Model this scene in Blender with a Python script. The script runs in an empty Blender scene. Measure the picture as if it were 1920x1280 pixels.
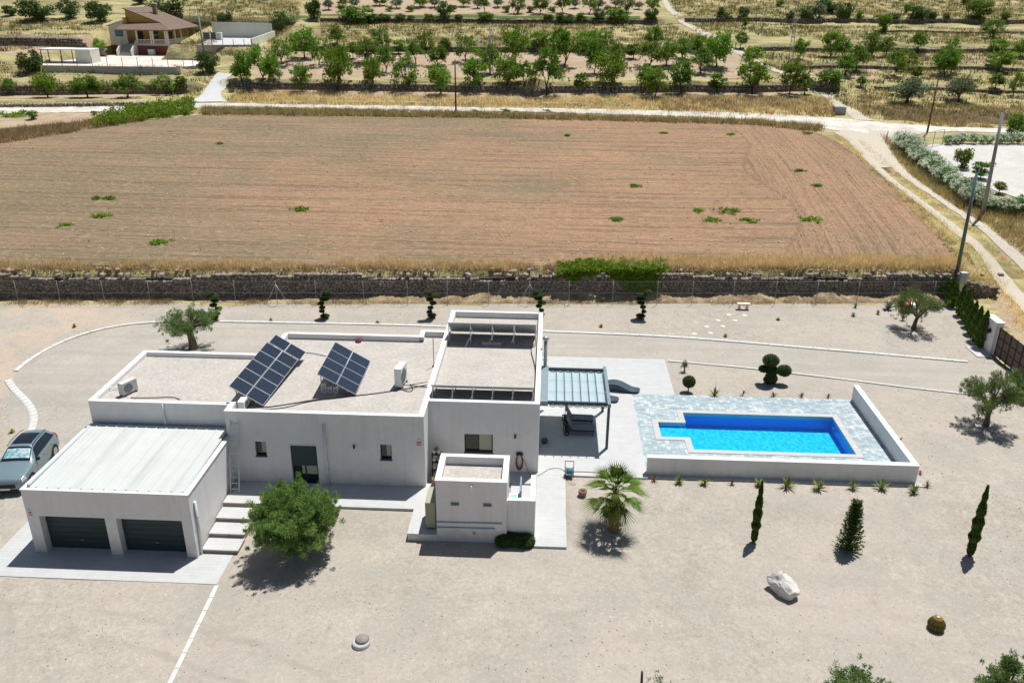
import bpy, math, random
import numpy as np
from mathutils import Vector, Matrix
rnd = random.Random(7); R_ = np.random.default_rng(11)
S = bpy.context.scene; COL = S.collection
# ------------------------------------------------------------------ camera
FPX, PIT, ROL, YAW, H = 1585.4, 0.401311, 0.0093906, 0.042928, 23.2
_cy, _sy = math.cos(YAW), math.sin(YAW)
_f = np.array([-_sy*math.cos(PIT), _cy*math.cos(PIT), -math.sin(PIT)]); _r = np.array([_cy, _sy, 0.]); _u = np.cross(_r, _f)
RIGHT = math.cos(ROL)*_r + math.sin(ROL)*_u; UP = -math.sin(ROL)*_r + math.cos(ROL)*_u; BACK = -_f
cam = bpy.data.cameras.new('camera'); camo = bpy.data.objects.new('camera', cam); COL.objects.link(camo)
mm = Matrix.Identity(4)
for i in range(3):
    mm[i][0], mm[i][1], mm[i][2] = RIGHT[i], UP[i], BACK[i]
mm[2][3] = H
camo.matrix_world = mm
cam.sensor_width = 36; cam.lens = FPX*36/1920; cam.clip_end = 3000; cam.clip_start = .5
S.camera = camo
# ------------------------------------------------------------------ light
SUN_EL, SUN_AZ = math.radians(69), math.radians(58)       # azimuth counted from +X
w = bpy.data.worlds.new('World'); S.world = w; w.use_nodes = True
nt = w.node_tree; sky = nt.nodes.new('ShaderNodeTexSky'); sky.sky_type = 'NISHITA'; sky.sun_disc = False
sky.sun_elevation = SUN_EL; sky.sun_rotation = math.pi/2 - SUN_AZ; sky.altitude = 400; sky.dust_density = 1.5
nt.links.new(sky.outputs[0], nt.nodes['Background'].inputs[0]); nt.nodes['Background'].inputs[1].default_value = .055
sl = bpy.data.lights.new('sun', 'SUN'); sl.energy = 4.9; sl.angle = math.radians(.55); sl.color = (1, .985, .95)
so = bpy.data.objects.new('sun', sl); COL.objects.link(so)
sd = Vector((math.cos(SUN_EL)*math.cos(SUN_AZ), math.cos(SUN_EL)*math.sin(SUN_AZ), math.sin(SUN_EL)))
so.rotation_euler = sd.to_track_quat('Z', 'Y').to_euler(); so.location = (30, 60, 60)
S.view_settings.view_transform = 'Standard'; S.view_settings.look = 'None'; S.view_settings.exposure = 0.16; S.view_settings.gamma = 1

# ------------------------------------------------------------------ measuring helpers
def ray(px, py): return RIGHT*((px-960)/FPX) + UP*(-(py-640)/FPX) - BACK
def at(px, py, z=0.):
    d = ray(px, py); t = (z-H)/d[2]; return np.array([0, 0, H]) + t*d
def aty(px, py, Y):
    d = ray(px, py); return np.array([0, 0, H]) + d*(Y/d[1])
def atx(px, py, X):
    d = ray(px, py); return np.array([0, 0, H]) + d*(X/d[0])
def ss(a, b, x):
    t = np.clip((x-a)/(b-a), 0, 1); return t*t*(3-2*t)
# ------------------------------------------------------------------ terrain height
def vco(x, y): return y - x*(.073 + (.02-.073)*ss(65, 125, y))
PV = [60, 65.4, 126.5, 128, 135.2, 165, 300, 520]; PZ = [1.7, 2.0, 5.67, 6.15, 6.3, 12.2, 34.0, 60.]
def ramp(x, y): return np.interp(vco(x, y), PV, PZ)
def yw(x): return 63.9 + .073*x
def G(x, y):
    g = -.1 - .3*ss(34.3, 31.5, y)*ss(-16, -11, x)*ss(8, 2, x) - .0*x
    g = g - .25*ss(34, 26, y)*(1-ss(-16, -11, x)*ss(8, 2, x))
    g = g - .28*ss(36.2, 33.6, y)*ss(2.5, 6, x)
    d = ss(-10.5, -14.2, x)*ss(47, 38, y)
    return g*(1-d) - .83*d
WALLS = []; PADS = []
def T(x, y):
    x = np.asarray(x, float); y = np.asarray(y, float)
    f = ramp(x, y)
    for (x0, x1, a, b, h, L) in WALLS:
        d = y - (a+b*x); wdw = ss(x0-3, x0, x)*ss(x1+3, x1, x)
        s = np.where(d < 0, -h/2*np.clip(1+d/L, 0, 1), np.where(d < .5, -h/2+h*d/.5, h/2*np.clip(1-(d-.5)/L, 0, 1)))
        f = f + s*wdw
    for (x0, x1, y0, y1, z, e) in PADS:
        k = ss(x0-e, x0, x)*ss(x1+e, x1, x)*ss(y0-.15, y0+.25, y)*ss(y1+e, y1, y)
        f = f*(1-k) + z*k
    wd = .5 + 14*ss(32, 43, x)
    s = ss(0, 1, (y-yw(x)-.25+wd*.0)/wd)
    f = f + .12*np.sin(x*.31+1.3)*np.sin(y*.27)*ss(128, 150, y)
    return G(x, y)*(1-s) + f*s
def drape(px, py, fn=None, dz=0.):
    fn = fn or T; d = ray(px, py); o = np.array([0, 0, H]); ts = np.arange(20, 425, .9)/d[1]; P = o + ts[:, None]*d
    k = np.nonzero(P[:, 2] < fn(P[:, 0], P[:, 1]) + dz)[0]; k = max(1, int(k[0])) if len(k) else len(ts)-1
    a, b = ts[k-1], ts[k]
    for _ in range(3):
        tt = np.linspace(a, b, 13); Q = o + tt[:, None]*d; j = np.nonzero(Q[:, 2] < fn(Q[:, 0], Q[:, 1]) + dz)[0]; j = max(1, int(j[0])) if len(j) else 12
        a, b = tt[j-1], tt[j]
    return o + b*d
_WP = [((430, 158), (1000, 166), 1.4, 8, 'dark dry stone wall between the two lower orchard terraces'), ((1000, 166), (1562, 163), 1.4, 8, None),
       ((545, 90), (1345, 93), 1.2, 7, 'grassy stone bank behind the middle orchard'),
       ((1415, 91), (1925, 95), 1.0, 7, 'stone wall behind the scattered almond trees at right'),
       ((600, 37), (1232, 41), 1.1, 8, 'stone wall edging the topmost orchard below the olives'),
       ((1285, 36), (1925, 40), 1.1, 8, 'stone wall along the upper grass terrace at right'),
       ((1640, 58), (1925, 61), .6, 4, 'low stone edge between the two pale grass strips at right'),
       ((1500, 124), (1925, 129), .8, 5, None),
       ((1640, 163), (1925, 171), .7, 5, 'broken stone wall behind the grey-green olive trees'),
       ((520, 193), (1180, 197), .45, 3, 'low crumbling stone edge above the white track'),
       ((-60, 198), (335, 194), .7, 4, 'low stone wall above the track at left'),
       ((-60, 168), (350, 164), 1.9, 5, 'dark terrace wall behind the small green fruit trees'),
       ((-60, 75), (192, 79), 1.9, 8, 'dark stone wall left of the villa with the tiled roof')]
_WW = []
for p0, p1, h, L, lab in _WP:
    a, b = drape(*p0, fn=ramp), drape(*p1, fn=ramp)
    sl_ = (b[1]-a[1])/(b[0]-a[0]); _WW.append((a[0], b[0], a[1]-sl_*a[0], sl_, h, L, lab))
WALLS = [x[:6] for x in _WW]
# flat pads: villa yard and white lot
ZY = float(drape(210, 138)[2]) + 1.15
pa, pb = at(70, 124, ZY), at(390, 90, ZY)
_hx, _hy = at(319.5, 104, ZY)[:2]
PADS.append((pa[0]-1, at(384, 115, ZY)[0], pa[1]+1.35, _hy-3.5, ZY-.12, 2)); PADS.append((pa[0]-1, _hx+1.6, _hy-4, _hy+18, ZY-.12, 1.5))
ZL = float(drape(420, 94)[2]) + .8
qa, qb, qc = at(368, 86, ZL), at(468, 86, ZL), at(514, 72, ZL)
PADS.append((_hx+4.2, qc[0]+3, qa[1]+.3, qc[1]+3.5, ZL-.12, 1.5))

# ------------------------------------------------------------------ materials
MATS = {}
def mat(name, col, rough=.8, var=None, bump=None, metal=0., col2=None, spec=.3, world=True, stretch=None, attr=False, trans=0, extra=None):
    """procedural surface: base colour varied by noise (var=[(scale,amount)..] or col2 with the first noise), bump=(scale,strength)"""
    if name in MATS: return MATS[name]
    m = bpy.data.materials.new(name); m.use_nodes = True; n = m.node_tree; L = n.links; bs = n.nodes['Principled BSDF']
    bs.inputs['Roughness'].default_value = rough; bs.inputs['Metallic'].default_value = metal; bs.inputs['Specular IOR Level'].default_value = spec
    if world: src = n.nodes.new('ShaderNodeNewGeometry').outputs['Position']
    else: src = n.nodes.new('ShaderNodeTexCoord').outputs['Object']
    if stretch:
        mp = n.nodes.new('ShaderNodeMapping'); mp.inputs['Scale'].default_value = stretch; L.new(src, mp.inputs[0]); src = mp.outputs[0]
    rgb = n.nodes.new('ShaderNodeRGB'); rgb.outputs[0].default_value = (*col, 1); cur = rgb.outputs[0]
    def noise(sc, det=4, ro=.6):
        t = n.nodes.new('ShaderNodeTexNoise'); t.inputs['Scale'].default_value = sc; t.inputs['Detail'].default_value = det; t.inputs['Roughness'].default_value = ro
        L.new(src, t.inputs['Vector']); return t.outputs[0]
    def mapr(v, a, b, c, d):
        k = n.nodes.new('ShaderNodeMapRange'); L.new(v, k.inputs[0]); k.inputs[1].default_value = a; k.inputs[2].default_value = b; k.inputs[3].default_value = c; k.inputs[4].default_value = d; return k.outputs[0]
    def mix(fac, a, b, mode='MIX'):
        k = n.nodes.new('ShaderNodeMix'); k.data_type = 'RGBA'; k.blend_type = mode
        if hasattr(fac, 'links') or not isinstance(fac, (int, float)): L.new(fac, k.inputs[0])
        else: k.inputs[0].default_value = fac
        for s, i in ((a, 6), (b, 7)):
            if isinstance(s, tuple): k.inputs[i].default_value = (*s, 1)
            else: L.new(s, k.inputs[i])
        return k.outputs[2]
    if col2:
        sc = var[0][0] if var else 1.; cur = mix(mapr(noise(sc, 5), .38, .62, 0, 1), cur, col2)
    for sc, am in (var or []):
        g = n.nodes.new('ShaderNodeCombineColor'); v = mapr(noise(sc), .3, .7, 1-am, 1+am)
        for i in range(3): L.new(v, g.inputs[i])
        cur = mix(1., cur, g.outputs[0], 'MULTIPLY')
    if attr:
        at_ = n.nodes.new('ShaderNodeAttribute'); at_.attribute_name = 'rnd'
        g = n.nodes.new('ShaderNodeCombineColor'); f = at_.outputs['Fac']
        L.new(mapr(f, 0, 1, .62, 1.5), g.inputs[0]); L.new(mapr(f, 0, 1, .7, 1.3), g.inputs[1]); L.new(mapr(f, 0, 1, .6, 1.3), g.inputs[2])
        cur = mix(1., cur, g.outputs[0], 'MULTIPLY')
        oi = n.nodes.new('ShaderNodeObjectInfo'); hs = n.nodes.new('ShaderNodeHueSaturation'); L.new(mapr(oi.outputs['Random'], 0, 1, .482, .512), hs.inputs['Hue']); L.new(mapr(oi.outputs['Random'], 0, 1, .85, 1.2), hs.inputs['Value']); L.new(cur, hs.inputs['Color']); cur = hs.outputs[0]
    if extra: cur = extra(n, L, src, cur, noise, mapr, mix, bs) or cur
    L.new(cur, bs.inputs['Base Color'])
    if bump:
        bl = bump if isinstance(bump, list) else [bump]; prev = None
        for sc, stg in bl:
            bp = n.nodes.new('ShaderNodeBump'); bp.inputs['Strength'].default_value = min(1, stg); bp.inputs['Distance'].default_value = .3/sc
            L.new(noise(sc, 6), bp.inputs['Height'])
            if prev: L.new(prev, bp.inputs['Normal'])
            prev = bp.outputs[0]
        L.new(prev, bs.inputs['Normal'])
    if trans:
        tr = n.nodes.new('ShaderNodeBsdfTranslucent'); L.new(cur, tr.inputs[0]); ms = n.nodes.new('ShaderNodeMixShader'); ms.inputs[0].default_value = trans
        out = n.nodes['Material Output']; L.new(bs.outputs[0], ms.inputs[1]); L.new(tr.outputs[0], ms.inputs[2]); L.new(ms.outputs[0], out.inputs[0])
    MATS[name] = m; return m

def _gravel(n, L, src, cur, noise, mapr, mix, bs):
    # warm and cool patches, fine speckle of stones, a few dark pebbles, faint scuffs
    cur = mix(mapr(noise(.11, 3), .42, .62, 0, .75), cur, (.41, .36, .305))
    cur = mix(mapr(noise(.30, 4), .50, .66, 0, .85), cur, (.335, .315, .27))
    cur = mix(mapr(noise(.8, 6, .75), .58, .72, 0, .7), cur, (.28, .24, .19))
    mp = n.nodes.new('ShaderNodeMapping'); mp.inputs['Rotation'].default_value = (0, 0, .5); mp.inputs['Scale'].default_value = (.12, .9, 1); L.new(src, mp.inputs[0])
    t = n.nodes.new('ShaderNodeTexNoise'); t.inputs['Scale'].default_value = 1.2; t.inputs['Detail'].default_value = 4; L.new(mp.outputs[0], t.inputs['Vector'])
    cur = mix(mapr(t.outputs[0], .55, .7, 0, .4), cur, (.33, .30, .26))
    gp_ = n.nodes.new('ShaderNodeSeparateXYZ'); L.new(src, gp_.inputs[0])
    k = n.nodes.new('ShaderNodeMath'); k.operation = 'MULTIPLY'; L.new(mapr(gp_.outputs[0], -29, -36, 0, 1), k.inputs[0]); L.new(mapr(noise(.22, 4), .42, .56, 0, .75), k.inputs[1]); cur = mix(k.outputs[0], cur, (.50, .375, .275))
    cur = mix(mapr(noise(5.5, 6, .75), .53, .68, 0, .6), cur, (.25, .215, .18))
    cur = mix(mapr(noise(8, 5, .75), .56, .7, 0, .6), cur, (.60, .555, .50))
    for (cx_, cy_, rr_, am_) in ((-34, 16, 14.5, .75), (-34, 16, 16.1, .75), (-20, 6, 19.5, .6), (-20, 6, 21.1, .6), (34, 22, 13, .35), (34, 22, 14.6, .35), (10, -6, 33, .3), (10, -6, 34.6, .3)):
        dv = n.nodes.new('ShaderNodeVectorMath'); dv.operation = 'DISTANCE'; L.new(src, dv.inputs[0]); dv.inputs[1].default_value = (cx_, cy_, 0)
        w1_ = n.nodes.new('ShaderNodeMath'); w1_.operation = 'MULTIPLY_ADD'; L.new(noise(.35, 2), w1_.inputs[0]); w1_.inputs[1].default_value = 1.2; L.new(dv.outputs['Value'], w1_.inputs[2])
        w2_ = n.nodes.new('ShaderNodeMath'); w2_.operation = 'SUBTRACT'; L.new(w1_.outputs[0], w2_.inputs[0]); w2_.inputs[1].default_value = rr_+.6
        w3_ = n.nodes.new('ShaderNodeMath'); w3_.operation = 'ABSOLUTE'; L.new(w2_.outputs[0], w3_.inputs[0])
        w4_ = n.nodes.new('ShaderNodeMath'); w4_.operation = 'MULTIPLY'; L.new(mapr(w3_.outputs[0], .08, .22, am_, 0), w4_.inputs[0]); L.new(mapr(noise(.5, 4), .4, .6, .2, 1), w4_.inputs[1]); cur = mix(w4_.outputs[0], cur, (.30, .265, .22))
    vo = n.nodes.new('ShaderNodeTexVoronoi'); vo.inputs['Scale'].default_value = 1.1; L.new(src, vo.inputs['Vector'])
    return mix(mapr(vo.outputs['Distance'], .02, .06, .6, 0), cur, (.2, .17, .14))
gravel = mat('pale gravel', (.375, .335, .278), .95, [(.25, .06), (1.3, .1), (5, .14), (30, .25)], [(6, .25), (28, .6)], extra=_gravel)
def _drive(n, L, src, cur, noise, mapr, mix, bs):
    mp = n.nodes.new('ShaderNodeMapping'); mp.inputs['Scale'].default_value = (.07, 1.1, 1); L.new(src, mp.inputs[0])
    t = n.nodes.new('ShaderNodeTexNoise'); t.inputs['Scale'].default_value = 1.1; t.inputs['Detail'].default_value = 5; L.new(mp.outputs[0], t.inputs['Vector'])
    cur = mix(mapr(noise(.25, 4), .45, .65, 0, .7), cur, (.41, .37, .32)); cur = mix(mapr(t.outputs[0], .45, .62, 0, .45), cur, (.31, .29, .255))
    return mix(mapr(noise(12, 3), .56, .75, 0, .5), cur, (.25, .225, .2))
drive_m = mat('compacted grey gravel', (.385, .352, .30), .95, [(.4, .08), (5, .12), (26, .2)], [(6, .25), (28, .5)], extra=_drive)
roofgr = mat('roof gravel', (.44, .405, .365), .95, [(.9, .08), (5, .12), (12, .16)], [(16, .5), (40, .4)])
def _field(n, L, src, cur, noise, mapr, mix, bs):
    fa = n.nodes.new('ShaderNodeAttribute'); fa.attribute_name = 'furrow'; fv = fa.outputs['Vector']
    def st(sx, sy, sc, d=5, ro=.65):
        k = n.nodes.new('ShaderNodeMapping'); k.inputs['Scale'].default_value = (sx, sy, 1); L.new(fv, k.inputs[0])
        t = n.nodes.new('ShaderNodeTexNoise'); t.inputs['Scale'].default_value = sc; t.inputs['Detail'].default_value = d; t.inputs['Roughness'].default_value = ro; L.new(k.outputs[0], t.inputs['Vector']); return t.outputs[0]
    sp_ = n.nodes.new('ShaderNodeSeparateXYZ'); L.new(src, sp_.inputs[0])
    gx_ = n.nodes.new('ShaderNodeMath'); gx_.operation = 'ADD'; L.new(mapr(sp_.outputs[0], -45, 10, .18, -.12), gx_.inputs[0]); L.new(noise(.055, 4), gx_.inputs[1])
    cur = mix(mapr(gx_.outputs[0], .42, .62, 0, .9), cur, (.195, .155, .09))      # greyer-green towards the left
    cur = mix(mapr(st(.3, 1, .16, 4), .46, .62, 0, .55), cur, (.33, .205, .125))
    cur = mix(mapr(st(.03, 1, 2.2), .49, .62, 0, .7), cur, (.145, .092, .055))       # fine furrow lines
    cur = mix(mapr(st(.012, 1, .9), .56, .61, 0, .5), cur, (.14, .09, .055))       # a few long dark ones
    cur = mix(mapr(st(.04, 1, 3.1), .54, .66, 0, .5), cur, (.38, .28, .175))      # straw lines
    cur = mix(mapr(st(.45, 1, 3, 6, .8), .52, .66, 0, .75), cur, (.46, .36, .245))   # straw litter and stones
    cur = mix(mapr(st(.5, 1, 2.3, 6, .8), .53, .67, 0, .75), cur, (.13, .09, .055))
    cur = mix(mapr(st(.6, 1, 1.1, 5), .56, .70, 0, .6), cur, (.18, .18, .075))
    bp = n.nodes.new('ShaderNodeBump'); bp.inputs['Strength'].default_value = .7; bp.inputs['Distance'].default_value = .12
    L.new(st(.05, 1, 2.2), bp.inputs['Height']); bp2 = n.nodes.new('ShaderNodeBump'); bp2.inputs['Strength'].default_value = .9; bp2.inputs['Distance'].default_value = .14
    L.new(noise(3, 7, .75), bp2.inputs['Height']); L.new(bp.outputs[0], bp2.inputs['Normal']); L.new(bp2.outputs[0], bs.inputs['Normal'])
    return cur
field_m = mat('ploughed red soil', (.335, .195, .115), .95, [(.08, .1), (.8, .12), (5, .25)], extra=_field)
def _hill(n, L, src, cur, noise, mapr, mix, bs):
    mp = n.nodes.new('ShaderNodeMapping'); mp.inputs['Scale'].default_value = (.25, 1, .6); L.new(src, mp.inputs[0])
    def st(sc, d=5):
        t = n.nodes.new('ShaderNodeTexNoise'); t.inputs['Scale'].default_value = sc; t.inputs['Detail'].default_value = d; t.inputs['Roughness'].default_value = .65; L.new(mp.outputs[0], t.inputs['Vector']); return t.outputs[0]
    cur = mix(mapr(st(.12), .48, .62, 0, .8), cur, (.20, .17, .07))
    cur = mix(mapr(st(.5), .5, .64, 0, .75), cur, (.15, .115, .06))
    cur = mix(mapr(st(2.2), .5, .66, 0, .7), cur, (.46, .41, .23))
    cur = mix(mapr(st(1.1), .55, .7, 0, .7), cur, (.075, .085, .03))
    a = n.nodes.new('ShaderNodeAttribute'); a.attribute_name = 'zone'; sp = n.nodes.new('ShaderNodeSeparateColor'); L.new(a.outputs['Color'], sp.inputs[0])
    def thr(ch, sc=1.2):
        ad = n.nodes.new('ShaderNodeMath'); ad.operation = 'ADD'; L.new(sp.outputs[ch], ad.inputs[0]); L.new(mapr(noise(sc, 5, .7), 0, 1, -.45, .45), ad.inputs[1]); return mapr(ad.outputs[0], .4, .6, 0, 1)
    soil = mix(mapr(noise(.3, 4), .4, .6, 0, 1), (.37, .255, .175), (.42, .33, .22))
    soil = mix(mapr(noise(5, 4), .5, .7, 0, .5), soil, (.50, .42, .31))
    cur = mix(thr(0), cur, soil)
    cur = mix(thr(1), cur, (.135, .10, .055))
    cur = mix(thr(2), cur, (.09, .12, .03))
    return cur
hill_m = mat('dry grass ground', (.42, .36, .17), .95, [(.3, .12), (3, .2)], [(1.2, .9), (5, .9)], extra=_hill)
road_m = mat('white limestone track', (.52, .48, .41), .95, [(.5, .12), (4, .12)], [(4, .3)], col2=(.60, .56, .49))
track_m = mat('pale rutted dirt', (.53, .48, .395), .95, [(.9, .14), (5, .18)], [(4, .5)], col2=(.46, .40, .31))
conc_m = mat('pale concrete', (.50, .50, .49), .8, [(.4, .06), (5, .06)], [(20, .1)])
def _plaster(n, L, src, cur, noise, mapr, mix, bs):
    mp = n.nodes.new('ShaderNodeMapping'); mp.inputs['Scale'].default_value = (1.3, 1.3, .12); L.new(src, mp.inputs[0])
    t = n.nodes.new('ShaderNodeTexNoise'); t.inputs['Scale'].default_value = 1.6; t.inputs['Detail'].default_value = 5; L.new(mp.outputs[0], t.inputs['Vector'])
    cur = mix(mapr(t.outputs[0], .52, .75, 0, .28), cur, (.55, .52, .48))
    m2 = n.nodes.new('ShaderNodeMapping'); m2.inputs['Scale'].default_value = (5, 5, .22); L.new(src, m2.inputs[0])
    t2 = n.nodes.new('ShaderNodeTexNoise'); t2.inputs['Scale'].default_value = 1.5; t2.inputs['Detail'].default_value = 4; L.new(m2.outputs[0], t2.inputs['Vector'])
    sz = n.nodes.new('ShaderNodeSeparateXYZ'); L.new(src, sz.inputs[0]); k = n.nodes.new('ShaderNodeMath'); k.operation = 'MULTIPLY'
    L.new(mapr(t2.outputs[0], .56, .74, 0, .22), k.inputs[0]); L.new(mapr(noise(.6, 3), .42, .6, 0, 1), k.inputs[1]); cur = mix(k.outputs[0], cur, (.40, .38, .34))
    k2 = n.nodes.new('ShaderNodeMath'); k2.operation = 'ADD'; L.new(sz.outputs[2], k2.inputs[0]); L.new(mapr(noise(3, 5), .3, .7, -.25, .3), k2.inputs[1])
    return mix(mapr(k2.outputs[0], -.15, .35, .3, 0), cur, (.50, .43, .35))
plaster = mat('white render', (.73, .72, .71), .85, [(.35, .03), (3, .03)], [(25, .12)], extra=_plaster)
coping = mat('white coping', (.68, .695, .68), .7, [(.8, .04), (6, .04)], [(15, .08)])
def tiles(name, c1, c2, mort, sx, sy, rough=.6, off=.5, bias=0., var=.05, mortsize=.012):
    if name in MATS: return MATS[name]
    def ex(n, L, src, cur, noise, mapr, mix, bs):
        b = n.nodes.new('ShaderNodeTexBrick'); b.inputs['Color1'].default_value = (*c1, 1); b.inputs['Color2'].default_value = (*c2, 1); b.inputs['Mortar'].default_value = (*mort, 1)
        b.inputs['Scale'].default_value = 1; b.inputs['Brick Width'].default_value = sx; b.inputs['Row Height'].default_value = sy; b.inputs['Mortar Size'].default_value = mortsize; b.inputs['Bias'].default_value = bias; b.offset = off
        L.new(src, b.inputs['Vector'])
        g = n.nodes.new('ShaderNodeCombineColor'); v = mapr(noise(2, 4), .3, .7, 1-var, 1+var)
        for i in range(3): L.new(v, g.inputs[i])
        return mix(1., b.outputs['Color'], g.outputs[0], 'MULTIPLY')
    return mat(name, c1, rough, None, (30, .08), extra=ex)
slab_m = tiles('plank tiles', (.495, .495, .485), (.47, .47, .465), (.42, .42, .415), 1.2, .2, .55)
def _pave(n, L, src, cur, noise, mapr, mix, bs):
    mp = n.nodes.new('ShaderNodeVectorMath'); mp.operation = 'DIVIDE'; L.new(src, mp.inputs[0]); mp.inputs[1].default_value = (.24, .16, 1)
    fl = n.nodes.new('ShaderNodeVectorMath'); fl.operation = 'FLOOR'; L.new(mp.outputs[0], fl.inputs[0])
    wn = n.nodes.new('ShaderNodeTexWhiteNoise'); wn.noise_dimensions = '2D'; L.new(fl.outputs[0], wn.inputs['Vector'])
    t = n.nodes.new('ShaderNodeTexNoise'); t.inputs['Scale'].default_value = .9; t.inputs['Detail'].default_value = 3; L.new(src, t.inputs['Vector'])
    ad = n.nodes.new('ShaderNodeMath'); ad.operation = 'ADD'; L.new(wn.outputs['Value'], ad.inputs[0]); L.new(mapr(t.outputs[0], .3, .7, -.35, .35), ad.inputs[1])
    cr = n.nodes.new('ShaderNodeValToRGB'); L.new(ad.outputs[0], cr.inputs[0])
    e = cr.color_ramp.elements; e[0].position = .0; e[0].color = (.26, .335, .365, 1); e[1].position = 1.0; e[1].color = (.53, .555, .53, 1)
    k = cr.color_ramp.elements.new(.45); k.color = (.33, .405, .43, 1); k = cr.color_ramp.elements.new(.75); k.color = (.40, .465, .49, 1)
    b = n.nodes.new('ShaderNodeTexBrick'); b.offset = 0; b.inputs['Color1'].default_value = b.inputs['Color2'].default_value = (1, 1, 1, 1); b.inputs['Mortar'].default_value = (.75, .76, .74, 1)
    b.inputs['Scale'].default_value = 1; b.inputs['Brick Width'].default_value = .24; b.inputs['Row Height'].default_value = .16; b.inputs['Mortar Size'].default_value = .012; L.new(src, b.inputs['Vector'])
    return mix(1., cr.outputs[0], b.outputs['Color'], 'MULTIPLY')
pave_m = mat('grey green pool paving', (.4, .45, .45), .6, None, (20, .1), extra=_pave)
copep_m = mat('pool coping stone', (.46, .46, .445), .6, [(2, .05)], (20, .1))
metal = mat('galvanised steel', (.42, .44, .45), .45, [(3, .08)], metal=.6, world=False)
darkm = mat('anthracite metal', (.055, .075, .09), .45, [(2, .08)], world=False)
greyb = mat('grey blue powder coat', (.20, .26, .29), .45, [(2, .05)], world=False)
blackm = mat('black plastic', (.015, .015, .017), .5, world=False)
whitem = mat('white metal', (.78, .78, .76), .5, [(2, .04)], world=False)
cream = mat('beige metal', (.55, .53, .42), .5, [(2, .06)], world=False)
glassd = mat('dark window glass', (.012, .018, .02), .06, spec=.6, world=False)
terra = mat('terracotta', (.42, .17, .09), .8, [(4, .15)], (10, .3), world=False)
bluem = mat('teal plastic', (.03, .22, .28), .4, world=False)
trunk_m = mat('olive bark', (.15, .125, .095), .95, [(6, .35), (20, .3)], [(8, .9)], world=False, stretch=(1, 1, .35))
trunkd_m = mat('dark almond bark', (.075, .055, .042), .95, [(6, .3)], [(8, .8)], world=False)
palmtr_m = mat('shaggy palm trunk', (.20, .125, .065), .95, [(9, .4), (30, .4)], [(12, 1)], world=False)
def leafm(name, c, tr=.3, rough=.6): return mat(name, c, rough, attr=True, trans=tr, spec=.25, world=False)
olive_l = leafm('olive leaves', (.15, .24, .06), .36); olivef_l = leafm('grey olive leaves', (.15, .20, .11)); almond_l = leafm('almond leaves', (.12, .23, .026), .38); almond2_l = leafm('bright almond leaves', (.165, .30, .034), .38)
dark_l = leafm('dark shrub leaves', (.08, .14, .035)); topi_l = leafm('topiary leaves', (.055, .12, .018), .15); palm_l = leafm('palm leaves', (.10, .185, .026), .33, .45)
cyp_l = leafm('cypress leaves', (.075, .14, .022), .15); grass_l = leafm('dry straw', (.70, .60, .31), .5); grassd_l = leafm('brown scrub stalks', (.40, .325, .165), .4); green_l = leafm('green creeper leaves', (.17, .32, .02), .35)
spike_l = leafm('sword leaves', (.22, .28, .08), .15); redspk_l = leafm('reddish sword leaves', (.22, .09, .05), .1); agave_l = leafm('blue agave leaves', (.16, .22, .16), .1)
olea_l = leafm('oleander leaves', (.17, .30, .12)); flower_m = leafm('white blossoms', (.66, .74, .64), .3); yel_l = leafm('yellow green tuft', (.38, .36, .07), .2)
core_m = mat('dark pad core', (.02, .028, .012), .95, world=False)
stone_m = mat('weathered field stone', (.32, .295, .255), .95, [(1.5, .5), (6, .3)], [(6, .8)], attr=True, col2=(.19, .175, .155))
stonel_m = mat('pale field stone', (.34, .30, .24), .95, [(1.5, .4), (6, .3)], [(6, .8)], attr=True)

# ------------------------------------------------------------------ object helpers
def tag(o, label=None, cat=None, group=None, kind=None):
    if label: o['label'] = label
    if cat: o['category'] = cat
    if group: o['group'] = group
    if kind: o['kind'] = kind
    return o
def empty(name, loc, label=None, cat=None, group=None, rz=0.):
    o = bpy.data.objects.new(name, None); COL.objects.link(o); o.location = tuple(float(v) for v in loc); o.rotation_euler = (0, 0, rz); o.empty_display_size = .3
    return tag(o, label, cat, group)
def link(name, me, parent=None, loc=(0, 0, 0)):
    o = bpy.data.objects.new(name, me); COL.objects.link(o); o.parent = parent; o.location = tuple(float(v) for v in loc); return o
def wloc(o):
    l = Vector((0, 0, 0))
    while o is not None: l = l + o.location; o = o.parent
    return np.array(l)
def npmesh(name, V, F, m, attr=None, smooth=False):
    me = bpy.data.meshes.new(name); V = np.asarray(V, np.float32); F = np.asarray(F, np.int32); k = F.shape[1]
    me.vertices.add(len(V)); me.vertices.foreach_set('co', V.ravel()); me.loops.add(F.size); me.loops.foreach_set('vertex_index', F.ravel())
    me.polygons.add(len(F)); me.polygons.foreach_set('loop_start', np.arange(0, F.size, k, dtype=np.int32)); me.polygons.foreach_set('loop_total', np.full(len(F), k, np.int32))
    if smooth: me.polygons.foreach_set('use_smooth', np.ones(len(F), bool))
    me.update(calc_edges=True)
    if attr is not None:
        a = me.attributes.new('rnd', 'FLOAT', 'POINT'); a.data.foreach_set('value', np.asarray(attr, np.float32))
    if m: me.materials.append(m)
    return me
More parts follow.
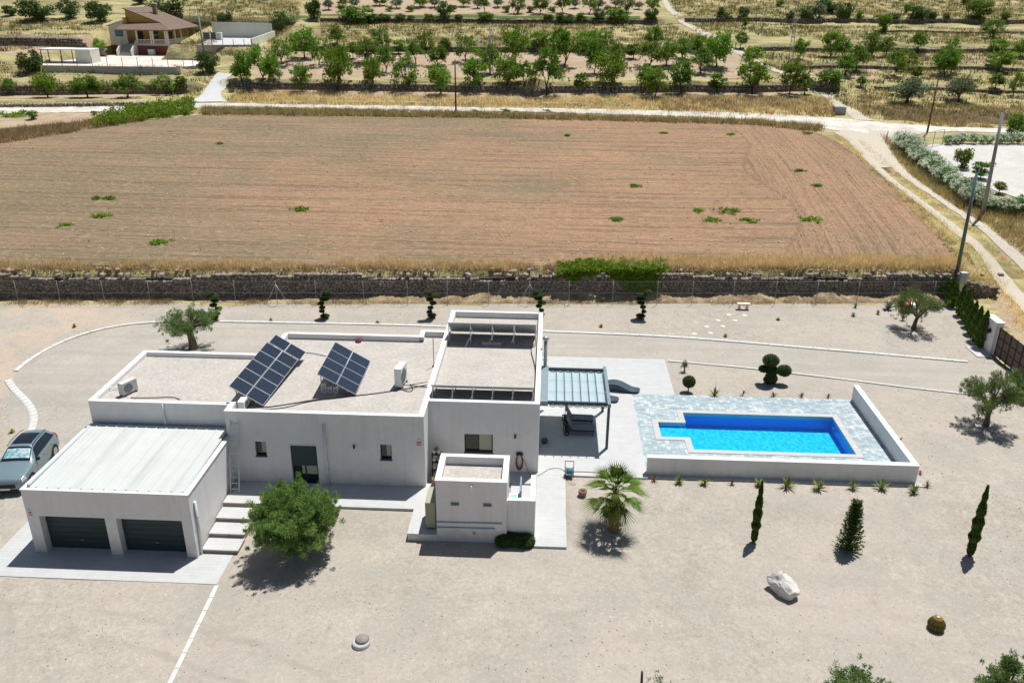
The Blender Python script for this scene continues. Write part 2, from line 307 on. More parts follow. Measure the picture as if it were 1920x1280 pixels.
class MB:
    """collects simple shapes in world coordinates; build() links ONE mesh object"""
    def __init__(s): s.v = []; s.f = []; s.sm = []
    def poly(s, pts, smooth=False):
        n = len(s.v); s.v += [tuple(float(c) for c in p) for p in pts]; s.f.append(tuple(range(n, n+len(pts)))); s.sm.append(smooth)
    def box(s, x0, x1, y0, y1, z0, z1):
        n = len(s.v)
        for z in (z0, z1):
            for x, y in ((x0, y0), (x1, y0), (x1, y1), (x0, y1)): s.v.append((float(x), float(y), float(z)))
        for q in ((3, 2, 1, 0), (4, 5, 6, 7), (0, 1, 5, 4), (1, 2, 6, 5), (2, 3, 7, 6), (3, 0, 4, 7)): s.f.append(tuple(n+i for i in q)); s.sm.append(False)
    def hexa(s, P):
        n = len(s.v); s.v += [tuple(float(c) for c in p) for p in P]
        for q in ((3, 2, 1, 0), (4, 5, 6, 7), (0, 1, 5, 4), (1, 2, 6, 5), (2, 3, 7, 6), (3, 0, 4, 7)): s.f.append(tuple(n+i for i in q)); s.sm.append(False)
    def beam(s, a, b, w, h):
        a = np.array(a, float); b = np.array(b, float); d = b-a; d /= np.linalg.norm(d); up = np.array([0, 0, 1.]) if abs(d[2]) < .95 else np.array([0, 1., 0])
        x = np.cross(d, up); x /= np.linalg.norm(x); y = np.cross(x, d); P = []
        for c in (a, b):
            for i, j in ((-1, -1), (1, -1), (1, 1), (-1, 1)): P.append(c + x*i*w/2 + y*j*h/2)
        s.hexa(P)
    def tube(s, pts, r, n=8, cap=True):
        pts = [np.array(p, float) for p in pts]; rs = r if hasattr(r, '__len__') else [r]*len(pts); base = len(s.v); prev = None
        for i, p in enumerate(pts):
            d = pts[min(i+1, len(pts)-1)] - pts[max(i-1, 0)]; d = d/(np.linalg.norm(d)+1e-9)
            if prev is None: x = np.cross(d, [0, 0, 1.] if abs(d[2]) < .9 else [1., 0, 0])
            else: x = prev - d*np.dot(prev, d)
            x = x/np.linalg.norm(x); prev = x; y = np.cross(d, x)
            for k in range(n):
                a = 2*math.pi*k/n; q = p + (x*math.cos(a)+y*math.sin(a))*rs[i]; s.v.append(tuple(q))
        for i in range(len(pts)-1):
            for k in range(n):
                a = base+i*n+k; b = base+i*n+(k+1) % n; s.f.append((a, b, b+n, a+n)); s.sm.append(True)
        if cap:
            s.f.append(tuple(base+k for k in range(n))[::-1]); s.sm.append(False); s.f.append(tuple(base+(len(pts)-1)*n+k for k in range(n))); s.sm.append(False)
    def lathe(s, c, prof, n=20):
        base = len(s.v)
        for r, z in prof:
            for k in range(n):
                a = 2*math.pi*k/n; s.v.append((c[0]+r*math.cos(a), c[1]+r*math.sin(a), c[2]+z))
        for i in range(len(prof)-1):
            for k in range(n):
                a = base+i*n+k; b = base+i*n+(k+1) % n; s.f.append((a, b, b+n, a+n)); s.sm.append(True)
        s.f.append(tuple(base+k for k in range(n))[::-1]); s.sm.append(False); s.f.append(tuple(base+(len(prof)-1)*n+k for k in range(n))); s.sm.append(False)
    def build(s, name, m, parent=None, origin=None, bevel=0., local=False):
        o0 = wloc(parent) if parent is not None else (np.array(origin, float) if origin is not None else np.zeros(3))
        if local: o0 = np.zeros(3)
        me = bpy.data.meshes.new(name); me.from_pydata([tuple(np.array(v)-o0) for v in s.v], [], s.f); me.update()
        me.polygons.foreach_set('use_smooth', s.sm)
        for mt in (m if isinstance(m, (list, tuple)) else [m]): me.materials.append(mt)
        o = link(name, me, parent, (0, 0, 0) if (parent is not None or local) else o0)
        if bevel:
            b = o.modifiers.new('bevel', 'BEVEL'); b.width = bevel; b.segments = 2; b.limit_method = 'ANGLE'
        return o
def boxpart(name, m, parent, *a, bevel=0.):
    b = MB(); b.box(*a); return b.build(name, m, parent, bevel=bevel)
ORD = ['first', 'second', 'third', 'fourth', 'fifth', 'sixth', 'seventh', 'eighth', 'ninth', 'tenth', 'eleventh', 'twelfth', 'thirteenth', 'fourteenth', 'fifteenth', 'sixteenth', 'seventeenth', 'eighteenth', 'nineteenth', 'twentieth', 'twenty-first', 'twenty-second', 'twenty-third', 'twenty-fourth', 'twenty-fifth', 'twenty-sixth', 'twenty-seventh', 'twenty-eighth', 'twenty-ninth', 'thirtieth', 'thirty-first', 'thirty-second', 'thirty-third', 'thirty-fourth', 'thirty-fifth', 'thirty-sixth']
# ================================================================== the ground
def grid_faces(nu, nv):
    i = np.arange(nu*nv).reshape(nv, nu); return np.stack([i[:-1, :-1], i[:-1, 1:], i[1:, 1:], i[1:, :-1]], -1).reshape(-1, 4)
def sheet(name, X, Y, Z, m, kind='structure'):
    nv, nu = X.shape; me = npmesh(name, np.stack([X, Y, Z], -1).reshape(-1, 3), grid_faces(nu, nv), m, smooth=True)
    o = link(name, me); o['kind'] = kind; return o
# plot limits
def plot_right(y): return np.interp(y, [-20, 47, 52.5, 64.5], [30.2, 30.3, 30.5, 32.6]) + .3
def field_far_pts():
    P = [(-60, 282), (0, 263), (100, 247), (200, 236), (290, 226), (360, 217), (500, 214), (860, 217), (1200, 223), (1400, 229), (1470, 234), (1520, 244), (1560, 261), (1580, 273)]
    return np.array([drape(*p)[:2] for p in P])
FF = field_far_pts(); FF = np.vstack([[-140, FF[0, 1]-14], FF])
FR = np.array([drape(*p)[:2] for p in ((1800, 489), (1760, 440), (1690, 370), (1625, 308), (1582, 274))])
def y_near(x): return 65.6 + .073*x
def y_far(x): return np.interp(x, FF[:, 0], FF[:, 1])
def x_right(y): return np.interp(y, FR[:, 1], FR[:, 0])
u = np.linspace(0, 1, 420)[None, :]; v = np.linspace(0, 1, 150)[:, None]
yy0 = 66 + v*58; X = -135 + u*(x_right(yy0)+135); X = np.broadcast_to(X, (150, 420)).copy()
Y = y_near(X) + v*(y_far(X)-y_near(X)); Y += (np.abs(v-1) < 1e-6)*R_.normal(0, .25, (1, 420))
X[:, -1] += R_.normal(0, .2, 150); Z = T(X, Y) + .05
Z += .03*np.sin(Y*4.2)
_fo = sheet('ploughed_field', X, Y, Z, field_m); _e = (x_right(Y)-X) < 13+1.5*np.sin(Y*.21)
fur = np.where(_e[..., None], np.stack([Y, (x_right(Y)-X)*1.7+40, 0*X], -1), np.stack([X, Y-.045*X+2.2*np.sin((X+30)*.022), 0*X], -1)).reshape(-1, 3)
_a = _fo.data.attributes.new('furrow', 'FLOAT_VECTOR', 'POINT'); _a.data.foreach_set('vector', fur.astype(np.float32).ravel())
# gravel yard
u = np.linspace(0, 1, 260)[None, :]; v = np.linspace(0, 1, 200)[:, None]
Y0 = -8 + v*(70.5); X = -75 + u*(plot_right(Y0)+75); Y = -8 + v*(62.6+.073*X+8); Z = G(X, Y) + .012*np.sin(X*.7+.3)*np.sin(Y*.9)
Z = Z - .35*((X > -.05) & (X < 1.0) & (Y > 32.1) & (Y < 38)) - 2.6*((X > 5.9) & (X < 17.9) & (Y > 38.9) & (Y < 46.2))
sheet('gravel_yard', X, Y, Z, gravel)
# hillside under and behind everything
xs = np.concatenate([np.arange(-260, -120, 4.), np.arange(-120, 120, .9), np.arange(120, 261, 4.)]); ys = np.concatenate([np.arange(-30, 56, 2.), np.arange(56, 225, .45), np.arange(225, 500, 4.)])
X, Y = np.meshgrid(xs, ys); Z = T(X, Y)
inyard = (Y < 62.2+.073*X) & (X < plot_right(Y)-.5) & (X > -74)
infield = (Y > y_near(X)+.5) & (Y < y_far(X)-.6) & (X < x_right(Y)-.7) & (X > -134)
Z = Z - .35*inyard - .25*infield - 2.8*((Y < 58) & (X < 27) & (X > -70))
me = npmesh('hillside', np.stack([X, Y, Z], -1).reshape(-1, 3), grid_faces(len(xs), len(ys)), hill_m, smooth=True)
def inpoly(X, Y, P):
    r = np.zeros(X.shape, bool); n = len(P)
    for i in range(n):
        x0, y0 = P[i]; x1, y1 = P[(i+1) % n]
        c = ((y0 > Y) != (y1 > Y)) & (X < (x1-x0)*(Y-y0)/(y1-y0+1e-12)+x0); r ^= c
    return r
def pxpoly(P): return np.array([drape(*p)[:2] for p in P])
zone = np.zeros((len(ys), len(xs), 3))
for P in [[(440, 184), (700, 186), (1100, 183), (1400, 184), (1500, 178), (1500, 168), (1000, 167), (480, 163)],            # front orchard floor
          [(490, 150), (900, 145), (1380, 146), (1440, 140), (1400, 104), (1250, 98), (900, 96), (640, 100), (540, 108), (470, 118)],
          [(600, 27), (900, 25), (1235, 28), (1215, -8), (600, -8)],
          [(0, 184), (330, 180), (340, 168), (0, 168)], [(0, 245), (190, 232), (330, 214), (210, 211), (0, 214)],
          [(0, 101), (75, 101), (180, 106), (180, 84), (0, 80)], [(1470, 140), (1640, 146), (1640, 130), (1480, 130)], [(1650, 113), (1920, 118), (1920, 104), (1650, 100)],
          [(1860, 575), (1920, 660), (1920, 560), (1880, 520)], [(1870, 480), (1920, 500), (1920, 440), (1880, 440)]]:
    zone[..., 0] = np.maximum(zone[..., 0], inpoly(X, Y, pxpoly(P)))
for P in [[(420, 200), (1400, 220), (1400, 216), (900, 205), (420, 193)], [(1240, 176), (1560, 182), (1560, 202), (1240, 200)], [(1620, 200), (1920, 215), (1920, 235), (1660, 226)],
          [(0, 262), (180, 232), (190, 226), (0, 240)], [(1600, 245), (1800, 470), (1840, 520), (1780, 480)]]:
    zone[..., 1] = np.maximum(zone[..., 1], .8*inpoly(X, Y, pxpoly(P)))
for P in [[(180, 240), (280, 222), (360, 214), (370, 194), (290, 200), (190, 222)], [(0, 222), (55, 220), (50, 212), (0, 214)], [(540, 44), (1200, 44), (1200, 30), (540, 28)]]:
    zone[..., 2] = np.maximum(zone[..., 2], .75*inpoly(X, Y, pxpoly(P)))
ca = me.attributes.new('zone', 'FLOAT_COLOR', 'POINT'); ca.data.foreach_set('color', np.concatenate([zone, np.ones(zone.shape[:2]+(1,))], -1).astype(np.float32).ravel())
link('hillside', me)['kind'] = 'structure'
def resample(P, step):
    P = np.array(P, float); d = np.r_[0, np.cumsum(np.linalg.norm(np.diff(P[:, :2], axis=0), axis=1))]; n = max(2, int(d[-1]/step)); t = np.linspace(0, d[-1], n)
    return np.stack([np.interp(t, d, P[:, k]) for k in range(P.shape[1])], -1)
def smooth(P, it=2):
    P = np.array(P, float)
    for _ in range(it):
        Q = [P[0]]
        for a, b in zip(P[:-1], P[1:]): Q += [a*.75+b*.25, a*.25+b*.75]
        P = np.array(Q+[P[-1]])
    return P
def ribbon(name, A, B, m, dz=.07, n=7, jit=.12, fn=None, kind='structure', step=.6):
    """drape a strip between two edge lines given as picture points on the terrain"""
    fn = fn or T
    a = smooth([drape(*p)[:2] for p in A]); b = smooth([drape(*p)[:2] for p in B]); L = max(np.linalg.norm(np.diff(a, axis=0), axis=1).sum(), 1); k = int(L/step)
    def rs(P):
        d = np.r_[0, np.cumsum(np.linalg.norm(np.diff(P, axis=0), axis=1))]; t = np.linspace(0, d[-1], k); return np.stack([np.interp(t, d, P[:, i]) for i in (0, 1)], -1)
    a, b = rs(a), rs(b); a += R_.normal(0, jit, a.shape); b += R_.normal(0, jit, b.shape)
    W = np.linspace(0, 1, n)[None, :, None]; P = a[:, None]*(1-W) + b[:, None]*W
    return sheet(name, P[..., 0], P[..., 1], fn(P[..., 0], P[..., 1]) + dz - .05*(np.abs(np.linspace(-1, 1, n))**6)[None, :], m, kind)
ribbon('road', [(-20, 213), (200, 211), (380, 199), (480, 201), (700, 205), (850, 209), (1000, 210), (1200, 216), (1350, 221), (1500, 232), (1570, 246), (1640, 258), (1700, 256), (1760, 246), (1870, 249), (1990, 254)],
       [(-20, 202), (200, 201), (330, 194), (480, 194), (700, 198), (850, 202), (1000, 203), (1200, 207), (1400, 212), (1500, 216), (1580, 222), (1640, 229), (1700, 234), (1760, 238), (1870, 241), (1990, 245)], road_m, .09)
ribbon('concrete_ramp', [(352, 191), (385, 168), (400, 146), (408, 137)], [(428, 192), (410, 176), (424, 150), (440, 139)], conc_m, .12, jit=.02)
ribbon('dirt_path', [(1235, -6), (1255, 26), (1290, 52), (1345, 82), (1400, 112), (1440, 128), (1500, 152), (1545, 178), (1585, 210), (1605, 226)], [(1245, -6), (1270, 26), (1308, 52), (1365, 82), (1415, 112), (1455, 128), (1512, 150), (1562, 178), (1610, 210), (1640, 228)], track_m, .10, jit=.1)
TR1 = ([(1572, 244), (1600, 278), (1640, 320), (1700, 366), (1760, 412), (1800, 450), (1850, 500), (1900, 560), (1960, 640)], [(1606, 246), (1622, 284), (1662, 326), (1722, 372), (1776, 410), (1822, 448), (1878, 500), (1934, 560), (2000, 640)])
TR2 = ([(1620, 246), (1640, 284), (1682, 326), (1742, 366), (1800, 405), (1850, 444), (1900, 488), (1960, 545)], [(1668, 246), (1666, 284), (1698, 322), (1752, 362), (1812, 402), (1868, 440), (1924, 484), (1985, 540)])
ribbon('dirt_track', *TR1, track_m, .10, jit=.05); ribbon('dirt_track', *TR2, track_m, .10, jit=.05)
ribbon('road', [(1560, 247), (1588, 262), (1612, 285), (1640, 316)], [(1722, 249), (1692, 262), (1676, 285), (1684, 314)], track_m, .085, jit=.08)
# white gravel lot at the far right
lotm = mat('white gravel lot', (.52, .50, .46), .95, [(.4, .08), (5, .14)], [(6, .4)])
ribbon('gravel_lot', [(1725, 280), (1760, 305), (1800, 330), (1850, 352), (1900, 372), (1990, 385)], [(1745, 272), (1780, 270), (1820, 270), (1870, 270), (1920, 270), (2000, 272)], lotm, .12, n=14, jit=.1)
# driveway through the yard (between the kerb lines)
DK1 = [(1815, 679), (1700, 669), (1600, 660), (1500, 652), (1400, 643), (1300, 635), (1200, 629), (1100, 625), (1020, 622), (900, 616), (780, 611), (700, 609), (600, 607), (500, 605), (400, 603), (320, 603), (250, 607), (190, 617), (130, 635), (80, 660), (42, 685), (22, 706)]
DK2 = [(1252, 677), (1330, 684), (1400, 690), (1500, 702), (1600, 714), (1700, 727), (1800, 738), (1900, 750), (1960, 757)]
DK3 = [(16, 712), (28, 730), (50, 750), (64, 770), (67, 790), (60, 808), (52, 822)]
def drv(name, A, B, n=16): return ribbon(name, A, B, drive_m, .035, n=n, jit=.0, fn=G)
drv('driveway', [(1960, 690), (1815, 679)]+DK1[1:9], [(1960, 757)]+DK2[::-1][1:]+[(1252, 677), (1120, 671), (1022, 668)])
drv('driveway', DK1[8:], [(1022, 668), (880, 663), (640, 655), (480, 668), (300, 700), (215, 790), (150, 830), (110, 880), (60, 960), (20, 1010), (0, 1035)])
# ------------------------------------------------------------------ kerbs
kerb_m = mat('white kerb stone', (.57, .57, .53), .8, [(3, .1)], [(15, .2)])
def kerb(P, label, wd=.2, ln=1.0, hgt=.07, gutter=True):
    pts = resample(smooth([drape(*p, fn=G) for p in P]), .25); d = np.r_[0, np.cumsum(np.linalg.norm(np.diff(pts[:, :2], axis=0), axis=1))]
    o0 = pts[0]; e = empty('kerb', o0, label, 'kerb', 'white kerbs edging the gravel'); e['kind'] = 'thing'; mb = MB(); mg = MB(); t = 0.; 
    def P_(t): return np.array([np.interp(t, d, pts[:, k]) for k in range(2)])
    while t+ln < d[-1]:
        a, b = P_(t+.012), P_(t+ln-.012); q = (b-a)/np.linalg.norm(b-a); nn = np.array([-q[1], q[0]])
        for off, ww, hh, M_ in ((0, wd, hgt, mb),) + (((-.17-.0, .16, .045, mg),) if gutter else ()):
            c = []
            for zz in (-.15, hh):
                for pp, sgn in ((a, -1), (b, -1), (b, 1), (a, 1)):
                    xy = pp + nn*(off + sgn*ww/2); c.append((xy[0], xy[1], float(G(xy[0], xy[1]))+zz))
            M_.hexa(c)
        t += ln
    mb.build('kerb_stone', kerb_m, e)
    if gutter: mg.build('gutter_strip', conc_m, e)
    return e
kerb(DK1, 'long curved white kerb along the far side of the gravel driveway')
kerb(DK2, 'straight white kerb between the driveway and the pool garden', .16, gutter=False)
kerb(DK3, 'short winding pale kerb just behind the parked car', .3, .42, .05)
kerb([(407, 1098), (318, 1283), (300, 1320)], 'single line of pale kerb blocks running down from the garage forecourt', .2, .8, .05, gutter=False)

# ------------------------------------------------------------------ stone walls
def ico():
    t = (1+5**.5)/2; V = [(-1, t, 0), (1, t, 0), (-1, -t, 0), (1, -t, 0), (0, -1, t), (0, 1, t), (0, -1, -t), (0, 1, -t), (t, 0, -1), (t, 0, 1), (-t, 0, -1), (-t, 0, 1)]
    F = [(0, 11, 5), (0, 5, 1), (0, 1, 7), (0, 7, 10), (0, 10, 11), (1, 5, 9), (5, 11, 4), (11, 10, 2), (10, 7, 6), (7, 1, 8), (3, 9, 4), (3, 4, 2), (3, 2, 6), (3, 6, 8), (3, 8, 9), (4, 9, 5), (2, 4, 11), (6, 2, 10), (8, 6, 7), (9, 8, 1)]
    V = np.array(V, float); V /= np.linalg.norm(V, axis=1)[:, None]; return V, np.array(F)
IV, IF = ico()
def ico2():
    V = [tuple(v) for v in IV]; F = []; c = {}
    def mid(a, b):
        k = (min(a, b), max(a, b))
        if k not in c:
            m = (np.array(V[a])+np.array(V[b]))/2; m /= np.linalg.norm(m); V.append(tuple(m)); c[k] = len(V)-1
        return c[k]
    for a, b, d in IF:
        x, y, z = mid(a, b), mid(b, d), mid(d, a); F += [(a, x, z), (b, y, x), (d, z, y), (x, y, z)]
    return np.array(V), np.array(F)
IV2, IF2 = ico2()
def lumps(C, Sz, jit=.16, base=(IV, IF), squash=.6):
    V0, F0 = base; n = len(C); k = len(V0)
    B = np.sign(V0)*np.abs(V0)**squash      # pushes the ball towards a block
    V = B[None]*Sz[:, None, :]*(1+R_.normal(0, jit, (n, k, 1))); a = R_.uniform(-.25, .25, n)
    c, s = np.cos(a)[:, None], np.sin(a)[:, None]; x = V[..., 0]*c - V[..., 2]*s; z = V[..., 0]*s + V[..., 2]*c; V = np.stack([x, V[..., 1], z], -1) + C[:, None]
    F = (F0[None] + (np.arange(n)*k)[:, None, None]).reshape(-1, 3); return V.reshape(-1, 3), F, np.repeat(R_.uniform(0, 1, n), k)
def stone_wall(x0, x1, fy, h, sw, label, m=stone_m, top=True, base=(IV, IF), thick=.45, zf=None, skip=None, hv=.12):
    C = []; Sz = []; x = x0; rows = max(1, int(round(h/(sw*.62)))); rh = h/rows
    for r in range(rows+1):
        x = x0 + rnd.uniform(0, sw)
        while x < x1:
            wd = sw*rnd.uniform(.6, 1.5); hh = rh*rnd.uniform(.8, 1.2)
            zb = zf(x); top_h = h*(1-.55*float(ss(31, 36.5, x))*(sw < .31))*(1+hv*math.sin(x*.23)+hv*.6*math.sin(x*.71+1))
            z = zb + rh*(r+.5)
            if z - zb < top_h - rh*.2 or (r == rows and top and rnd.random() < (.25 if sw < .31 else .0)):
                if not (skip and skip(x)):
                    C.append((x+wd/2, fy(x)+rnd.uniform(-.07, .05), z-.05)); Sz.append((wd*.53, thick*.5*rnd.uniform(.8, 1.1), hh*.56))
            x += wd
    V, F, a = lumps(np.array(C), np.array(Sz), .10, base); o0 = np.array([x0, fy(x0), zf(x0)])
    e = empty('stone_wall', o0, label, 'stone wall'); me = npmesh('stonework', V-o0, F, m, a); link('stonework', me, e)
    # earth packed behind the stones
    xs_ = np.arange(x0, x1, 1.5); mb = MB()
    for a_, b_ in zip(xs_[:-1], xs_[1:]):
        if skip and (skip(a_) or skip(b_)): continue
        z0, z1 = zf(a_), zf(b_); tp_ = lambda q: .86*(1-.6*float(ss(30, 36.5, q))*(sw < .31))
        if sw < .31 and b_ > 35: continue
        mb.hexa([(a_, fy(a_)+.02, z0-.3), (b_, fy(b_)+.02, z1-.3), (b_, fy(b_)+.5, z1-.3), (a_, fy(a_)+.5, z0-.3), (a_, fy(a_)+.02, z0+h*tp_(a_)), (b_, fy(b_)+.02, z1+h*tp_(b_)), (b_, fy(b_)+.5, z1+h*tp_(b_)), (a_, fy(a_)+.5, z0+h*tp_(a_))])
    mb.build('earth_core', core_earth, e); return e
core_earth = mat('earth between stones', (.07, .058, .045), .95, [(3, .3)])
def zf_plot(x): return -.12
stone_wall(-62, 36.5, lambda x: 64.15+.073*x, 1.9, .30, 'long dark dry stone wall behind the yard fence holding up the ploughed field', base=(IV2, IF2), zf=zf_plot, thick=.5)
for (x0, x1, a, b, h, L, lab) in _WW:
    if lab is None and h < 1: lab = 'short dark bank wall among the almond trees right of the dirt path'
    if lab is None: lab = 'right hand half of the dark wall between the two lower orchards'
    stone_wall(x0, x1, (lambda x, a=a, b=b: a+b*x+.1), h*.86, .6 if h > .7 else .5, lab, m=stone_m if h > .75 else stonel_m, zf=(lambda x, a=a, b=b: float(T(x, a+b*x-.15))), thick=.6, hv=.06)
xs_ = np.linspace(-62, 33, 320); vv_ = np.linspace(0, 1, 9); X = np.broadcast_to(xs_, (9, 320)).copy(); Y = 62.55+.073*X+vv_[:, None]*1.5; wz = np.clip((X+30)/25, .12, 1); Z = -.13+vv_[:, None]**.8*.55*wz*(1+.3*np.sin(X*.9)+.2*np.sin(X*2.3)); Z[0] = -.2
sheet('soil_bank', X, Y, Z, mat('reddish bank soil', (.23, .155, .095), .95, [(1, .2), (6, .3)], [(4, .8)], col2=(.36, .28, .16)))
# loose pale stones along the wall head
n = 260; X = R_.uniform(-60, 36, n); Y = 64.5+.073*X+R_.uniform(-.2, .7, n); sz = R_.uniform(.05, .15, (n, 1))*np.array([1.3, 1, .8])*R_.uniform(.7, 1.3, (n, 3)); sz[:5] *= 2.2
V, F, a = lumps(np.stack([X, Y, T(X, Y+.4)+.05], -1), sz, .12, (IV2, IF2), .85)
tag(link('rubble', npmesh('rubble', V, F, stonel_m, a)), 'loose pale stones lying along the top of the long yard wall', 'rubble', kind='stuff')
n = 2600; X = R_.uniform(-70, 45, n); Y = 66.5 + R_.uniform(0, 1, n)**1.3*56 + .05*X; k = (X < x_right(Y)-1) & (Y < y_far(X)-1); X, Y = X[k], Y[k]
V, F, a = lumps(np.stack([X, Y, T(X, Y)+.06], -1), R_.uniform(.03, .08, (len(X), 1))*R_.uniform(.6, 1.4, (len(X), 3)), .12)
tag(link('field_stones', npmesh('field_stones', V, F, mat('pale clod', (.50, .42, .33), .95, world=False), a)), 'small stones and clods scattered over the ploughed soil', 'stones', kind='stuff')

n = 5200; X = R_.uniform(-36, 30, n); Y = 22+R_.uniform(0, 1, n)**1.2*40; k = ~((X > -25) & (X < 20) & (Y > 28.4) & (Y < 53)); X, Y = X[k], Y[k]
V, F, a = lumps(np.stack([X, Y, G(X, Y)+.01], -1), R_.uniform(.008, .026, (len(X), 1))*R_.uniform(.6, 1.4, (len(X), 3)), .12)
tag(link('yard_stones', npmesh('yard_stones', V, F, mat('yard pebble', (.36, .32, .27), .95, attr=True, world=False), a)), 'loose small stones scattered over the gravel yard', 'stones', kind='stuff')
# ------------------------------------------------------------------ dry grass, scrub, weeds (uncountable)
def blades(P, hgt, wid, per, spread, lean=.35):
    """P: tuft points; returns triangles"""
    n = len(P)*per; C = np.repeat(P, per, 0); hh = np.repeat(hgt, per)*R_.uniform(.5, 1.15, n); a = R_.uniform(0, 2*np.pi, n)
    off = R_.normal(0, 1, (n, 2))*np.repeat(spread, per)[:, None]*.5; l = R_.normal(0, lean, (n, 2))*hh[:, None]
    ww = np.repeat(wid, per)*R_.uniform(.6, 1.3, n)
    b0 = C + np.stack([off[:, 0]+np.cos(a)*ww/2, off[:, 1]+np.sin(a)*ww/2, np.full(n, -.05)], -1); b1 = C + np.stack([off[:, 0]-np.cos(a)*ww/2, off[:, 1]-np.sin(a)*ww/2, np.full(n, -.05)], -1)
    tp = C + np.stack([off[:, 0]+l[:, 0], off[:, 1]+l[:, 1], hh], -1)
    V = np.stack([b0, b1, tp], 1).reshape(-1, 3); F = np.arange(3*n).reshape(-1, 3); at_ = np.repeat(np.clip(np.repeat(R_.uniform(0, 1, len(P)), per)+R_.normal(0, .15, n), 0, 1), 3); return V, F, at_
def grass(name, X, Y, h, wd, per, m, label, spread=.3, dz=0.):
    P = np.stack([X, Y, T(X, Y)+dz], -1); h = np.broadcast_to(h, X.shape)*R_.uniform(.6, 1.3, X.shape); V, F, a = blades(P, h, np.full(len(X), wd), per, np.full(len(X), spread))
    return tag(link(name, npmesh(name, V, F, m, a)), label, 'grass', kind='stuff')
def scatter_poly(P, dens):
    w_ = pxpoly(P); x0, y0 = w_.min(0); x1, y1 = w_.max(0); n = int((x1-x0)*(y1-y0)*dens); X = R_.uniform(x0, x1, n); Y = R_.uniform(y0, y1, n); k = inpoly(X, Y, w_); return X[k], Y[k]
def clump(X, Y, sc, lo=.45):
    q = np.sin(X*sc+1.7*np.sin(Y*sc*.8))*np.sin(Y*sc*1.3+X*.31*sc)+.6*np.sin(X*sc*2.7+Y*sc*1.9); return q/3.2+.5 > lo*R_.uniform(.7, 1.3, len(X))
# along the head of the yard wall
X = R_.uniform(-62, 37, 5200); Y = 64.9+.073*X+np.abs(R_.normal(0, .8, 5200)); k = clump(X, Y, .5, .38); X, Y = X[k], Y[k]
grass('dry_grass', X, Y, .50, .035, 12, grass_l, 'fringe of pale dry grass along the head of the yard wall', .35)
X = R_.uniform(-62, 37, 1500); Y = 64.7+.073*X+np.abs(R_.normal(0, .5, 1500)); grass('dry_scrub', X, Y, .42, .05, 12, grassd_l, 'brown scrub mixed into the grass along the yard wall', .4)
X = R_.uniform(4, 34, 2600); Y = 65.2+.073*X+np.abs(R_.normal(0, 1.1, 2600)); grass('dry_grass', X, Y, .6, .035, 12, grass_l, 'thicker straw coloured grass at the right end of the wall head', .35)
X = R_.uniform(-62, 30, 2600); Y = 63.05+.073*X+R_.normal(0, .35, 2600); k = clump(X, Y, .6, .5); grass('dry_weeds', X[k], Y[k], .34, .035, 9, grassd_l, 'low brown weeds at the foot of the yard wall', .35)
# right of the field and along the tracks
X, Y = scatter_poly([(1785, 495), (1850, 530), (1880, 560), (1925, 640), (1925, 590), (1880, 530), (1830, 470), (1760, 410), (1700, 365), (1640, 320), (1590, 262), (1560, 250), (1620, 310), (1700, 390), (1770, 455)], 9)
grass('dry_grass', X, Y, .42, .04, 10, grass_l, 'dry verge grass between the field and the rutted track', .35)
X, Y = scatter_poly([(1652, 252), (1674, 290), (1704, 326), (1760, 366), (1818, 405), (1874, 442), (1925, 482), (1925, 400), (1850, 392), (1800, 372), (1740, 330), (1700, 285)], 12)
grass('dry_scrub', X, Y, .6, .05, 12, grassd_l, 'tall brown scrub between the track and the flowering hedge', .45)
X, Y = scatter_poly([(1606, 262), (1640, 300), (1700, 350), (1790, 415), (1850, 465), (1920, 530), (1925, 515), (1850, 452), (1790, 404), (1710, 345), (1625, 270)], 16)
grass('dry_grass', X, Y, .22, .04, 9, grass_l, 'grass strip down the middle of the rutted track', .3)
X, Y = scatter_poly([(1855, 520), (1925, 590), (1925, 720), (1880, 640), (1845, 560)], 4); grass('dry_grass', X, Y, .2, .04, 9, grass_l, 'thin straw on the bare ground outside the gate', .3)
# banks by the track
X, Y = scatter_poly([(380, 216), (900, 222), (1400, 234), (1540, 248), (1540, 238), (1400, 227), (900, 214), (380, 204)], 9)
grass('dry_scrub', X, Y, .72, .08, 12, grassd_l, 'brown scrub bank between the white track and the field', .6); k = R_.random(len(X)) < .3; grass('green_weeds', X[k], Y[k], .55, .08, 12, dark_l, 'green weeds in the bank between the track and the field', .6)
X, Y = scatter_poly([(-30, 275), (180, 242), (340, 212), (250, 220), (100, 236), (-30, 250)], 5); grass('dry_scrub', X, Y, .75, .09, 12, grassd_l, 'brown scrub at the far left corner of the field', .6)
X, Y = scatter_poly([(420, 196), (700, 200), (1000, 204), (1200, 208), (1560, 222), (1560, 184), (1240, 180), (900, 182), (440, 170)], 2.6)
grass('dry_grass', X, Y, .65, .09, 10, grass_l, 'straw coloured grass between the track and the front orchard', .6)
X, Y = scatter_poly([(1240, 208), (1560, 220), (1575, 205), (1500, 186), (1240, 184)], 4); k = clump(X, Y, .5, .45); grass('dry_scrub', X[k], Y[k], .6, .1, 10, grassd_l, 'brown scrub bank above the track near the junction', .6)
X, Y = scatter_poly([(1620, 222), (1750, 238), (1925, 243), (1925, 200), (1760, 195), (1610, 180)], 4); k = clump(X, Y, .5, .45); grass('dry_scrub', X[k], Y[k], .6, .1, 10, grassd_l, 'brown scrub bank above the track at far right', .6)
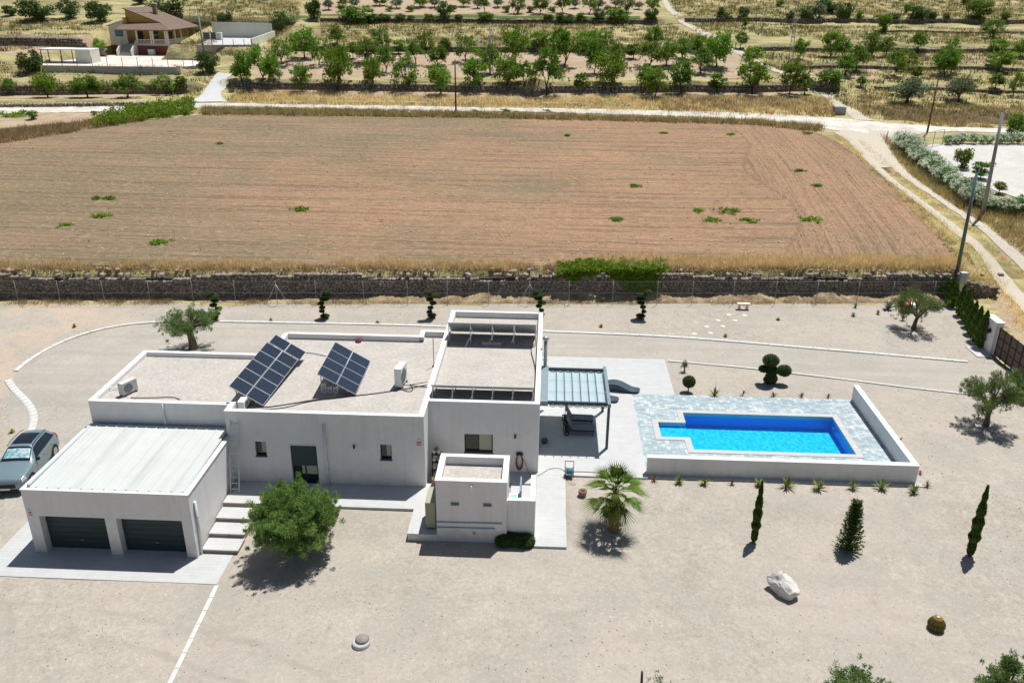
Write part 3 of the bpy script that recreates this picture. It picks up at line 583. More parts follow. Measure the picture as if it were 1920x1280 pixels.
hill_polys = [[(335, 104), (400, 100), (410, 60), (380, 44)], [(545, 90), (1345, 94), (1345, 70), (545, 66)], [(400, 110), (545, 100), (545, 40), (515, 44), (500, 88), (400, 92)], [(600, 66), (1240, 68), (1340, 80), (1250, 45), (1100, 42), (600, 42)], [(-20, 60), (200, 62), (190, 40), (-20, 38)], [(360, 40), (560, 44), (560, -6), (330, -6)], [(-20, 100), (190, 98), (180, 78), (-20, 75)],
              [(1300, 60), (1925, 90), (1925, 62), (1300, 38)], [(1270, 34), (1925, 38), (1925, -6), (1255, -6)], [(1440, 130), (1925, 165), (1925, 96), (1420, 94)], [(1540, 160), (1620, 215), (1925, 225), (1925, 172), (1600, 150)],
              [(80, 140), (380, 142), (385, 132), (80, 134)], [(-20, 150), (80, 140), (75, 118), (-20, 116)], [(340, 190), (400, 150), (396, 140), (350, 165)], [(425, 192), (520, 196), (480, 170), (430, 165)]]
XX, YY = [], []
for P in hill_polys:
    X, Y = scatter_poly(P, 2.4); XX.append(X); YY.append(Y)
X, Y = np.concatenate(XX), np.concatenate(YY); k = clump(X, Y, .35, .4); grass('dry_grass', X[k], Y[k], .38, .12, 9, mat('hill straw', (.58, .53, .26), .8, attr=True, trans=.4, world=False), 'dry yellow grass over the terraces of the hillside', .8)
k = R_.random(len(X)) < .22; grass('green_weeds', X[k], Y[k], .6, .14, 9, dark_l, 'green weeds among the dry grass of the hillside', .8)
# stubble and sprouts on the field
n = 9000; X = R_.uniform(-72, 45, n); Y = 66.5 + R_.uniform(0, 1, n)**1.4*56 + .05*X; k = (X < x_right(Y)-1) & (Y < y_far(X)-1); X, Y = X[k], Y[k]
grass('straw_stubble', X, Y, .13, .05, 6, grass_l, 'straw stubble scattered over the ploughed field', .5)
k = R_.random(len(X)) < .12; grass('small_sprouts', X[k], Y[k], .18, .06, 7, dark_l, 'small green sprouts dotted over the ploughed field', .35)
# ================================================================== the white house
ZT = 3.95
def slab(name, polys, z, m, th=.5, kind='structure'):
    mb = MB()
    for (x0, x1, y0, y1) in polys: mb.box(x0, x1, y0, y1, z-th, z)
    o = mb.build(name, m); tag(o, kind=kind); return o
slab('terrace', [(-15.35, -6.04, 33.85, 36.2)], 0, slab_m, .35)
slab('patio', [(-.3, 5.4, 37.3, 52.25), (5.4, 8.02, 46.95, 52.25), (-6.3, -.3, 36.5, 38.6)], 0, slab_m, .35)
slab('forecourt', [(-24.6, -13.9, 28.9, 33.4)], -.8, tiles('plank tiles pale', (.495, .495, .485), (.47, .47, .465), (.42, .42, .415), 1.2, .2, .55), .3)
mb = MB(); mb.hexa([(-.27, 31.68, -.6), (1.2, 31.68, -.6), (1.2, 37.3, -.4), (-.27, 37.3, -.4), (-.27, 31.68, -.28), (1.2, 31.68, -.28), (1.2, 37.3, -.003), (-.27, 37.3, -.003)])
tag(mb.build('walkway', slab_m), kind='structure')
# garden steps
e = empty('garden_steps', (-14.6, 31, -.8), 'flight of broad pale steps climbing beside the garage', 'steps')
riser = mat('brown step riser', (.30, .245, .20), .9, [(5, .2)])
for i, z in enumerate((-.2, -.4, -.6)):
    y1 = 33.85-.95*i; boxpart('tread', slab_m, e, -15.36, -13.72+.02*i, y1-.97, y1, z-.05, z)
    boxpart('riser', riser, e, -15.35, -13.75+.02*i, y1-.95, y1-.004, -.95, z-.052)
boxpart('riser', riser, e, -15.34, -13.72, 33.835, 33.848, -.195, -.03)
house = empty('white_house', (-10, 40, 0), 'white flat roofed house with solar panels on its gravel roofs', 'house')
def parapet(name, P, z0, z1, wd=.26, m=coping, closed=True, parent=house, skip=()):
    """coping strips around a rectangle list of corners (x0,x1,y0,y1)"""
    x0, x1, y0, y1 = P; mb = MB()
    if 's' not in skip: mb.box(x0, x1, y0, y0+wd, z0, z1)
    if 'n' not in skip: mb.box(x0, x1, y1-wd, y1, z0, z1)
    if 'w' not in skip: mb.box(x0, x0+wd, y0+wd, y1-wd, z0, z1)
    if 'e' not in skip: mb.box(x1-wd, x1, y0+wd, y1-wd, z0, z1)
    return mb.build(name, m, parent)
def block(P, z0, z1, roof, parent=house, skip=(), holes=()):
    """four walls, a gravel roof sunk behind a parapet"""
    x0, x1, y0, y1 = P; mb = MB(); t = .26; z1 = z1-.045
    if 's' not in skip:
        hs = sorted(holes); c = x0
        for (a, b, lo, hi) in hs:
            mb.box(c, a, y0, y0+t, z0, z1); mb.box(a, b, y0, y0+t, hi, z1)
            if lo > z0: mb.box(a, b, y0, y0+t, z0, lo)
            c = b
        mb.box(c, x1, y0, y0+t, z0, z1)
    if 'n' not in skip: mb.box(x0, x1, y1-t, y1, z0, z1)
    if 'w' not in skip: mb.box(x0, x0+t, y0+t, y1-t, z0, z1)
    if 'e' not in skip: mb.box(x1-t, x1, y0+t, y1-t, z0, z1)
    o = mb.build('wall', plaster, parent)
    if roof: boxpart('roof', roofgr, parent, x0+t, x1-t, y0+t, y1-t, roof-.3, roof)
    return o
# main block: facade openings measured in the plane Y = 35.8
MX0, MX1, MY0, MY1 = -15.5, -5.77, 35.8, 45.9
def fr(x0, y0, x1, y1, Y): a = aty(x0, y0, Y); b = aty(x1, y1, Y); return a[0], b[0], b[2], a[2]
w1 = fr(477, 827, 501, 855, MY0); w2 = fr(712, 833, 735, 862, MY0); dr = fr(543, 834, 601, 905, MY0); dr = (dr[0], dr[1]-.05, 0, dr[3])
block((MX0, MX1, MY0, MY1), -.3, ZT, 3.62, holes=[w1, w2, dr], skip=('n',))
parapet('coping', (MX0-.02, MX1-.24, MY0-.02, MY1), ZT-.045, ZT, .27, skip=('e', 'n'))
boxpart('coping', coping, house, MX1-.26, MX1+.02, MY0-.02, 37.46, ZT-.045, ZT+.002)
# rear stub of the main block
TX0, TX1, TY0, TY1 = -6.0, -.21, 37.48, 50.15
boxpart('wall', plaster, house, MX0, -7.45, MY1-.26, MY1, -.3, ZT-.045); boxpart('coping', coping, house, MX0-.02+.27, -7.18, MY1-.27, MY1, ZT-.045, ZT-.002)
boxpart('wall', plaster, house, -7.45, -7.2, MY1+.001, 46.75, -.1, ZT-.05); boxpart('wall', plaster, house, -7.2, -6.0, 46.5, 46.75, -.1, ZT-.05); boxpart('coping', coping, house, -7.47, -7.18, MY1+.001, 46.77, ZT-.049, ZT-.003); boxpart('coping', coping, house, -7.18, -6.03, 46.48, 46.77, ZT-.049, ZT-.003)
boxpart('roof', roofgr, house, -7.2, -6.0, MY1-.25, 46.5, 3.3, 3.60)
# tall block behind right
w3 = fr(870.5, 813, 924, 849, TY0)
block((TX0, TX1, TY0, TY1), -.3, ZT, 3.58, holes=[w3], skip=())
parapet('coping', (TX0-.02, TX1+.02, TY0-.02, TY1+.02), ZT-.045, ZT+.004, .27)
# wing at left
WX0, WX1, WY0, WY1 = -22.68, -15.5, 36.6, 42.85
block((WX0, WX1, WY0, WY1), -.9, 3.86, 3.62, skip=('e',))
parapet('coping', (WX0-.02, WX1-.003, WY0-.02, WY1+.02), 3.815, 3.86, .26, skip=('e',))
frame_m = mat('anthracite frame', (.03, .042, .05), .4, world=False)
curtain = mat('pale curtain', (.42, .43, .34), .9, world=False)
def window(P, Y, parts, depth=.14, sill=True, name='window'):
    x0, x1, z0, z1 = P; y = Y+depth
    fm = MB(); t = .05
    fm.box(x0+.002, x1-.002, y, y+.06, z1-t, z1-.002); fm.box(x0+.002, x1-.002, y, y+.06, z0+.002, z0+t); fm.box(x0+.002, x0+t, y, y+.06, z0+t, z1-t); fm.box(x1-t, x1-.002, y, y+.06, z0+t, z1-t)
    xm = (x0+x1)/2; 
    if parts > 1: fm.box(xm-t/2, xm+t/2, y, y+.06, z0+t, z1-t)
    f = fm.build(name, frame_m, house); boxpart('pane', glassd, f, x0+t, x1-t, y+.02, y+.035, z0+t, z1-t)
    boxpart('curtain', curtain, f, xm+.02, x1-t-.02, y+.012, y+.018, z0+t+(.1 if parts < 2 else .04), z1-t-.02)
    if sill: boxpart('sill', mat('grey sill', (.12, .14, .16), .6, world=False), f, x0-.03, x1+.03, Y-.04, Y+depth, z0-.045, z0+.004)
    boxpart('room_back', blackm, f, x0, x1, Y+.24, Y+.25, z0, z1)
    return f
window(w1, MY0, 1); window(w2, MY0, 1); window(w3, TY0, 2)
# glazed door half covered by a rolled down shutter
x0, x1, z0, z1 = dr
shm = mat('dark green grey shutter', (.035, .062, .066), .5, world=False)
d = MB(); d.box(x0, x0+.07, MY0+.13, MY0+.2, 0, z1); d.box(x1-.07, x1, MY0+.13, MY0+.2, 0, z1); d.box((x0+x1)/2-.04, (x0+x1)/2+.04, MY0+.13, MY0+.2, 0, z1); d.box(x0, x1, MY0+.128, MY0+.2, 0.01, .09)
dd = d.build('terrace_door', frame_m, house); boxpart('pane', glassd, dd, x0+.07, x1-.07, MY0+.16, MY0+.17, .09, z1)
s_ = MB(); nz = 15; zs0 = .95
for i in range(nz): h0 = zs0+(z1-zs0)*i/nz; s_.box(x0+.02, x1-.02, MY0+.08, MY0+.105, h0+.008, zs0+(z1-zs0)*(i+1)/nz)
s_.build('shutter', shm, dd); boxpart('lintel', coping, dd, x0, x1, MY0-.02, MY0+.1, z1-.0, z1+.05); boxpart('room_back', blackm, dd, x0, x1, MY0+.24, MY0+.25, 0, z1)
boxpart('curtain', curtain, dd, x1-.85, x1-.09, MY0+.145, MY0+.155, .45, .93)
# garage
garage = empty('garage', (-19, 30.6, -.8), 'low white double garage with two dark doors and a white ribbed roof', 'garage')
GX0, GX1, GY0, GY1, GZ = -22.88, -15.4, 30.62, 36.58, 2.53
d1, d2 = (-22.34, -19.35), (-18.84, -15.87)
mb = MB(); t = .42; dz = 1.17
mb.box(GX0, GX1, GY0, GY0+t, dz, GZ-.05)
for a, b in ((GX0, d1[0]), (d1[1], d2[0]), (d2[1], GX1)): mb.box(a, b, GY0, GY0+t, -1.1, dz)
mb.box(GX0, GX0+.25, GY0+t, GY1, -1.1, GZ-.05); mb.box(GX1-.25, GX1, GY0+t, GY1, -1.1, GZ-.05)
mb.build('wall', plaster, garage)
parapet('coping', (GX0-.03, GX1+.03, GY0-.03, GY1), GZ-.05, GZ+.01, .24, parent=garage, skip=('n',))
# ribbed sheet roof
mb = MB(); n = 14; X0, X1 = GX0+.2, GX1-.2; zt0, zt1 = GZ+.02, GZ+.12; wdt = (X1-X0)/n
for i in range(n):
    a = X0+i*wdt; pr = [(0, 0), (.36, 0), (.40, .045), (.52, .045), (.56, 0), (.96, 0), (1, 0)]
    pr = [(0, 0), (.74, 0), (.79, .03), (.90, .03), (.95, 0), (1, 0)]
    for (u0, h0), (u1, h1) in zip(pr[:-1], pr[1:]):
        mb.poly([(a+u0*wdt, GY0+.16, zt0+h0), (a+u1*wdt, GY0+.16, zt0+h1), (a+u1*wdt, GY1-.12, zt1+h1), (a+u0*wdt, GY1-.12, zt1+h0)])
        mb.poly([(a+u0*wdt, GY0+.16, zt0+h0), (a+u0*wdt, GY0+.16, zt0-.02), (a+u1*wdt, GY0+.16, zt0-.02), (a+u1*wdt, GY0+.16, zt0+h1)])
def _sheet(n, L, src, cur, noise, mapr, mix, bs):
    mp = n.nodes.new('ShaderNodeMapping'); mp.inputs['Scale'].default_value = (2.4, .12, 1); L.new(src, mp.inputs[0])
    t = n.nodes.new('ShaderNodeTexNoise'); t.inputs['Scale'].default_value = 1.; t.inputs['Detail'].default_value = 5; L.new(mp.outputs[0], t.inputs['Vector'])
    return mix(mapr(t.outputs[0], .5, .72, 0, .7), cur, (.41, .44, .415))
mb.build('sheet_roof', mat('white ribbed sheet', (.535, .55, .525), .45, [(1, .04)], extra=_sheet), garage)
mb = MB(); mb.box(GX0+.2, GX0+.34, GY0+.2, GY1-.14, zt0+.0, zt1+.03); mb.build('edge_flashing', mat('grey flashing', (.5, .55, .56), .5), garage)
doorm = mat('anthracite garage door', (.032, .052, .06), .45, [(.6, .1)], world=False)
for a, b in (d1, d2):
    m_ = MB(); n = 7
    for i in range(n): z0 = -.79+(dz+.79)*i/n; m_.box(a, b, GY0+.40, GY0+.44, z0+.012, -.79+(dz+.79)*(i+1)/n)
    m_.box(a, b, GY0+.44, GY0+.47, -.79, dz)
    g = m_.build('garage_door', doorm, garage); boxpart('handle', metal, g, (a+b)/2-.08, (a+b)/2+.08, GY0+.37, GY0+.40, -.35, -.32)
# outhouse with heat pump terrace
outh = empty('pump_house', (-3, 32, -.4), 'small white outbuilding with gravel top in front of the house', 'outbuilding')
OX0, OX1, OY0, OY1, OZ = -4.72, -1.54, 31.93, 34.22, 2.88
mb = MB(); t = .22
mb.box(OX0, OX1, OY0, OY0+t, -.7, OZ-.05); mb.box(OX0, OX1, OY1-t, OY1, -.7, OZ-.05); mb.box(OX0, OX0+t, OY0+t, OY1-t, -.7, OZ-.05); mb.box(OX1-t, OX1, OY0+t, OY1-t, -.7, OZ-.05)
mb.build('wall', plaster, outh); parapet('coping', (OX0-.03, OX1+.03, OY0-.03, OY1+.03), OZ-.05, OZ, .27, parent=outh); boxpart('roof', roofgr, outh, OX0+t, OX1-t, OY0+t, OY1-t, 2.3, 2.46)
mb = MB(); mb.box(OX1+.003, -.28, OY0+.18, OY0+.36, -.7, 1.8); mb.box(-.48, -.28, OY0+.36, 34.25, -.7, 1.8); mb.build('side_wall', plaster, outh)
mb = MB(); mb.box(OX1+.035, -.26, OY0+.15, OY0+.38, 1.8, 1.85); mb.box(-.50, -.26, OY0+.38, 34.27, 1.8, 1.85); mb.build('side_coping', coping, outh)
boxpart('yard_floor', conc_m, outh, OX1+.003, -.3, OY0+.37, 37.3, -.3, -.012)
mb = MB(); mb.box(-6.06, OX0-.003, 31.9, 36.1, -.9, -.03); mb.build('plinth', plaster, outh); mb = MB(); mb.box(-6.08, -5.68, 31.88, 36.1, -.03, .012); mb.box(-5.68, OX0-.003, 31.88, 36.1, -.03, .004)
mb.build('plinth_top', conc_m, outh)
mb = MB(); mb.box(-1.05, -.97, 34.3, 35.6, .0, .9); mb.build('screen_post', greyb, outh); mb = MB(); mb.beam((-.97, 34.75, 1.0), (-.3, 34.75, 1.0), .05, .05); mb.build('rail', darkm, outh)
ventm = mat('grey vent', (.36, .38, .39), .6, world=False)
def facepart(name, m, parent, px, Y, th=.03):
    a = aty(px[0], px[1], Y); b = aty(px[2], px[3], Y); return boxpart(name, m, parent, a[0], b[0], Y-th, Y, b[2], a[2])
for r in ((845, 941, 861, 947), (906, 943, 922, 949)):
    v_ = facepart('vent', ventm, outh, r, OY0); a = aty(r[0], r[1], OY0); b = aty(r[2], r[3], OY0); m_ = MB()
    for i in range(3): z = b[2]+(a[2]-b[2])*(i+.5)/3; m_.box(a[0]+.02, b[0]-.02, OY0-.04, OY0-.03, z-.012, z+.012)
    m_.build('louvre', darkm, v_)
facepart('socket_box', ventm, outh, (886, 996, 892, 1001), OY0)
for (xa, xb, yy) in ((818, 941, 978.5), (818, 928, 988)):
    a = aty(xa, yy, OY0-.04); b = aty(xb, yy+3, OY0-.04); m_ = MB(); m_.tube([a, b], .03, 8); m_.build('pipe', mat('grey blue pipe', (.42, .5, .54), .5, world=False), outh)
def wall_lamp(px, py, Y, label, m=blackm):
    p = aty(px, py, Y); e = empty('wall_lamp', p, label, 'lamp', 'small wall lamps'); boxpart('bracket', m, e, p[0]-.03, p[0]+.03, Y-.03, Y, p[2]-.04, p[2]+.04)
    m_ = MB(); m_.tube([p+[0, -.07, -.1], p+[0, -.07, .1]], .045, 12); m_.build('lamp_body', m, e); return e
wall_lamp(664, 836, MY0, 'small black lamp on the wall left of the right hand small window'); wall_lamp(966, 817, TY0, 'small black lamp on the wall above the coiled orange hose')
wall_lamp(884, 912, OY0, 'small pale lamp on the front wall of the outbuilding', whitem)
pipem = mat('pale grey pipe', (.66, .72, .74), .5, [(3, .06)], world=False)
def downpipe(P, label, r=.05, brackets=True):
    e = empty('downpipe', P[-1], label, 'downpipe'); m_ = MB(); m_.tube(P, r, 10); m_.build('pipe', pipem, e)
    if brackets:
        for k in (.3, .75): q = np.array(P[0])*(1-k)+np.array(P[-1])*k; boxpart('bracket', metal, e, q[0]-.075, q[0]+.075, q[1]-.02, q[1]+.06, q[2]-.02, q[2]+.02)
    return e
a = aty(606, 796, MY0-.06); downpipe([a, [a[0], a[1], 1.9], [a[0]+.02, a[1], .02]], 'pale downpipe beside the terrace door of the main facade', .06)
a = aty(304, 758, WY0-.06); downpipe([a, [a[0]+.02, a[1], 2.95], [a[0]+.06, a[1]-.1, 2.74]], 'thin pipe on the white wall above the garage roof', .035, False)
downpipe([(GX1+.06, 31.05, 1.9), (GX1+.06, 31.05, .6), (GX1+.06, 30.95, -.78)], 'pale downpipe on the side wall of the garage', .06)
a = aty(409, 829, GY1-.3); boxpart('spout', bluem, garage, GX1-.02, GX1+.16, GY1-.5, GY1-.3, 2.1, 2.25)
# warning signs
signw = mat('sign white', (.75, .72, .70), .5, world=False); signr = mat('sign red', (.50, .12, .09), .5, world=False)
for px, Y, lab in (((780.5, 824, 791, 835), MY0, 'small red and white notice at the right end of the main facade'), ((52, 955, 61.5, 966), GY0, 'small red and white notice at the left edge of the garage front')):
    a = aty(px[0], px[1], Y); b = aty(px[2], px[3], Y); e = empty('alarm_sign', ((a[0]+b[0])/2, Y, b[2]), lab, 'sign', 'red and white warning notices')
    boxpart('plate', signw, e, a[0], b[0], Y-.02, Y, b[2], a[2]); z = b[2]; h = a[2]-b[2]; boxpart('red_band', signr, e, a[0]+.015, b[0]-.015, Y-.024, Y-.02, z+h*.42, z+h*.72); boxpart('red_band', signr, e, a[0]+.015, b[0]-.015, Y-.024, Y-.02, z+h*.05, z+h*.25)
    m_ = MB(); m_.tube([((a[0]+b[0])/2, Y-.03, a[2]+.02), ((a[0]+b[0])/2, Y-.03, a[2]+.07)], .02, 8); m_.build('sensor', metal, e)
# ladder
e = empty('ladder', (-15.05, 34.75, 0), 'tall silver ladder leaning on the left end of the facade', 'ladder'); lx0, lx1 = -15.27, -14.84
bz = 3.45; rl = MB()
def lp(x, t, dy=0): return np.array([x, 34.72+(35.77-34.72)*t+dy, bz*t])
for x in (lx0, lx1):
    m_ = MB(); m_.beam(lp(x, 0), lp(x, .62), .035, .07); m_.beam(lp(x, .45, .05), lp(x, 1, .03), .028, .06); m_.build('side_rail', mat('ladder alloy', (.66, .65, .6), .5, world=False), e)
for i in range(12):
    t = (i+.6)/12.2; m_ = MB(); m_.tube([lp(lx0, t, .03*(t > .55)), lp(lx1, t, .03*(t > .55))], .017, 8); m_.build('rung', mat('ladder alloy', (.66, .65, .6), .5, world=False), e)
# ------------------------------------------------------------------ roof equipment
def fan_unit(P, w_, d_, h_, rz, label, m=whitem, legs=True, fans=1):
    e = empty('heat_pump' if h_ > 1 else 'air_conditioner', P, label, 'air conditioner', None, rz); m_ = MB(); m_.box(-w_/2, w_/2, -d_/2, d_/2, .08, h_); m_.build('casing', m, e, local=True, bevel=.015)
    for i in range(fans):
        x = (-w_*.12) if fans == 1 else 0; z = h_*.54 if fans == 1 else h_*(.3+.44*i); r = h_*.36 if fans == 1 else h_*.2; m_ = MB(); m_.tube([(x, -d_/2-.012, z), (x, -d_/2+.01, z)], r, 24); f = m_.build('fan_grille', ventm, e, local=True)
        m_ = MB()
        for k in range(4): m_.tube([(x+(r*(.25+.22*k))*math.cos(q*math.pi/9), -d_/2-.016, z+(r*(.25+.22*k))*math.sin(q*math.pi/9)) for q in range(19)], .006, 4, cap=False)
        m_.build('guard_ring', blackm, f, local=True)
    for s in (-1, 1): m_ = MB(); m_.box(s*w_*.36-.04, s*w_*.36+.04, -d_/2-.05, d_/2+.05, 0, .08); m_.build('foot_rail', darkm, e, local=True)
    m_ = MB(); m_.box(w_/2+.001, w_/2+.02, -d_*.3, d_*.3, h_*.2, h_*.5); m_.build('valve_cover', ventm, e, local=True); return e
fan_unit((-21.3, 38.0, 3.62), .9, .34, .72, math.radians(64), 'grey air conditioner unit on the left wing roof', mat('dusty white casing', (.55, .56, .54), .6, [(5, .08)], world=False))
fan_unit((-14.86, 36.75, 3.62), .85, .32, .55, math.radians(90), 'white air conditioner unit at the front left corner of the main roof')
fan_unit((-7.55, 39.9, 3.62), 1.0, .38, 1.12, math.radians(82), 'tall white air conditioner on the main roof near the right parapet')
fan_unit((-5.05, 32.95, 0.01), 1.35, .46, 1.42, math.radians(90), 'big beige heat pump in front of the house beside the outbuilding', mat('dull green grey casing', (.36, .36, .26), .5, world=False), fans=2)
pvm_c = {}
def _pv(n, L, src, cur, noise, mapr, mix, bs):
    b = n.nodes.new('ShaderNodeTexBrick'); b.offset = 0; b.inputs['Color1'].default_value = (.012, .02, .036, 1); b.inputs['Color2'].default_value = (.016, .026, .045, 1); b.inputs['Mortar'].default_value = (.05, .065, .085, 1)
    b.inputs['Scale'].default_value = 1; b.inputs['Brick Width'].default_value = .105; b.inputs['Row Height'].default_value = .105; b.inputs['Mortar Size'].default_value = .006
    uv = n.nodes.new('ShaderNodeTexCoord'); L.new(uv.outputs['Object'], b.inputs['Vector']); return b.outputs['Color']
pv_m = mat('photovoltaic cells', (.02, .03, .05), .18, extra=_pv, spec=.5, world=False)
alu = mat('bright aluminium', (.48, .50, .52), .4, metal=.3, world=False)
def pv_module(parent, O, U, V, w_, h_):
    """module with origin O, unit axes U (width) and V (length)"""
    N = np.cross(U, V); o = empty('solar_panel', O, parent=None) if False else None
    M = Matrix(((U[0], V[0], N[0]), (U[1], V[1], N[1]), (U[2], V[2], N[2]))).to_4x4()
    m_ = MB(); t = .018
    m_.box(0, w_, 0, t, -.035, .004); m_.box(0, w_, h_-t, h_, -.035, .004); m_.box(0, t, t, h_-t, -.035, .004); m_.box(w_-t, w_, t, h_-t, -.035, .004)
    f = m_.build('solar_panel', alu, parent, local=True); f.rotation_mode = 'QUATERNION'; f.rotation_quaternion = M.to_quaternion(); f.location = Vector(O) - Vector(wloc(parent)); 
    m_ = MB(); m_.box(t, w_-t, t, h_-t, -.012, 0.0); m_.build('cells', pv_m, f, local=True); m_ = MB(); m_.box(t, w_-t, t, h_-t, -.03, -.014); m_.build('back_sheet', mat('grey panel underside', (.33, .35, .36), .6, [(2, .1)], world=False), f, local=True); return f
def tilted_array(A, B, C, D, rows, label, extra=None):
    A, B, C, D = map(lambda p: np.array(p, float), (A, B, C, D)); U = (B-A+C-D)/2; V = (A-D+B-C)/2; wd = np.linalg.norm(U); ln = np.linalg.norm(V); U /= wd; V = V/np.linalg.norm(V); V -= U*np.dot(U, V); V /= np.linalg.norm(V)
    e = empty('solar_array', ((C[0]+D[0])/2, (A[1]+C[1])/2, 3.62), label, 'solar panels', 'tilted solar arrays on the main roof'); g = .02
    for i in range(rows):
        for j in range(2): pv_module(e, D+U*(j*wd/2+g/2)+V*(i*ln/rows+g/2), U, V, wd/2-g, ln/rows-g)
    if extra is not None:
        for j in range(2): pv_module(e, D+U*(j*wd/2+g/2+extra)+V*(ln+g/2)+np.array([0, 0, .06]), U, V, wd/2-g, ln/rows-g)
    m_ = MB(); N = np.cross(U, V); tot = ln*(1+(1/rows if extra is not None else 0))
    for s in (.2, .8): m_.beam(D+U*wd*s-N*.06, D+U*wd*s-N*.06+V*tot, .05, .05)
    m_.build('mounting_rail', alu, e)
    for k in (.1, .5, .9):
        p = D+V*tot*k-N*.09; q = D+U*wd*.9+V*tot*k-N*.09; m2 = MB(); m2.beam(p+U*.15, (p[0]+.1, p[1], 3.62), .05, .05); m2.beam((p[0]+.1, p[1], 3.66), (q[0], q[1], 3.66), .05, .05); m2.build('support_frame', alu, e)
    return e
tilted_array((-11.63, 42.56, 4.82), (-9.71, 42.59, 3.7), (-9.63, 38.37, 3.72), (-11.54, 38.34, 4.86), 4, 'smaller tilted array of eight solar panels in the middle of the main roof')
tilted_array((-15.22, 41.9, 4.99), (-13.56, 41.83, 3.99), (-13.94, 36.87, 3.72), (-15.6, 36.94, 4.72), 5, 'larger tilted array of twelve solar panels at the left of the main roof', .13)
# inverter boxes under the smaller array
for i, (dx, h_) in enumerate(((0, .52), (.32, .34), (.62, .34))):
    p = (-11.35+dx, 38.72, 3.62); e = empty('electric_box', p, ['tallest grey electric box under the smaller solar array', 'middle grey electric box under the smaller solar array', 'grey electric box nearest the low corner of the smaller solar array'][i], 'box', 'electric boxes under the solar array')
    m_ = MB(); m_.box(p[0]-.12, p[0]+.12, p[1]-.09, p[1]+.09, 3.62, 3.62+h_); m_.build('case', whitem, e, bevel=.01); boxpart('lid', ventm, e, p[0]-.09, p[0]+.09, p[1]-.1, p[1]-.091, 3.68, 3.56+h_)
# rows of panels on the right block, seen from behind
backm = mat('grey panel underside', (.33, .35, .36), .6, [(2, .1)], world=False)
def back_row(yh, zh, yl, zl, x0, x1, n, label):
    e = empty('solar_array', ((x0+x1)/2, yh, 3.58), label, 'solar panels', 'rows of solar panels seen from behind'); U = np.array([-1., 0, 0]); V = np.array([0, yh-yl, zh-zl]); ln = np.linalg.norm(V); V /= ln; wd = (x1-x0)/n
    for i in range(n): pv_module(e, np.array([x1-i*wd-.01, yl, zl]), U, V, wd-.02, ln)
    for i in range(n+1):
        x = x0+.05+(x1-x0-.1)*i/n; m_ = MB(); m_.beam((x, yh+.06, 3.58), (x, yh+.06, zh-.06), .05, .05); m_.beam((x, yh+.06, 3.61), (x, yl, 3.61), .05, .05); m_.beam((x, yh+.08, zh-.4), (x, yh+.62, zh-.62), .04, .04); m_.build('support_leg', alu, e)
    m_ = MB(); m_.beam((x0, yh+.01, zh+.0), (x1, yh+.01, zh+.0), .05, .06); m_.build('top_rail', alu, e)
    return e
back_row(38.12, 4.5, 39.65, 3.68, TX0+.3, TX1-.3, 5, 'row of solar panels seen from behind at the front of the right roof')
back_row(45.55, 4.92, 47.25, 3.72, TX0+.28, TX1-.33, 4, 'row of solar panels seen from behind at the back of the right roof')
p = at(922, 648, 3.58); e = empty('brick_stack', p, 'stack of pale blocks with red bricks holding down the back solar row', 'bricks'); brk = mat('red brick', (.45, .15, .09), .9, [(9, .2)], world=False); blk = mat('grey block', (.45, .43, .41), .9, [(7, .15)], world=False)
for i in range(4): boxpart('block', blk, e, p[0]-.56+.28*i, p[0]-.56+.28*i+.26, p[1], p[1]+.2, 3.58, 3.78)
for i in range(4): boxpart('brick', brk, e, p[0]-.42+.24*i, p[0]-.42+.24*i+.22, p[1]+.03, p[1]+.16, 3.782, 3.84)
# flue
p0 = np.array([.0, 44.5, 2.7]); zt = aty(1019, 632, 44.5)[2]; e = empty('chimney_flue', (.02, 44.5, .5), 'steel chimney pipe standing against the right wall above the pergola', 'chimney')
m_ = MB(); m_.tube([(.02, 44.5, .5), (.02, 44.5, zt-.15)], .10, 16); m_.build('pipe', metal, e); m_ = MB(); m_.lathe((.02, 44.5, zt-.15), [(.1, 0), (.18, .02), (.19, .1), (.1, .2), (.03, .22)], 16); m_.build('cowl', metal, e)
m_ = MB(); m_.box(-.19, .16, 44.47, 44.53, 3.2, 3.24); m_.box(-.19, .16, 44.47, 44.53, 1.8, 1.84); m_.build('wall_clamp', metal, e)
# antenna rods
for px, py, top, lab in ((813.5, 687, 634, 'thin dark aerial rod standing on the main roof by the right parapet'),):
    p = at(px, py, 3.62); z = aty(px-.5, top, p[1])[2]; e = empty('aerial', p, lab, 'aerial'); m_ = MB(); m_.tube([p, (p[0], p[1], z)], .02, 6); m_.build('rod', darkm, e); m_ = MB(); m_.lathe(p, [(.1, 0), (.09, .05), (.02, .07)], 12); m_.build('foot', blackm, e)
# cables
def cable(P, z, r, label, m=blackm, name='cable', fn=None):
    pts = [at(x, y, z) + [0, 0, r] for x, y in P]; pts = smooth(pts, 2); m_ = MB(); m_.tube(pts, r, 6); o = m_.build(name, m, None, origin=pts[0]); return tag(o, label, 'cable')
cable([(452, 765), (500, 764), (540, 758), (600, 748), (640, 744), (690, 740), (745, 732), (800, 722)], 3.63, .022, 'long black cable running along the main roof to the tall unit')
cable([(488, 768), (530, 766), (580, 752), (640, 746), (668, 742)], 3.63, .018, 'second black cable curving under the smaller solar array')
cable([(748, 716), (760, 724), (780, 720), (800, 717)], 3.85, .02, 'upper black hose from the tall unit to the parapet')
cable([(752, 730), (770, 736), (776, 727), (765, 720), (780, 724), (802, 726)], 3.64, .018, 'looped black hose beside the tall unit on the main roof')
cable([(568, 661), (590, 663), (612, 668)], 3.64, .018, 'short black cable between the two solar arrays')
cable([(245, 746), (290, 746), (325, 744), (337, 749)], 3.64, .02, 'dark cable lying on the left wing roof')
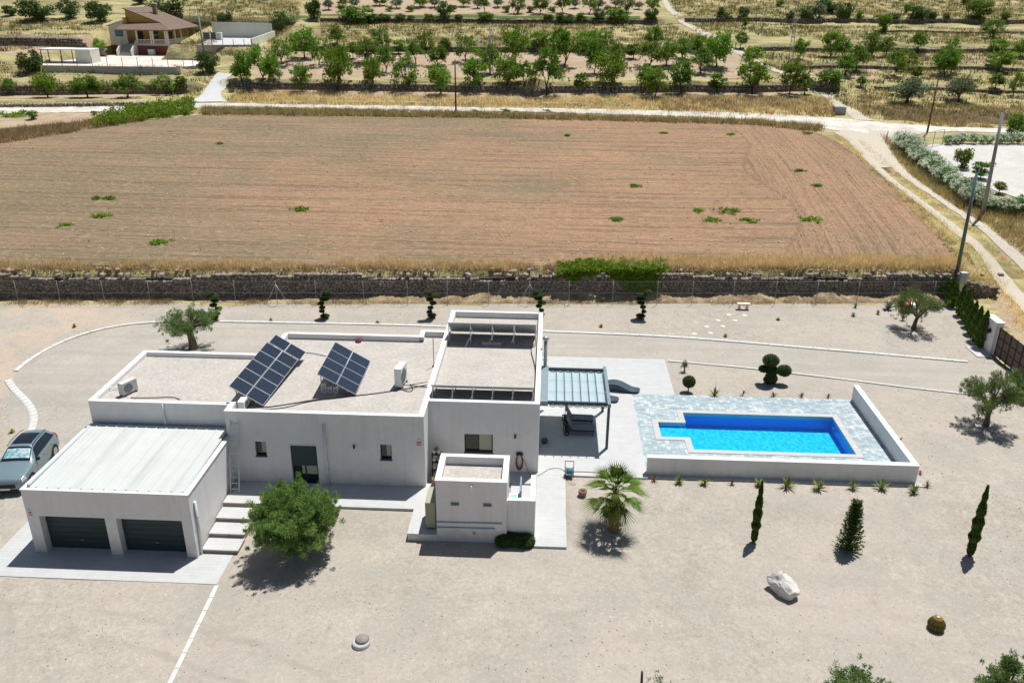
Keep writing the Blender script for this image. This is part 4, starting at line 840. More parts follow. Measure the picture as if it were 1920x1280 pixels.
cable([(1001, 645), (995, 655), (998, 668), (1004, 690), (1003, 712)], 3.62, .02, 'dark cable along the right edge of the right roof')
p = at(188, 726, 3.87); q = at(221, 727, 3.7); m_ = MB(); m_.tube([p, q], .035, 8); tag(m_.build('overflow_pipe', whitem, None, origin=p), 'short white pipe lying across the left parapet of the wing', 'pipe')
redm = mat('dark red plant', (.16, .02, .025), .8, [(9, .4)], world=False)
for px, py, lab in ((672, 641, 'dark red cap at the back parapet of the main roof'), (396, 665, 'dark red cap at the back parapet of the wing roof')):
    p = at(px, py, 3.62); m_ = MB(); m_.lathe(p, [(.17, 0), (.19, .05), (.13, .1), (.05, .14), (.02, .2)], 14); tag(m_.build('drain_cap', redm, None, origin=p), lab, 'drain cap')
# ================================================================== pool
pool = empty('swimming_pool', (12, 42, 0), 'blue tiled rectangular swimming pool with a stepped nook at its left end', 'swimming pool')
WP = [(8.17, 44.55), (16.85, 44.55), (16.85, 40.3), (8.17, 40.3), (8.17, 41.6), (6.58, 41.6), (6.58, 43.3), (8.17, 43.3)]
def strips(outer, hole_boxes): pass
# paving with the pool cut out, built from boxes
px0, px1, py0, py1 = 5.4, 18.75, 38.0, 46.95; cx0, cx1 = 6.2, 17.18; cy0, cy1 = 39.92, 44.9
cop = [(7.83, 17.17, 44.55, 44.88), (16.85, 17.17, 39.96, 44.55), (7.83, 16.85, 39.96, 40.3), (7.83, 8.17, 40.3, 41.6), (6.24, 7.83, 41.27, 41.6), (6.24, 6.58, 41.6, 43.3), (6.24, 8.17, 43.3, 43.63), (7.83, 8.17, 43.63, 44.55)]
pv = [(px0, px1, 44.88, py1), (17.17, px1, py0, 44.88), (px0, 17.17, py0, 39.96), (px0, 7.83, 39.96, 41.27), (px0, 6.24, 41.27, 43.63), (px0, 7.83, 43.63, 44.88)]
tag_o = slab('pool_paving', pv, 0, pave_m, .3)
mb = MB()
for q in cop: mb.box(q[0], q[1], q[2], q[3], -.2, .03)
mb.build('pool_coping', copep_m, pool)
def _pool(n, L, src, cur, noise, mapr, mix, bs):
    vo = n.nodes.new('ShaderNodeTexVoronoi'); vo.inputs['Scale'].default_value = 9; L.new(src, vo.inputs['Vector'])
    c = mix(mapr(noise(4.5, 6, .7), .44, .60, 0, .8), cur, (.06, .66, .93))  # bright blotches in the floor colour imitate rippling caustics
    b = n.nodes.new('ShaderNodeTexBrick'); b.offset = 0; b.inputs['Color1'].default_value = (1, 1, 1, 1); b.inputs['Color2'].default_value = (.8, .85, .9, 1); b.inputs['Mortar'].default_value = (.9, .95, 1, 1)
    b.inputs['Scale'].default_value = 1; b.inputs['Brick Width'].default_value = .12; b.inputs['Row Height'].default_value = .12; b.inputs['Mortar Size'].default_value = .008; L.new(src, b.inputs['Vector'])
    return mix(1., c, b.outputs['Color'], 'MULTIPLY')
poolt = mat('blue mosaic', (.0, .43, .80), .3, extra=_pool)
poolw = mat('mosaic darkened as shade', (.0, .22, .66), .3, extra=lambda n, L, src, cur, noise, mapr, mix, bs: mix(mapr(noise(6, 4), .35, .65, 0, .3), cur, (.0, .26, .70)))  # wall tiles coloured darker than the floor, shade put into the colour
DP = -.88; mb = MB(); mb.box(8.17, 16.85, 40.3, 44.55, DP-.2, DP); mb.build('pool_floor', poolt, pool)
mb = MB()
for i in range(len(WP)):
    a, b = WP[i], WP[(i+1) % len(WP)]; x0, x1 = sorted((a[0], b[0])); y0, y1 = sorted((a[1], b[1])); t = .2
    nx = 0; 
    if abs(a[1]-b[1]) < 1e-6:
        up_ = (a[0] < b[0]); mb.box(x0-(.0), x1, (y0 if up_ else y0-t)+(.001 if up_ else -.001), (y0+t if up_ else y0), DP-.2, -.201)
    else:
        rt = (a[1] > b[1]); mb.box((x0 if rt else x0-t)+(.001 if rt else -.001), (x0+t if rt else x0), y0, y1, DP-.2, -.201)
mb.build('pool_wall', poolw, pool)
for i in range(5):
    xa = 6.58+i*.36; boxpart('pool_step', poolt, pool, xa, 8.17 if i < 4 else 8.17+.25, 41.6, 43.3, DP-.1, -.28-.2*i) if i == 0 else None
    boxpart('pool_step', poolt, pool, xa, xa+.36 if i < 4 else 8.45, 41.602, 43.298, DP-.1, -.26-.2*i) if i else None
wm = bpy.data.materials.new('pool water'); wm.use_nodes = True; n = wm.node_tree; L = n.links
for x in list(n.nodes):
    if x.type != 'OUTPUT_MATERIAL': n.nodes.remove(x)
tr = n.nodes.new('ShaderNodeBsdfTransparent'); tr.inputs[0].default_value = (.80, .96, 1, 1); gl = n.nodes.new('ShaderNodeBsdfGlossy'); gl.inputs['Roughness'].default_value = .03; fz = n.nodes.new('ShaderNodeFresnel'); fz.inputs[0].default_value = 1.33
mx = n.nodes.new('ShaderNodeMixShader'); L.new(fz.outputs[0], mx.inputs[0]); L.new(tr.outputs[0], mx.inputs[1]); L.new(gl.outputs[0], mx.inputs[2]); L.new(mx.outputs[0], n.nodes['Material Output'].inputs[0])
g_ = n.nodes.new('ShaderNodeNewGeometry'); no = n.nodes.new('ShaderNodeTexNoise'); no.inputs['Scale'].default_value = 6; no.inputs['Detail'].default_value = 3; L.new(g_.outputs['Position'], no.inputs['Vector']); bp = n.nodes.new('ShaderNodeBump'); bp.inputs['Strength'].default_value = .35; bp.inputs['Distance'].default_value = .05; L.new(no.outputs[0], bp.inputs['Height']); L.new(bp.outputs[0], gl.inputs['Normal']); L.new(bp.outputs[0], fz.inputs['Normal'])
m_ = MB(); m_.poly([(x, y, -.06) for x, y in WP[:4][::-1]]); m_.poly([(6.58, 41.6, -.06), (8.17, 41.6, -.06), (8.17, 43.3, -.06), (6.58, 43.3, -.06)]); m_.build('water', wm, pool)
skim = mat('cream fitting', (.75, .68, .45), .5, world=False)
for px, py in ((1577, 799), (1603, 838)):
    p = at(px, py, .03); m_ = MB(); m_.lathe(p, [(.1, 0), (.1, .012), (.08, .014)], 16); m_.build('skimmer_lid', skim, pool)
p = atx(1562, 802, 16.84); m_ = MB(); m_.tube([p, p-[.03, 0, 0]], .07, 14); m_.build('pool_light', whitem, pool)
# pool walls
e = empty('pool_wall_screen', (12, 37.8, 0), 'low white wall wrapping the front and right side of the pool terrace', 'garden wall')
m_ = MB(); m_.box(5.38, 18.98, 37.68, 37.98, -.45, .935); m_.build('front_wall', plaster, e); m_ = MB(); m_.hexa([(18.7, 37.981, -.4), (18.98, 37.981, -.4), (18.98, 46.95, -.4), (18.7, 46.95, -.4), (18.7, 37.981, .935), (18.98, 37.981, .935), (18.98, 46.95, .935), (18.7, 46.95, .935)]); m_.build('side_wall', plaster, e)
m_ = MB(); m_.box(5.36, 19.0, 37.66, 38.0, .935, .98); m_.box(18.68, 19.0, 38.0, 46.97, .935, .98); m_.build('coping', coping, e)
slab('pool_ledge', [(5.4, 19.3, 37.38, 37.68)], -.04, slab_m, .3)
# ================================================================== pergola
pg = empty('pergola', (1.6, 42.3, 0), 'grey blue pergola with a pale folded fabric roof against the house', 'pergola'); ZP = 2.76
m_ = MB(); m_.box(-.19, .22, 40.0, 44.6, ZP-.22, ZP+.06); m_.build('wall_box', greyb, pg, bevel=.01)
for Y in (40.18, 44.42): m_ = MB(); m_.box(.22, 3.37, Y-.06, Y+.06, ZP-.16, ZP); m_.build('side_beam', darkm, pg)
m_ = MB(); m_.box(3.37, 3.55, 39.95, 44.75, ZP-.18, ZP+.03); m_.build('front_beam', greyb, pg, bevel=.01)
for Y in (40.17, 44.45): boxpart('post', darkm, pg, 3.39, 3.53, Y-.07, Y+.07, 0, ZP-.18)
fab = mat('pale blue fabric', (.40, .51, .54), .8, [(2, .04)], world=False, trans=.12); nx_ = 7
FV = []; nu, nv = 57, 9; X0, X1 = .26, 3.34
for j in range(nv):
    for i in range(nu):
        u_ = i/(nu-1)*7; s_ = math.sin(math.pi*(u_ % 1)) if i < nu-1 else 0; FV.append((X0+(X1-X0)*i/(nu-1), 40.08+(44.52-40.08)*j/(nv-1), ZP-.16-.07*s_))
FV = np.array(FV)-wloc(pg); link('canopy', npmesh('canopy', FV, grid_faces(nu, nv), fab, smooth=True), pg)
for Y in (40.06, 44.50):
    m_ = MB(); m_.tube([(X0+(X1-X0)*i/56, Y, ZP-.19-.09*abs(math.sin(math.pi*i/8))) for i in range(57)], .018, 5); m_.build('valance_cord', darkm, pg)
for i in range(1, 8):
    x = X0+(X1-X0)*i/7 - .02; m_ = MB(); m_.box(x-.018, x+.018, 39.9, 44.56, ZP-.155, ZP-.12); m_.build('cross_bar', darkm, pg)
for Y in (41.6, 43.0): m_ = MB(); m_.tube([(X0, Y, ZP-.13), (X1, Y, ZP-.13)], .008, 5); m_.build('guide_wire', ventm, pg)
# sun loungers
wood = mat('dark wicker', (.06, .045, .035), .8, [(20, .3)], world=False); cush = mat('grey cushion', (.16, .185, .22), .9, [(3, .06)], world=False)
def lounger(P, rz, label):
    e = empty('sun_lounger', P, label, 'sun lounger', 'cushioned sun loungers under the pergola', rz); Lh = 1.78; W = .66
    m_ = MB(); m_.box(-Lh/2, Lh/2, -W/2, -W/2+.05, .27, .34); m_.box(-Lh/2, Lh/2, W/2-.05, W/2, .27, .34); m_.box(-Lh/2, -Lh/2+.05, -W/2+.05, W/2-.05, .27, .34); m_.box(Lh/2-.05, Lh/2, -W/2+.05, W/2-.05, .27, .34)
    for i in range(9): x = -Lh/2+.2+i*.17; m_.box(x, x+.09, -W/2+.05, W/2-.05, .3, .33)
    m_.build('frame', wood, e, local=True)
    for s in (-1, 1): m_ = MB(); m_.box(Lh/2-.13, Lh/2-.08, s*(W/2-.04)-.025, s*(W/2-.04)+.025, 0, .28); m_.build('leg', wood, e, local=True)
    for s in (-1, 1):
        m_ = MB(); m_.tube([(-Lh/2+.22, s*(W/2+.01)-.03, .14), (-Lh/2+.22, s*(W/2+.01)+.03, .14)], .14, 20); w_ = m_.build('wheel', blackm, e, local=True); m_ = MB(); m_.tube([(-Lh/2+.22, s*(W/2+.01)-.035, .14), (-Lh/2+.22, s*(W/2+.01)+.035, .14)], .05, 12); m_.build('hub', ventm, w_, local=True)
        m_ = MB(); m_.beam((-Lh/2+.22, s*(W/2-.05), .14), (-Lh/2+.22, s*(W/2-.05), .3), .04, .04); m_.build('wheel_fork', wood, e, local=True)
    m_ = MB(); m_.box(-.40, Lh/2-.02, -W/2+.02, W/2-.02, .345, .42); m_.build('seat_cushion', cush, e, local=True, bevel=.03)
    a = math.radians(62); c, s = math.cos(a), math.sin(a); P_ = []
    for t_ in (0, .07):
        for (l, yy) in ((0, -W/2+.02), (.78, -W/2+.02), (.78, W/2-.02), (0, W/2-.02)): P_.append((-.38-l*c-t_*s*-1*1.0, yy, .36+l*s+t_*c))
    m_ = MB(); m_.hexa(P_); m_.build('back_cushion', cush, e, local=True, bevel=.025)
    m_ = MB(); m_.beam((-.72, 0, .33), (-.72, 0, .85), .04, .04); m_.beam((-.38, -.25, .34), (-.70, -.25, .96), .03, .03); m_.beam((-.38, .25, .34), (-.70, .25, .96), .03, .03); m_.build('back_strut', wood, e, local=True); return e
lounger((2.0, 41.75, 0), math.radians(-2), 'nearer of the two grey cushioned loungers on wheels under the pergola'); lounger((1.95, 42.95, 0), math.radians(-2), 'farther of the two grey cushioned loungers on wheels under the pergola')
def wave(P, rz, label, ln=2.0):
    e = empty('wave_lounger', P, label, 'sun lounger', 'curved dark plastic loungers', rz); nu, nv = 40, 9; V = []
    for s_ in (1, 0):
        for i in range(nu):
            t = i/(nu-1); x = -ln/2+ln*t; z = .30+.24*(1-t)**2*.9 + .13*math.sin(t*math.pi*2.1-.9); z = max(z, .12); wd = .36*math.sqrt(max(0, 1-(2*t-1)**6))+.02
            for j in range(nv):
                q = -1+2*j/(nv-1); V.append((x, q*wd, z-.03*q*q if s_ else max(.0, min(z-.09, .06+.1*(1-abs(q))*0))))
    F = [tuple(f) for f in grid_faces(nv, nu)] + [tuple(int(x)+nu*nv for x in f[::-1]) for f in grid_faces(nv, nu)]; N = nu*nv
    for i in range(nu-1):
        for j in (0, nv-1):
            a, b = i*nv+j, (i+1)*nv+j; F.append((a, b, b+N, a+N) if j else (b, a, a+N, b+N))
    for i, fl in ((0, 0), (nu-1, 1)):
        for j in range(nv-1): a, b = i*nv+j, i*nv+j+1; F.append((a, b, b+N, a+N))
    me = bpy.data.meshes.new('shell'); me.from_pydata(V, [], [tuple(int(q) for q in f) for f in F]); me.update(); me.polygons.foreach_set('use_smooth', [True]*len(F)); me.materials.append(mat('charcoal resin', (.06, .085, .11), .35, world=False)); link('shell', me, e)
    m_ = MB(); m_.tube([(-ln*.42, -.22, .64), (-ln*.42, .22, .64)], .06, 10); m_.build('head_roll', blackm, e, local=True); return e
p = at(1165, 728, 0.1); wave((p[0], p[1], 0), math.radians(-12), 'farther curved charcoal lounger on the terrace right of the pergola', 2.3); p = at(1128, 745, .1); wave((p[0]-.1, p[1], 0), math.radians(-12), 'nearer curved charcoal lounger mostly hidden behind the pergola beam', 2.3)
# small things around the house
p = at(1016, 826, .12); m_ = MB(); m_.lathe((p[0]+.15, p[1], 0), [(.1, 0), (.17, .07), (.19, .16), (.15, .26), (.05, .31)], 16); tag(m_.build('round_stool', mat('slate ball', (.07, .10, .13), .5, world=False), None, origin=(p[0]+.15, p[1], 0)), 'small dark round object on the patio in the pergola shade by the wall', 'ornament')
# orange hose on the wall
p = aty(974, 852, TY0-.08); e = empty('wall_hose', p, 'coiled orange brown hose hanging on a black wall bracket', 'hose'); m_ = MB(); m_.tube([(p[0]-.16, p[1], p[2]), (p[0]-.08, p[1], p[2]+.07), (p[0]+.08, p[1], p[2]+.07), (p[0]+.16, p[1], p[2])], .06, 8); m_.build('bracket', blackm, e)
hm = mat('rusty hose', (.20, .09, .06), .6, world=False); m_ = MB()
for k in range(6):
    a = .13+.012*k; h = .78+.03*k; m_.tube([(p[0]+a*math.sin(t), p[1]+.01*k-.02, p[2]-h/2+h/2*math.cos(t)) for t in np.linspace(0, 2*math.pi, 25)], .014, 5)
m_.build('coil', hm, e); m_ = MB(); m_.tube([(p[0]+.15, p[1], p[2]-.2), (p[0]+.32, p[1], p[2]-.5), (p[0]+.5, p[1]-.1, .05), (p[0]+.75, p[1]-.25, .03)], .013, 5); m_.build('loose_end', hm, e)
# hose reel cart
p = at(1067, 893, -.05); e = empty('hose_reel', p, 'teal hose reel cart standing at the front edge of the patio', 'hose reel'); m_ = MB(); m_.tube([(p[0]-.14, p[1], .27), (p[0]+.14, p[1], .27)], .17, 20); m_.build('drum', bluem, e)
for s in (-1, 1):
    m_ = MB(); m_.tube([(p[0]+s*.16, p[1], .27), (p[0]+s*.19, p[1], .27)], .23, 22); m_.build('drum_flange', mat('dark teal', (.02, .12, .16), .4, world=False), e)
    m_ = MB(); m_.tube([(p[0]+s*.22, p[1]-.2, 0), (p[0]+s*.22, p[1]-.02, .27), (p[0]+s*.22, p[1]+.1, .8)], .016, 6); m_.build('frame', blackm, e)
m_ = MB(); m_.tube([(p[0]-.22, p[1]+.1, .8), (p[0]+.22, p[1]+.1, .8)], .02, 6); m_.build('push_handle', blackm, e)
cable([(1063, 886), (1050, 877), (1030, 878), (1015, 888), (1008, 892)], .012, .015, 'grey hose curving over the patio from the teal reel to the wall', ventm, 'garden_hose')
cable([(1070, 884), (1095, 884), (1125, 886)], .012, .014, 'brown hose lying along the front edge of the patio', hm, 'garden_hose')
p = [(1062, 900), (1068, 908), (1078, 911), (1079, 907), (1070, 905)]; cable(p, -.1, .014, 'loop of brown hose lying on the gravel below the reel', hm, 'garden_hose')
# basin in the side yard
p = at(963, 929, .45); e = empty('wash_basin', (p[0], p[1], 0), 'small white basin with blue water in the side yard', 'basin'); boxpart('basin', whitem, e, p[0]-.24, p[0]+.24, p[1]-.2, p[1]+.2, 0, .45, bevel=.01); boxpart('bowl', mat('pale blue bowl', (.30, .55, .66), .2, world=False), e, p[0]-.17, p[0]+.17, p[1]-.13, p[1]+.13, .451, .456)
# plant stand by the return wall
px_, py_ = -5.35, 36.9; e = empty('plant_stand', (px_, py_, 0), 'dark stand crowded with white pots in the corner by the facade', 'plant stand'); 
m_ = MB()
for sx in (-.22, .22):
    for sy in (-.12, .12): m_.box(px_+sx-.015, px_+sx+.015, py_+sy-.015, py_+sy+.015, 0, 1.35)
for z in (.35, .8, 1.25): m_.box(px_-.24, px_+.24, py_-.14, py_+.14, z, z+.02)
m_.build('rack', blackm, e)
for z in (.37, .82, 1.27):
    for sx in (-.13, .12):
        m_ = MB(); m_.lathe((px_+sx, py_, z), [(.06, 0), (.09, .15), (.095, .16)], 12); q = m_.build('pot', whitem, e)
        C = np.repeat(np.array([[px_+sx, py_, z+.18]]), 60, 0)+R_.normal(0, .07, (60, 3)); 
p = (-5.3, 36.05, 0); e2 = empty('plant_pot', p, 'terracotta pot with a green plant below the plant stand', 'pot'); m_ = MB(); m_.lathe(p, [(.12, 0), (.19, .3), (.2, .33), (.17, .33), (.16, .28)], 16); m_.build('pot', terra, e2)
STAND = e; POT1 = e2
# ================================================================== gate and fence
gp = at(1858, 664, -.1); gx, gy = gp[0]+.1, gp[1]; e = empty('gate_pillar', (gx, gy, -.1), 'white pillar between the conifer hedge and the dark metal gate', 'pillar'); m_ = MB(); m_.box(gx-.25, gx+.25, gy-.1, gy+1.5, -.3, 2.2); m_.build('pillar', plaster, e); m_ = MB(); m_.box(gx-.3, gx+.3, gy-.14, gy+1.55, 2.2, 2.27); m_.build('cap', coping, e); m_ = MB(); m_.tube([(gx-.25, gy+.5, 1.45), (gx-.4, gy+.5, 1.45)], .16, 16); m_.build('bell_box', blackm, e)
e = empty('metal_gate', (gx, gy-3, -.1), 'dark brown framed metal gate at the right edge of the gravel yard', 'gate'); gm = mat('brown mesh panel', (.14, .10, .085), .7, [(9, .1)], world=False); bf = mat('near black frame', (.02, .018, .018), .5, world=False)
def gq(t, z): return (gx+.05-.04*t, gy-.25-t, z)
for i in range(5):
    a, b = i*1.55, i*1.55+1.5; m_ = MB(); m_.hexa([(gx-.01, gy-.25-b, .1), (gx+.01, gy-.25-b, .1), (gx+.01, gy-.25-a, .1), (gx-.01, gy-.25-a, .1), (gx-.01, gy-.25-b, 1.9), (gx+.01, gy-.25-b, 1.9), (gx+.01, gy-.25-a, 1.9), (gx-.01, gy-.25-a, 1.9)]); m_.build('infill_panel', gm, e)
    m_ = MB()
    for z in (.05, .68, 1.3, 1.93): m_.box(gx-.04, gx+.04, gy-.25-b, gy-.25-a, z-.03, z+.03)
    for t in (a, b, (a+b)/2): m_.box(gx-.045, gx+.045, gy-.25-t-.03, gy-.25-t+.03, -.05, 2.0)
    m_.build('frame', bf, e)
boxpart('track', darkm, e, gx-.2, gx-.1, gy-8, gy-.1, -.09, -.06)
slab('gate_pad', [(gx-1.3, gx-.25, gy-.6, gy+1.2)], -.05, conc_m, .2)
# wire fence along the wall
FXs = [45, 123, 205, 290, 370, 448, 525, 598, 686, 767, 841, 917, 993, 1066, 1147, 1229, 1294, 1370, 1448, 1524, 1600, 1664, 1740]
e = empty('wire_fence', (-2, 62.3, -.1), 'long thin wire fence on grey posts in front of the stone wall', 'fence'); posts = []
for fx in FXs:
    p = at(fx, 566.5, -.1); p[1] = 62.35+.07*p[0]; posts.append(p); m_ = MB(); m_.tube([p, p+[0, 0, 2.0]], .022, 8); m_.build('post', mat('dull zinc post', (.30, .29, .27), .7, world=False), e)
pa, pb = posts[0]-[40, 2.8, 0], posts[-1]+[2.5, .2, 0]
for k in (6, 12): p = posts[k]; m_ = MB(); m_.tube([p+[0, 0, 1.7], p+[.9, .06, .02]], .022, 6); m_.tube([p+[0, 0, 1.7], p+[-.9, -.06, .02]], .022, 6); m_.build('brace', metal, e)
m_ = MB()
for z in (.1, 1.0, 1.95): m_.tube([pa+[0, 0, z]]+[p+[0, 0, z] for p in posts]+[pb+[0, 0, z]], .006, 4)
m_.build('wire', mat('dull zinc post', (.3, .29, .27), .7), e)
nm = bpy.data.materials.new('chain link netting'); nm.use_nodes = True; n = nm.node_tree; L = n.links; bs = n.nodes['Principled BSDF']; bs.inputs['Base Color'].default_value = (.3, .31, .31, 1); g_ = n.nodes.new('ShaderNodeNewGeometry'); sx = n.nodes.new('ShaderNodeSeparateXYZ'); L.new(g_.outputs['Position'], sx.inputs[0]); outs = []
for sg in (1, -1):
    a_ = n.nodes.new('ShaderNodeMath'); a_.operation = 'MULTIPLY_ADD'; L.new(sx.outputs[2], a_.inputs[0]); a_.inputs[1].default_value = sg; L.new(sx.outputs[0], a_.inputs[2]); b_ = n.nodes.new('ShaderNodeMath'); b_.operation = 'MULTIPLY'; L.new(a_.outputs[0], b_.inputs[0]); b_.inputs[1].default_value = 14; c_ = n.nodes.new('ShaderNodeMath'); c_.operation = 'FRACT'; L.new(b_.outputs[0], c_.inputs[0]); d_ = n.nodes.new('ShaderNodeMath'); d_.operation = 'LESS_THAN'; L.new(c_.outputs[0], d_.inputs[0]); d_.inputs[1].default_value = .03; outs.append(d_)
mx = n.nodes.new('ShaderNodeMath'); mx.operation = 'MAXIMUM'; L.new(outs[0].outputs[0], mx.inputs[0]); L.new(outs[1].outputs[0], mx.inputs[1]); L.new(mx.outputs[0], bs.inputs['Alpha'])
m_ = MB(); pl = [pa]+posts+[pb]
for a, b in zip(pl[:-1], pl[1:]): m_.poly([a+[0, .0, .1], b+[0, 0, .1], b+[0, 0, 1.95], a+[0, 0, 1.95]])
m_.build('netting', nm, e)
# ================================================================== car
car = empty('parked_car', (-27.2, 37.25, -.8), 'grey blue estate car with a silver sunshade parked left of the garage', 'car', None, math.radians(8))
paint = mat('grey blue car paint', (.22, .30, .335), .25, [(1, .03)], metal=.35, spec=.6, world=False)
ST = [(-2.36, .62, .40, .50, .66, .60, .45, .70), (-2.28, .80, .26, .55, .84, .82, .62, .88), (-2.0, .90, .22, .6, .92, .88, .70, .98), (-1.5, .94, .20, .62, .98, .92, .74, 1.05), (-1.05, .95, .2, .62, 1.02, .93, .76, 1.10), (-.88, .95, .2, .62, 1.04, .92, .76, 1.14),
      (-.45, .95, .2, .62, 1.06, .91, .68, 1.40), (-.08, .95, .2, .62, 1.07, .91, .61, 1.59), (.35, .95, .2, .62, 1.08, .91, .60, 1.645), (.9, .95, .2, .62, 1.09, .91, .60, 1.645), (1.4, .95, .2, .62, 1.10, .90, .58, 1.60), (1.85, .94, .22, .62, 1.12, .88, .54, 1.50), (2.1, .92, .26, .62, 1.10, .84, .58, 1.27), (2.26, .88, .32, .6, 1.02, .80, .62, 1.08), (2.36, .74, .42, .6, .90, .70, .5, .93)]
SA = np.array(ST)
def surf(y, s, off=0.):
    w_, zb, zm, zB, wB, wT, zT = [np.interp(y, SA[:, 0], SA[:, k]) for k in range(1, 8)]
    prof = [(0, zb), (w_*.93, zb+.0), (w_, zm), (wB, zB), (wT, zT-.07*(1 if zT > 1.2 else .5)), (wT*.8, zT-.02), (0, zT)]
    s = max(0, min(6, s)); i = min(5, int(s)); t = s-i; a, b = prof[i], prof[i+1]; x, z = a[0]+(b[0]-a[0])*t, a[1]+(b[1]-a[1])*t
    if i in (1, 2): x += .02*math.sin(math.pi*t)
    if off: 
        nx, nz = (b[1]-a[1]), -(b[0]-a[0]); l = math.hypot(nx, nz)+1e-9; x += nx/l*off; z += nz/l*off
    return x, y, z
SS = [0, .5, 1, 1.3, 1.6, 2, 2.3, 2.6, 3, 3.3, 3.7, 4, 4.5, 5, 5.5, 6]; YS = np.linspace(-2.36, 2.36, 60)
V = []; 
for y in YS:
    row = [surf(y, s) for s in SS]; row = row + [(-x, yy, z) for x, yy, z in row[-2:0:-1]]; V += row
k = 2*len(SS)-2; F = []
for i in range(59):
    for j in range(k): a = i*k+j; b = i*k+(j+1) % k; F.append((a, b, b+k, a+k))
F.append(tuple(range(k))[::-1]); F.append(tuple(59*k+q for q in range(k)))
me = bpy.data.meshes.new('body'); me.from_pydata(V, [], F); me.update(); me.polygons.foreach_set('use_smooth', [True]*(len(F)-2)+[False]*2); me.materials.append(paint); link('body', me, car)
def patch(name, m, y0, y1, s0, s1, both=True, mirror=1, off=.006, ny=10, ns=5, yfun=None, parent=car):
    mb = MB()
    for sg in ((1, -1) if both else (mirror,)):
        base = len(mb.v)
        for i in range(ny):
            for j in range(ns):
                s = s0+(s1-s0)*j/(ns-1); a, b = (y0, y1) if yfun is None else yfun(s); y = a+(b-a)*i/(ny-1); x, yy, z = surf(y, s, off); mb.v.append((x*sg, yy, z))
        for i in range(ny-1):
            for j in range(ns-1): a = base+i*ns+j; mb.f.append((a, a+1, a+ns+1, a+ns) if sg > 0 else (a, a+ns, a+ns+1, a+1)); mb.sm.append(True)
    return mb.build(name, m, parent, local=True)
cg = mat('car glass', (.01, .014, .018), .05, spec=.8, world=False)
ws = patch('windscreen', cg, -.86, -.1, 4.15, 6, off=.008)
def _foil(n, L, src, cur, noise, mapr, mix, bs): return mix(mapr(noise(3.5, 3), .42, .6, 0, 1), cur, (.62, .70, .72))
mbv = patch('sunshade', mat('silver sunshade foil', (.16, .42, .47), .35, metal=.2, extra=_foil, world=False), -.72, -.22, 4.6, 6, off=.016, parent=ws)
patch('rear_window', cg, 1.92, 2.2, 4.2, 6, off=.008)
def yw_(s): t = (s-3.1)/.8; return (-.62+.42*t, 1.86-.28*t)
for sg in (1, -1):
    patch('side_window', cg, 0, 0, 3.08, 3.9, both=False, mirror=sg, off=.008, ny=16, yfun=yw_)
patch('sunroof', cg, .12, 1.3, 4.98, 6, off=.01)
for sg in (1, -1):
    patch('headlight', mat('headlight glass', (.6, .65, .68), .1, spec=.8, world=False), -2.27, -1.95, 2.45, 2.95, both=False, mirror=sg, off=.012)
    patch('tail_light', mat('red tail lamp', (.45, .01, .015), .2, world=False), 2.02, 2.24, 2.5, 3.6, both=False, mirror=sg, off=.014)
    m_ = MB(); m_.box(min(sg*.93, sg*1.10), max(sg*.93, sg*1.10), -.66, -.5, 1.02, 1.17); m_.build('wing_mirror', blackm, car, local=True, bevel=.03)
    m_ = MB(); m_.tube([(sg*.62, -.1, 1.625), (sg*.61, .4, 1.68), (sg*.6, 1.2, 1.67), (sg*.57, 1.7, 1.59)], .016, 6); m_.build('roof_rail', blackm, car, local=True)
    for yy in (.15, 1.15): m_ = MB(); m_.box(min(sg*.94, sg*.975), max(sg*.94, sg*.975), yy, yy+.16, .93, .96); m_.build('door_handle', paint, car, local=True)
    for yy in (-1.45, 1.42):
        m_ = MB(); m_.tube([(sg*.80, yy, .36), (sg*.965, yy, .36)], .40, 24); m_.build('wheel_arch', blackm, car, local=True)
        m_ = MB(); m_.tube([(sg*.76, yy, .345), (sg*.97, yy, .345)], .345, 28); t_ = m_.build('tyre', mat('tyre rubber', (.02, .02, .02), .9, world=False), car, local=True)
        m_ = MB(); m_.tube([(sg*.965, yy, .345), (sg*.98, yy, .345)], .24, 20); m_.build('rim', metal, t_, local=True)
m_ = MB(); m_.box(-.52, .52, -2.385, -2.33, .45, .66); m_.build('grille', blackm, car, local=True); m_ = MB(); m_.box(-.26, .26, -2.40, -2.386, .36, .46); m_.build('number_plate', whitem, car, local=True); m_ = MB(); m_.box(-.7, .7, -2.37, -2.3, .27, .34); m_.build('air_intake', blackm, car, local=True)

# ================================================================== foliage
def rand_dirs(n):
    v = R_.normal(0, 1, (n, 3)); return v/np.linalg.norm(v, axis=1)[:, None]
def leaves(C, ln, wd, D=None, up=.3):
    """diamond leaves at points C"""
    n = len(C); d = rand_dirs(n); d[:, 2] += up; 
    if D is not None: d = d*.6 + D
    d /= np.linalg.norm(d, axis=1)[:, None]; r = rand_dirs(n); s = np.cross(d, r); s /= np.linalg.norm(s, axis=1)[:, None]+1e-9
    l = (ln*R_.uniform(.6, 1.3, n))[:, None]; w_ = (wd*R_.uniform(.7, 1.2, n))[:, None]
    V = np.stack([C-d*l/2, C+s*w_/2, C+d*l/2, C-s*w_/2], 1).reshape(-1, 3); return V, np.arange(4*n).reshape(-1, 4)
def clumped(centers, rad, per, ln, wd, flat=.8, tone=.3, up=.3):
    n = len(centers); C = np.repeat(centers, per, 0); r = np.repeat(rad, per)[:, None]; d = rand_dirs(n*per); q = R_.uniform(0, 1, (n*per, 1))**.45
    P = C + d*r*q*np.array([1, 1, flat]); V, F = leaves(P, ln, wd, D=d*.6, up=up); a = np.repeat(np.clip(np.repeat(R_.uniform(.2, .8, n), per)+R_.normal(0, tone*.6, n*per), 0, 1), 4); return V, F, a
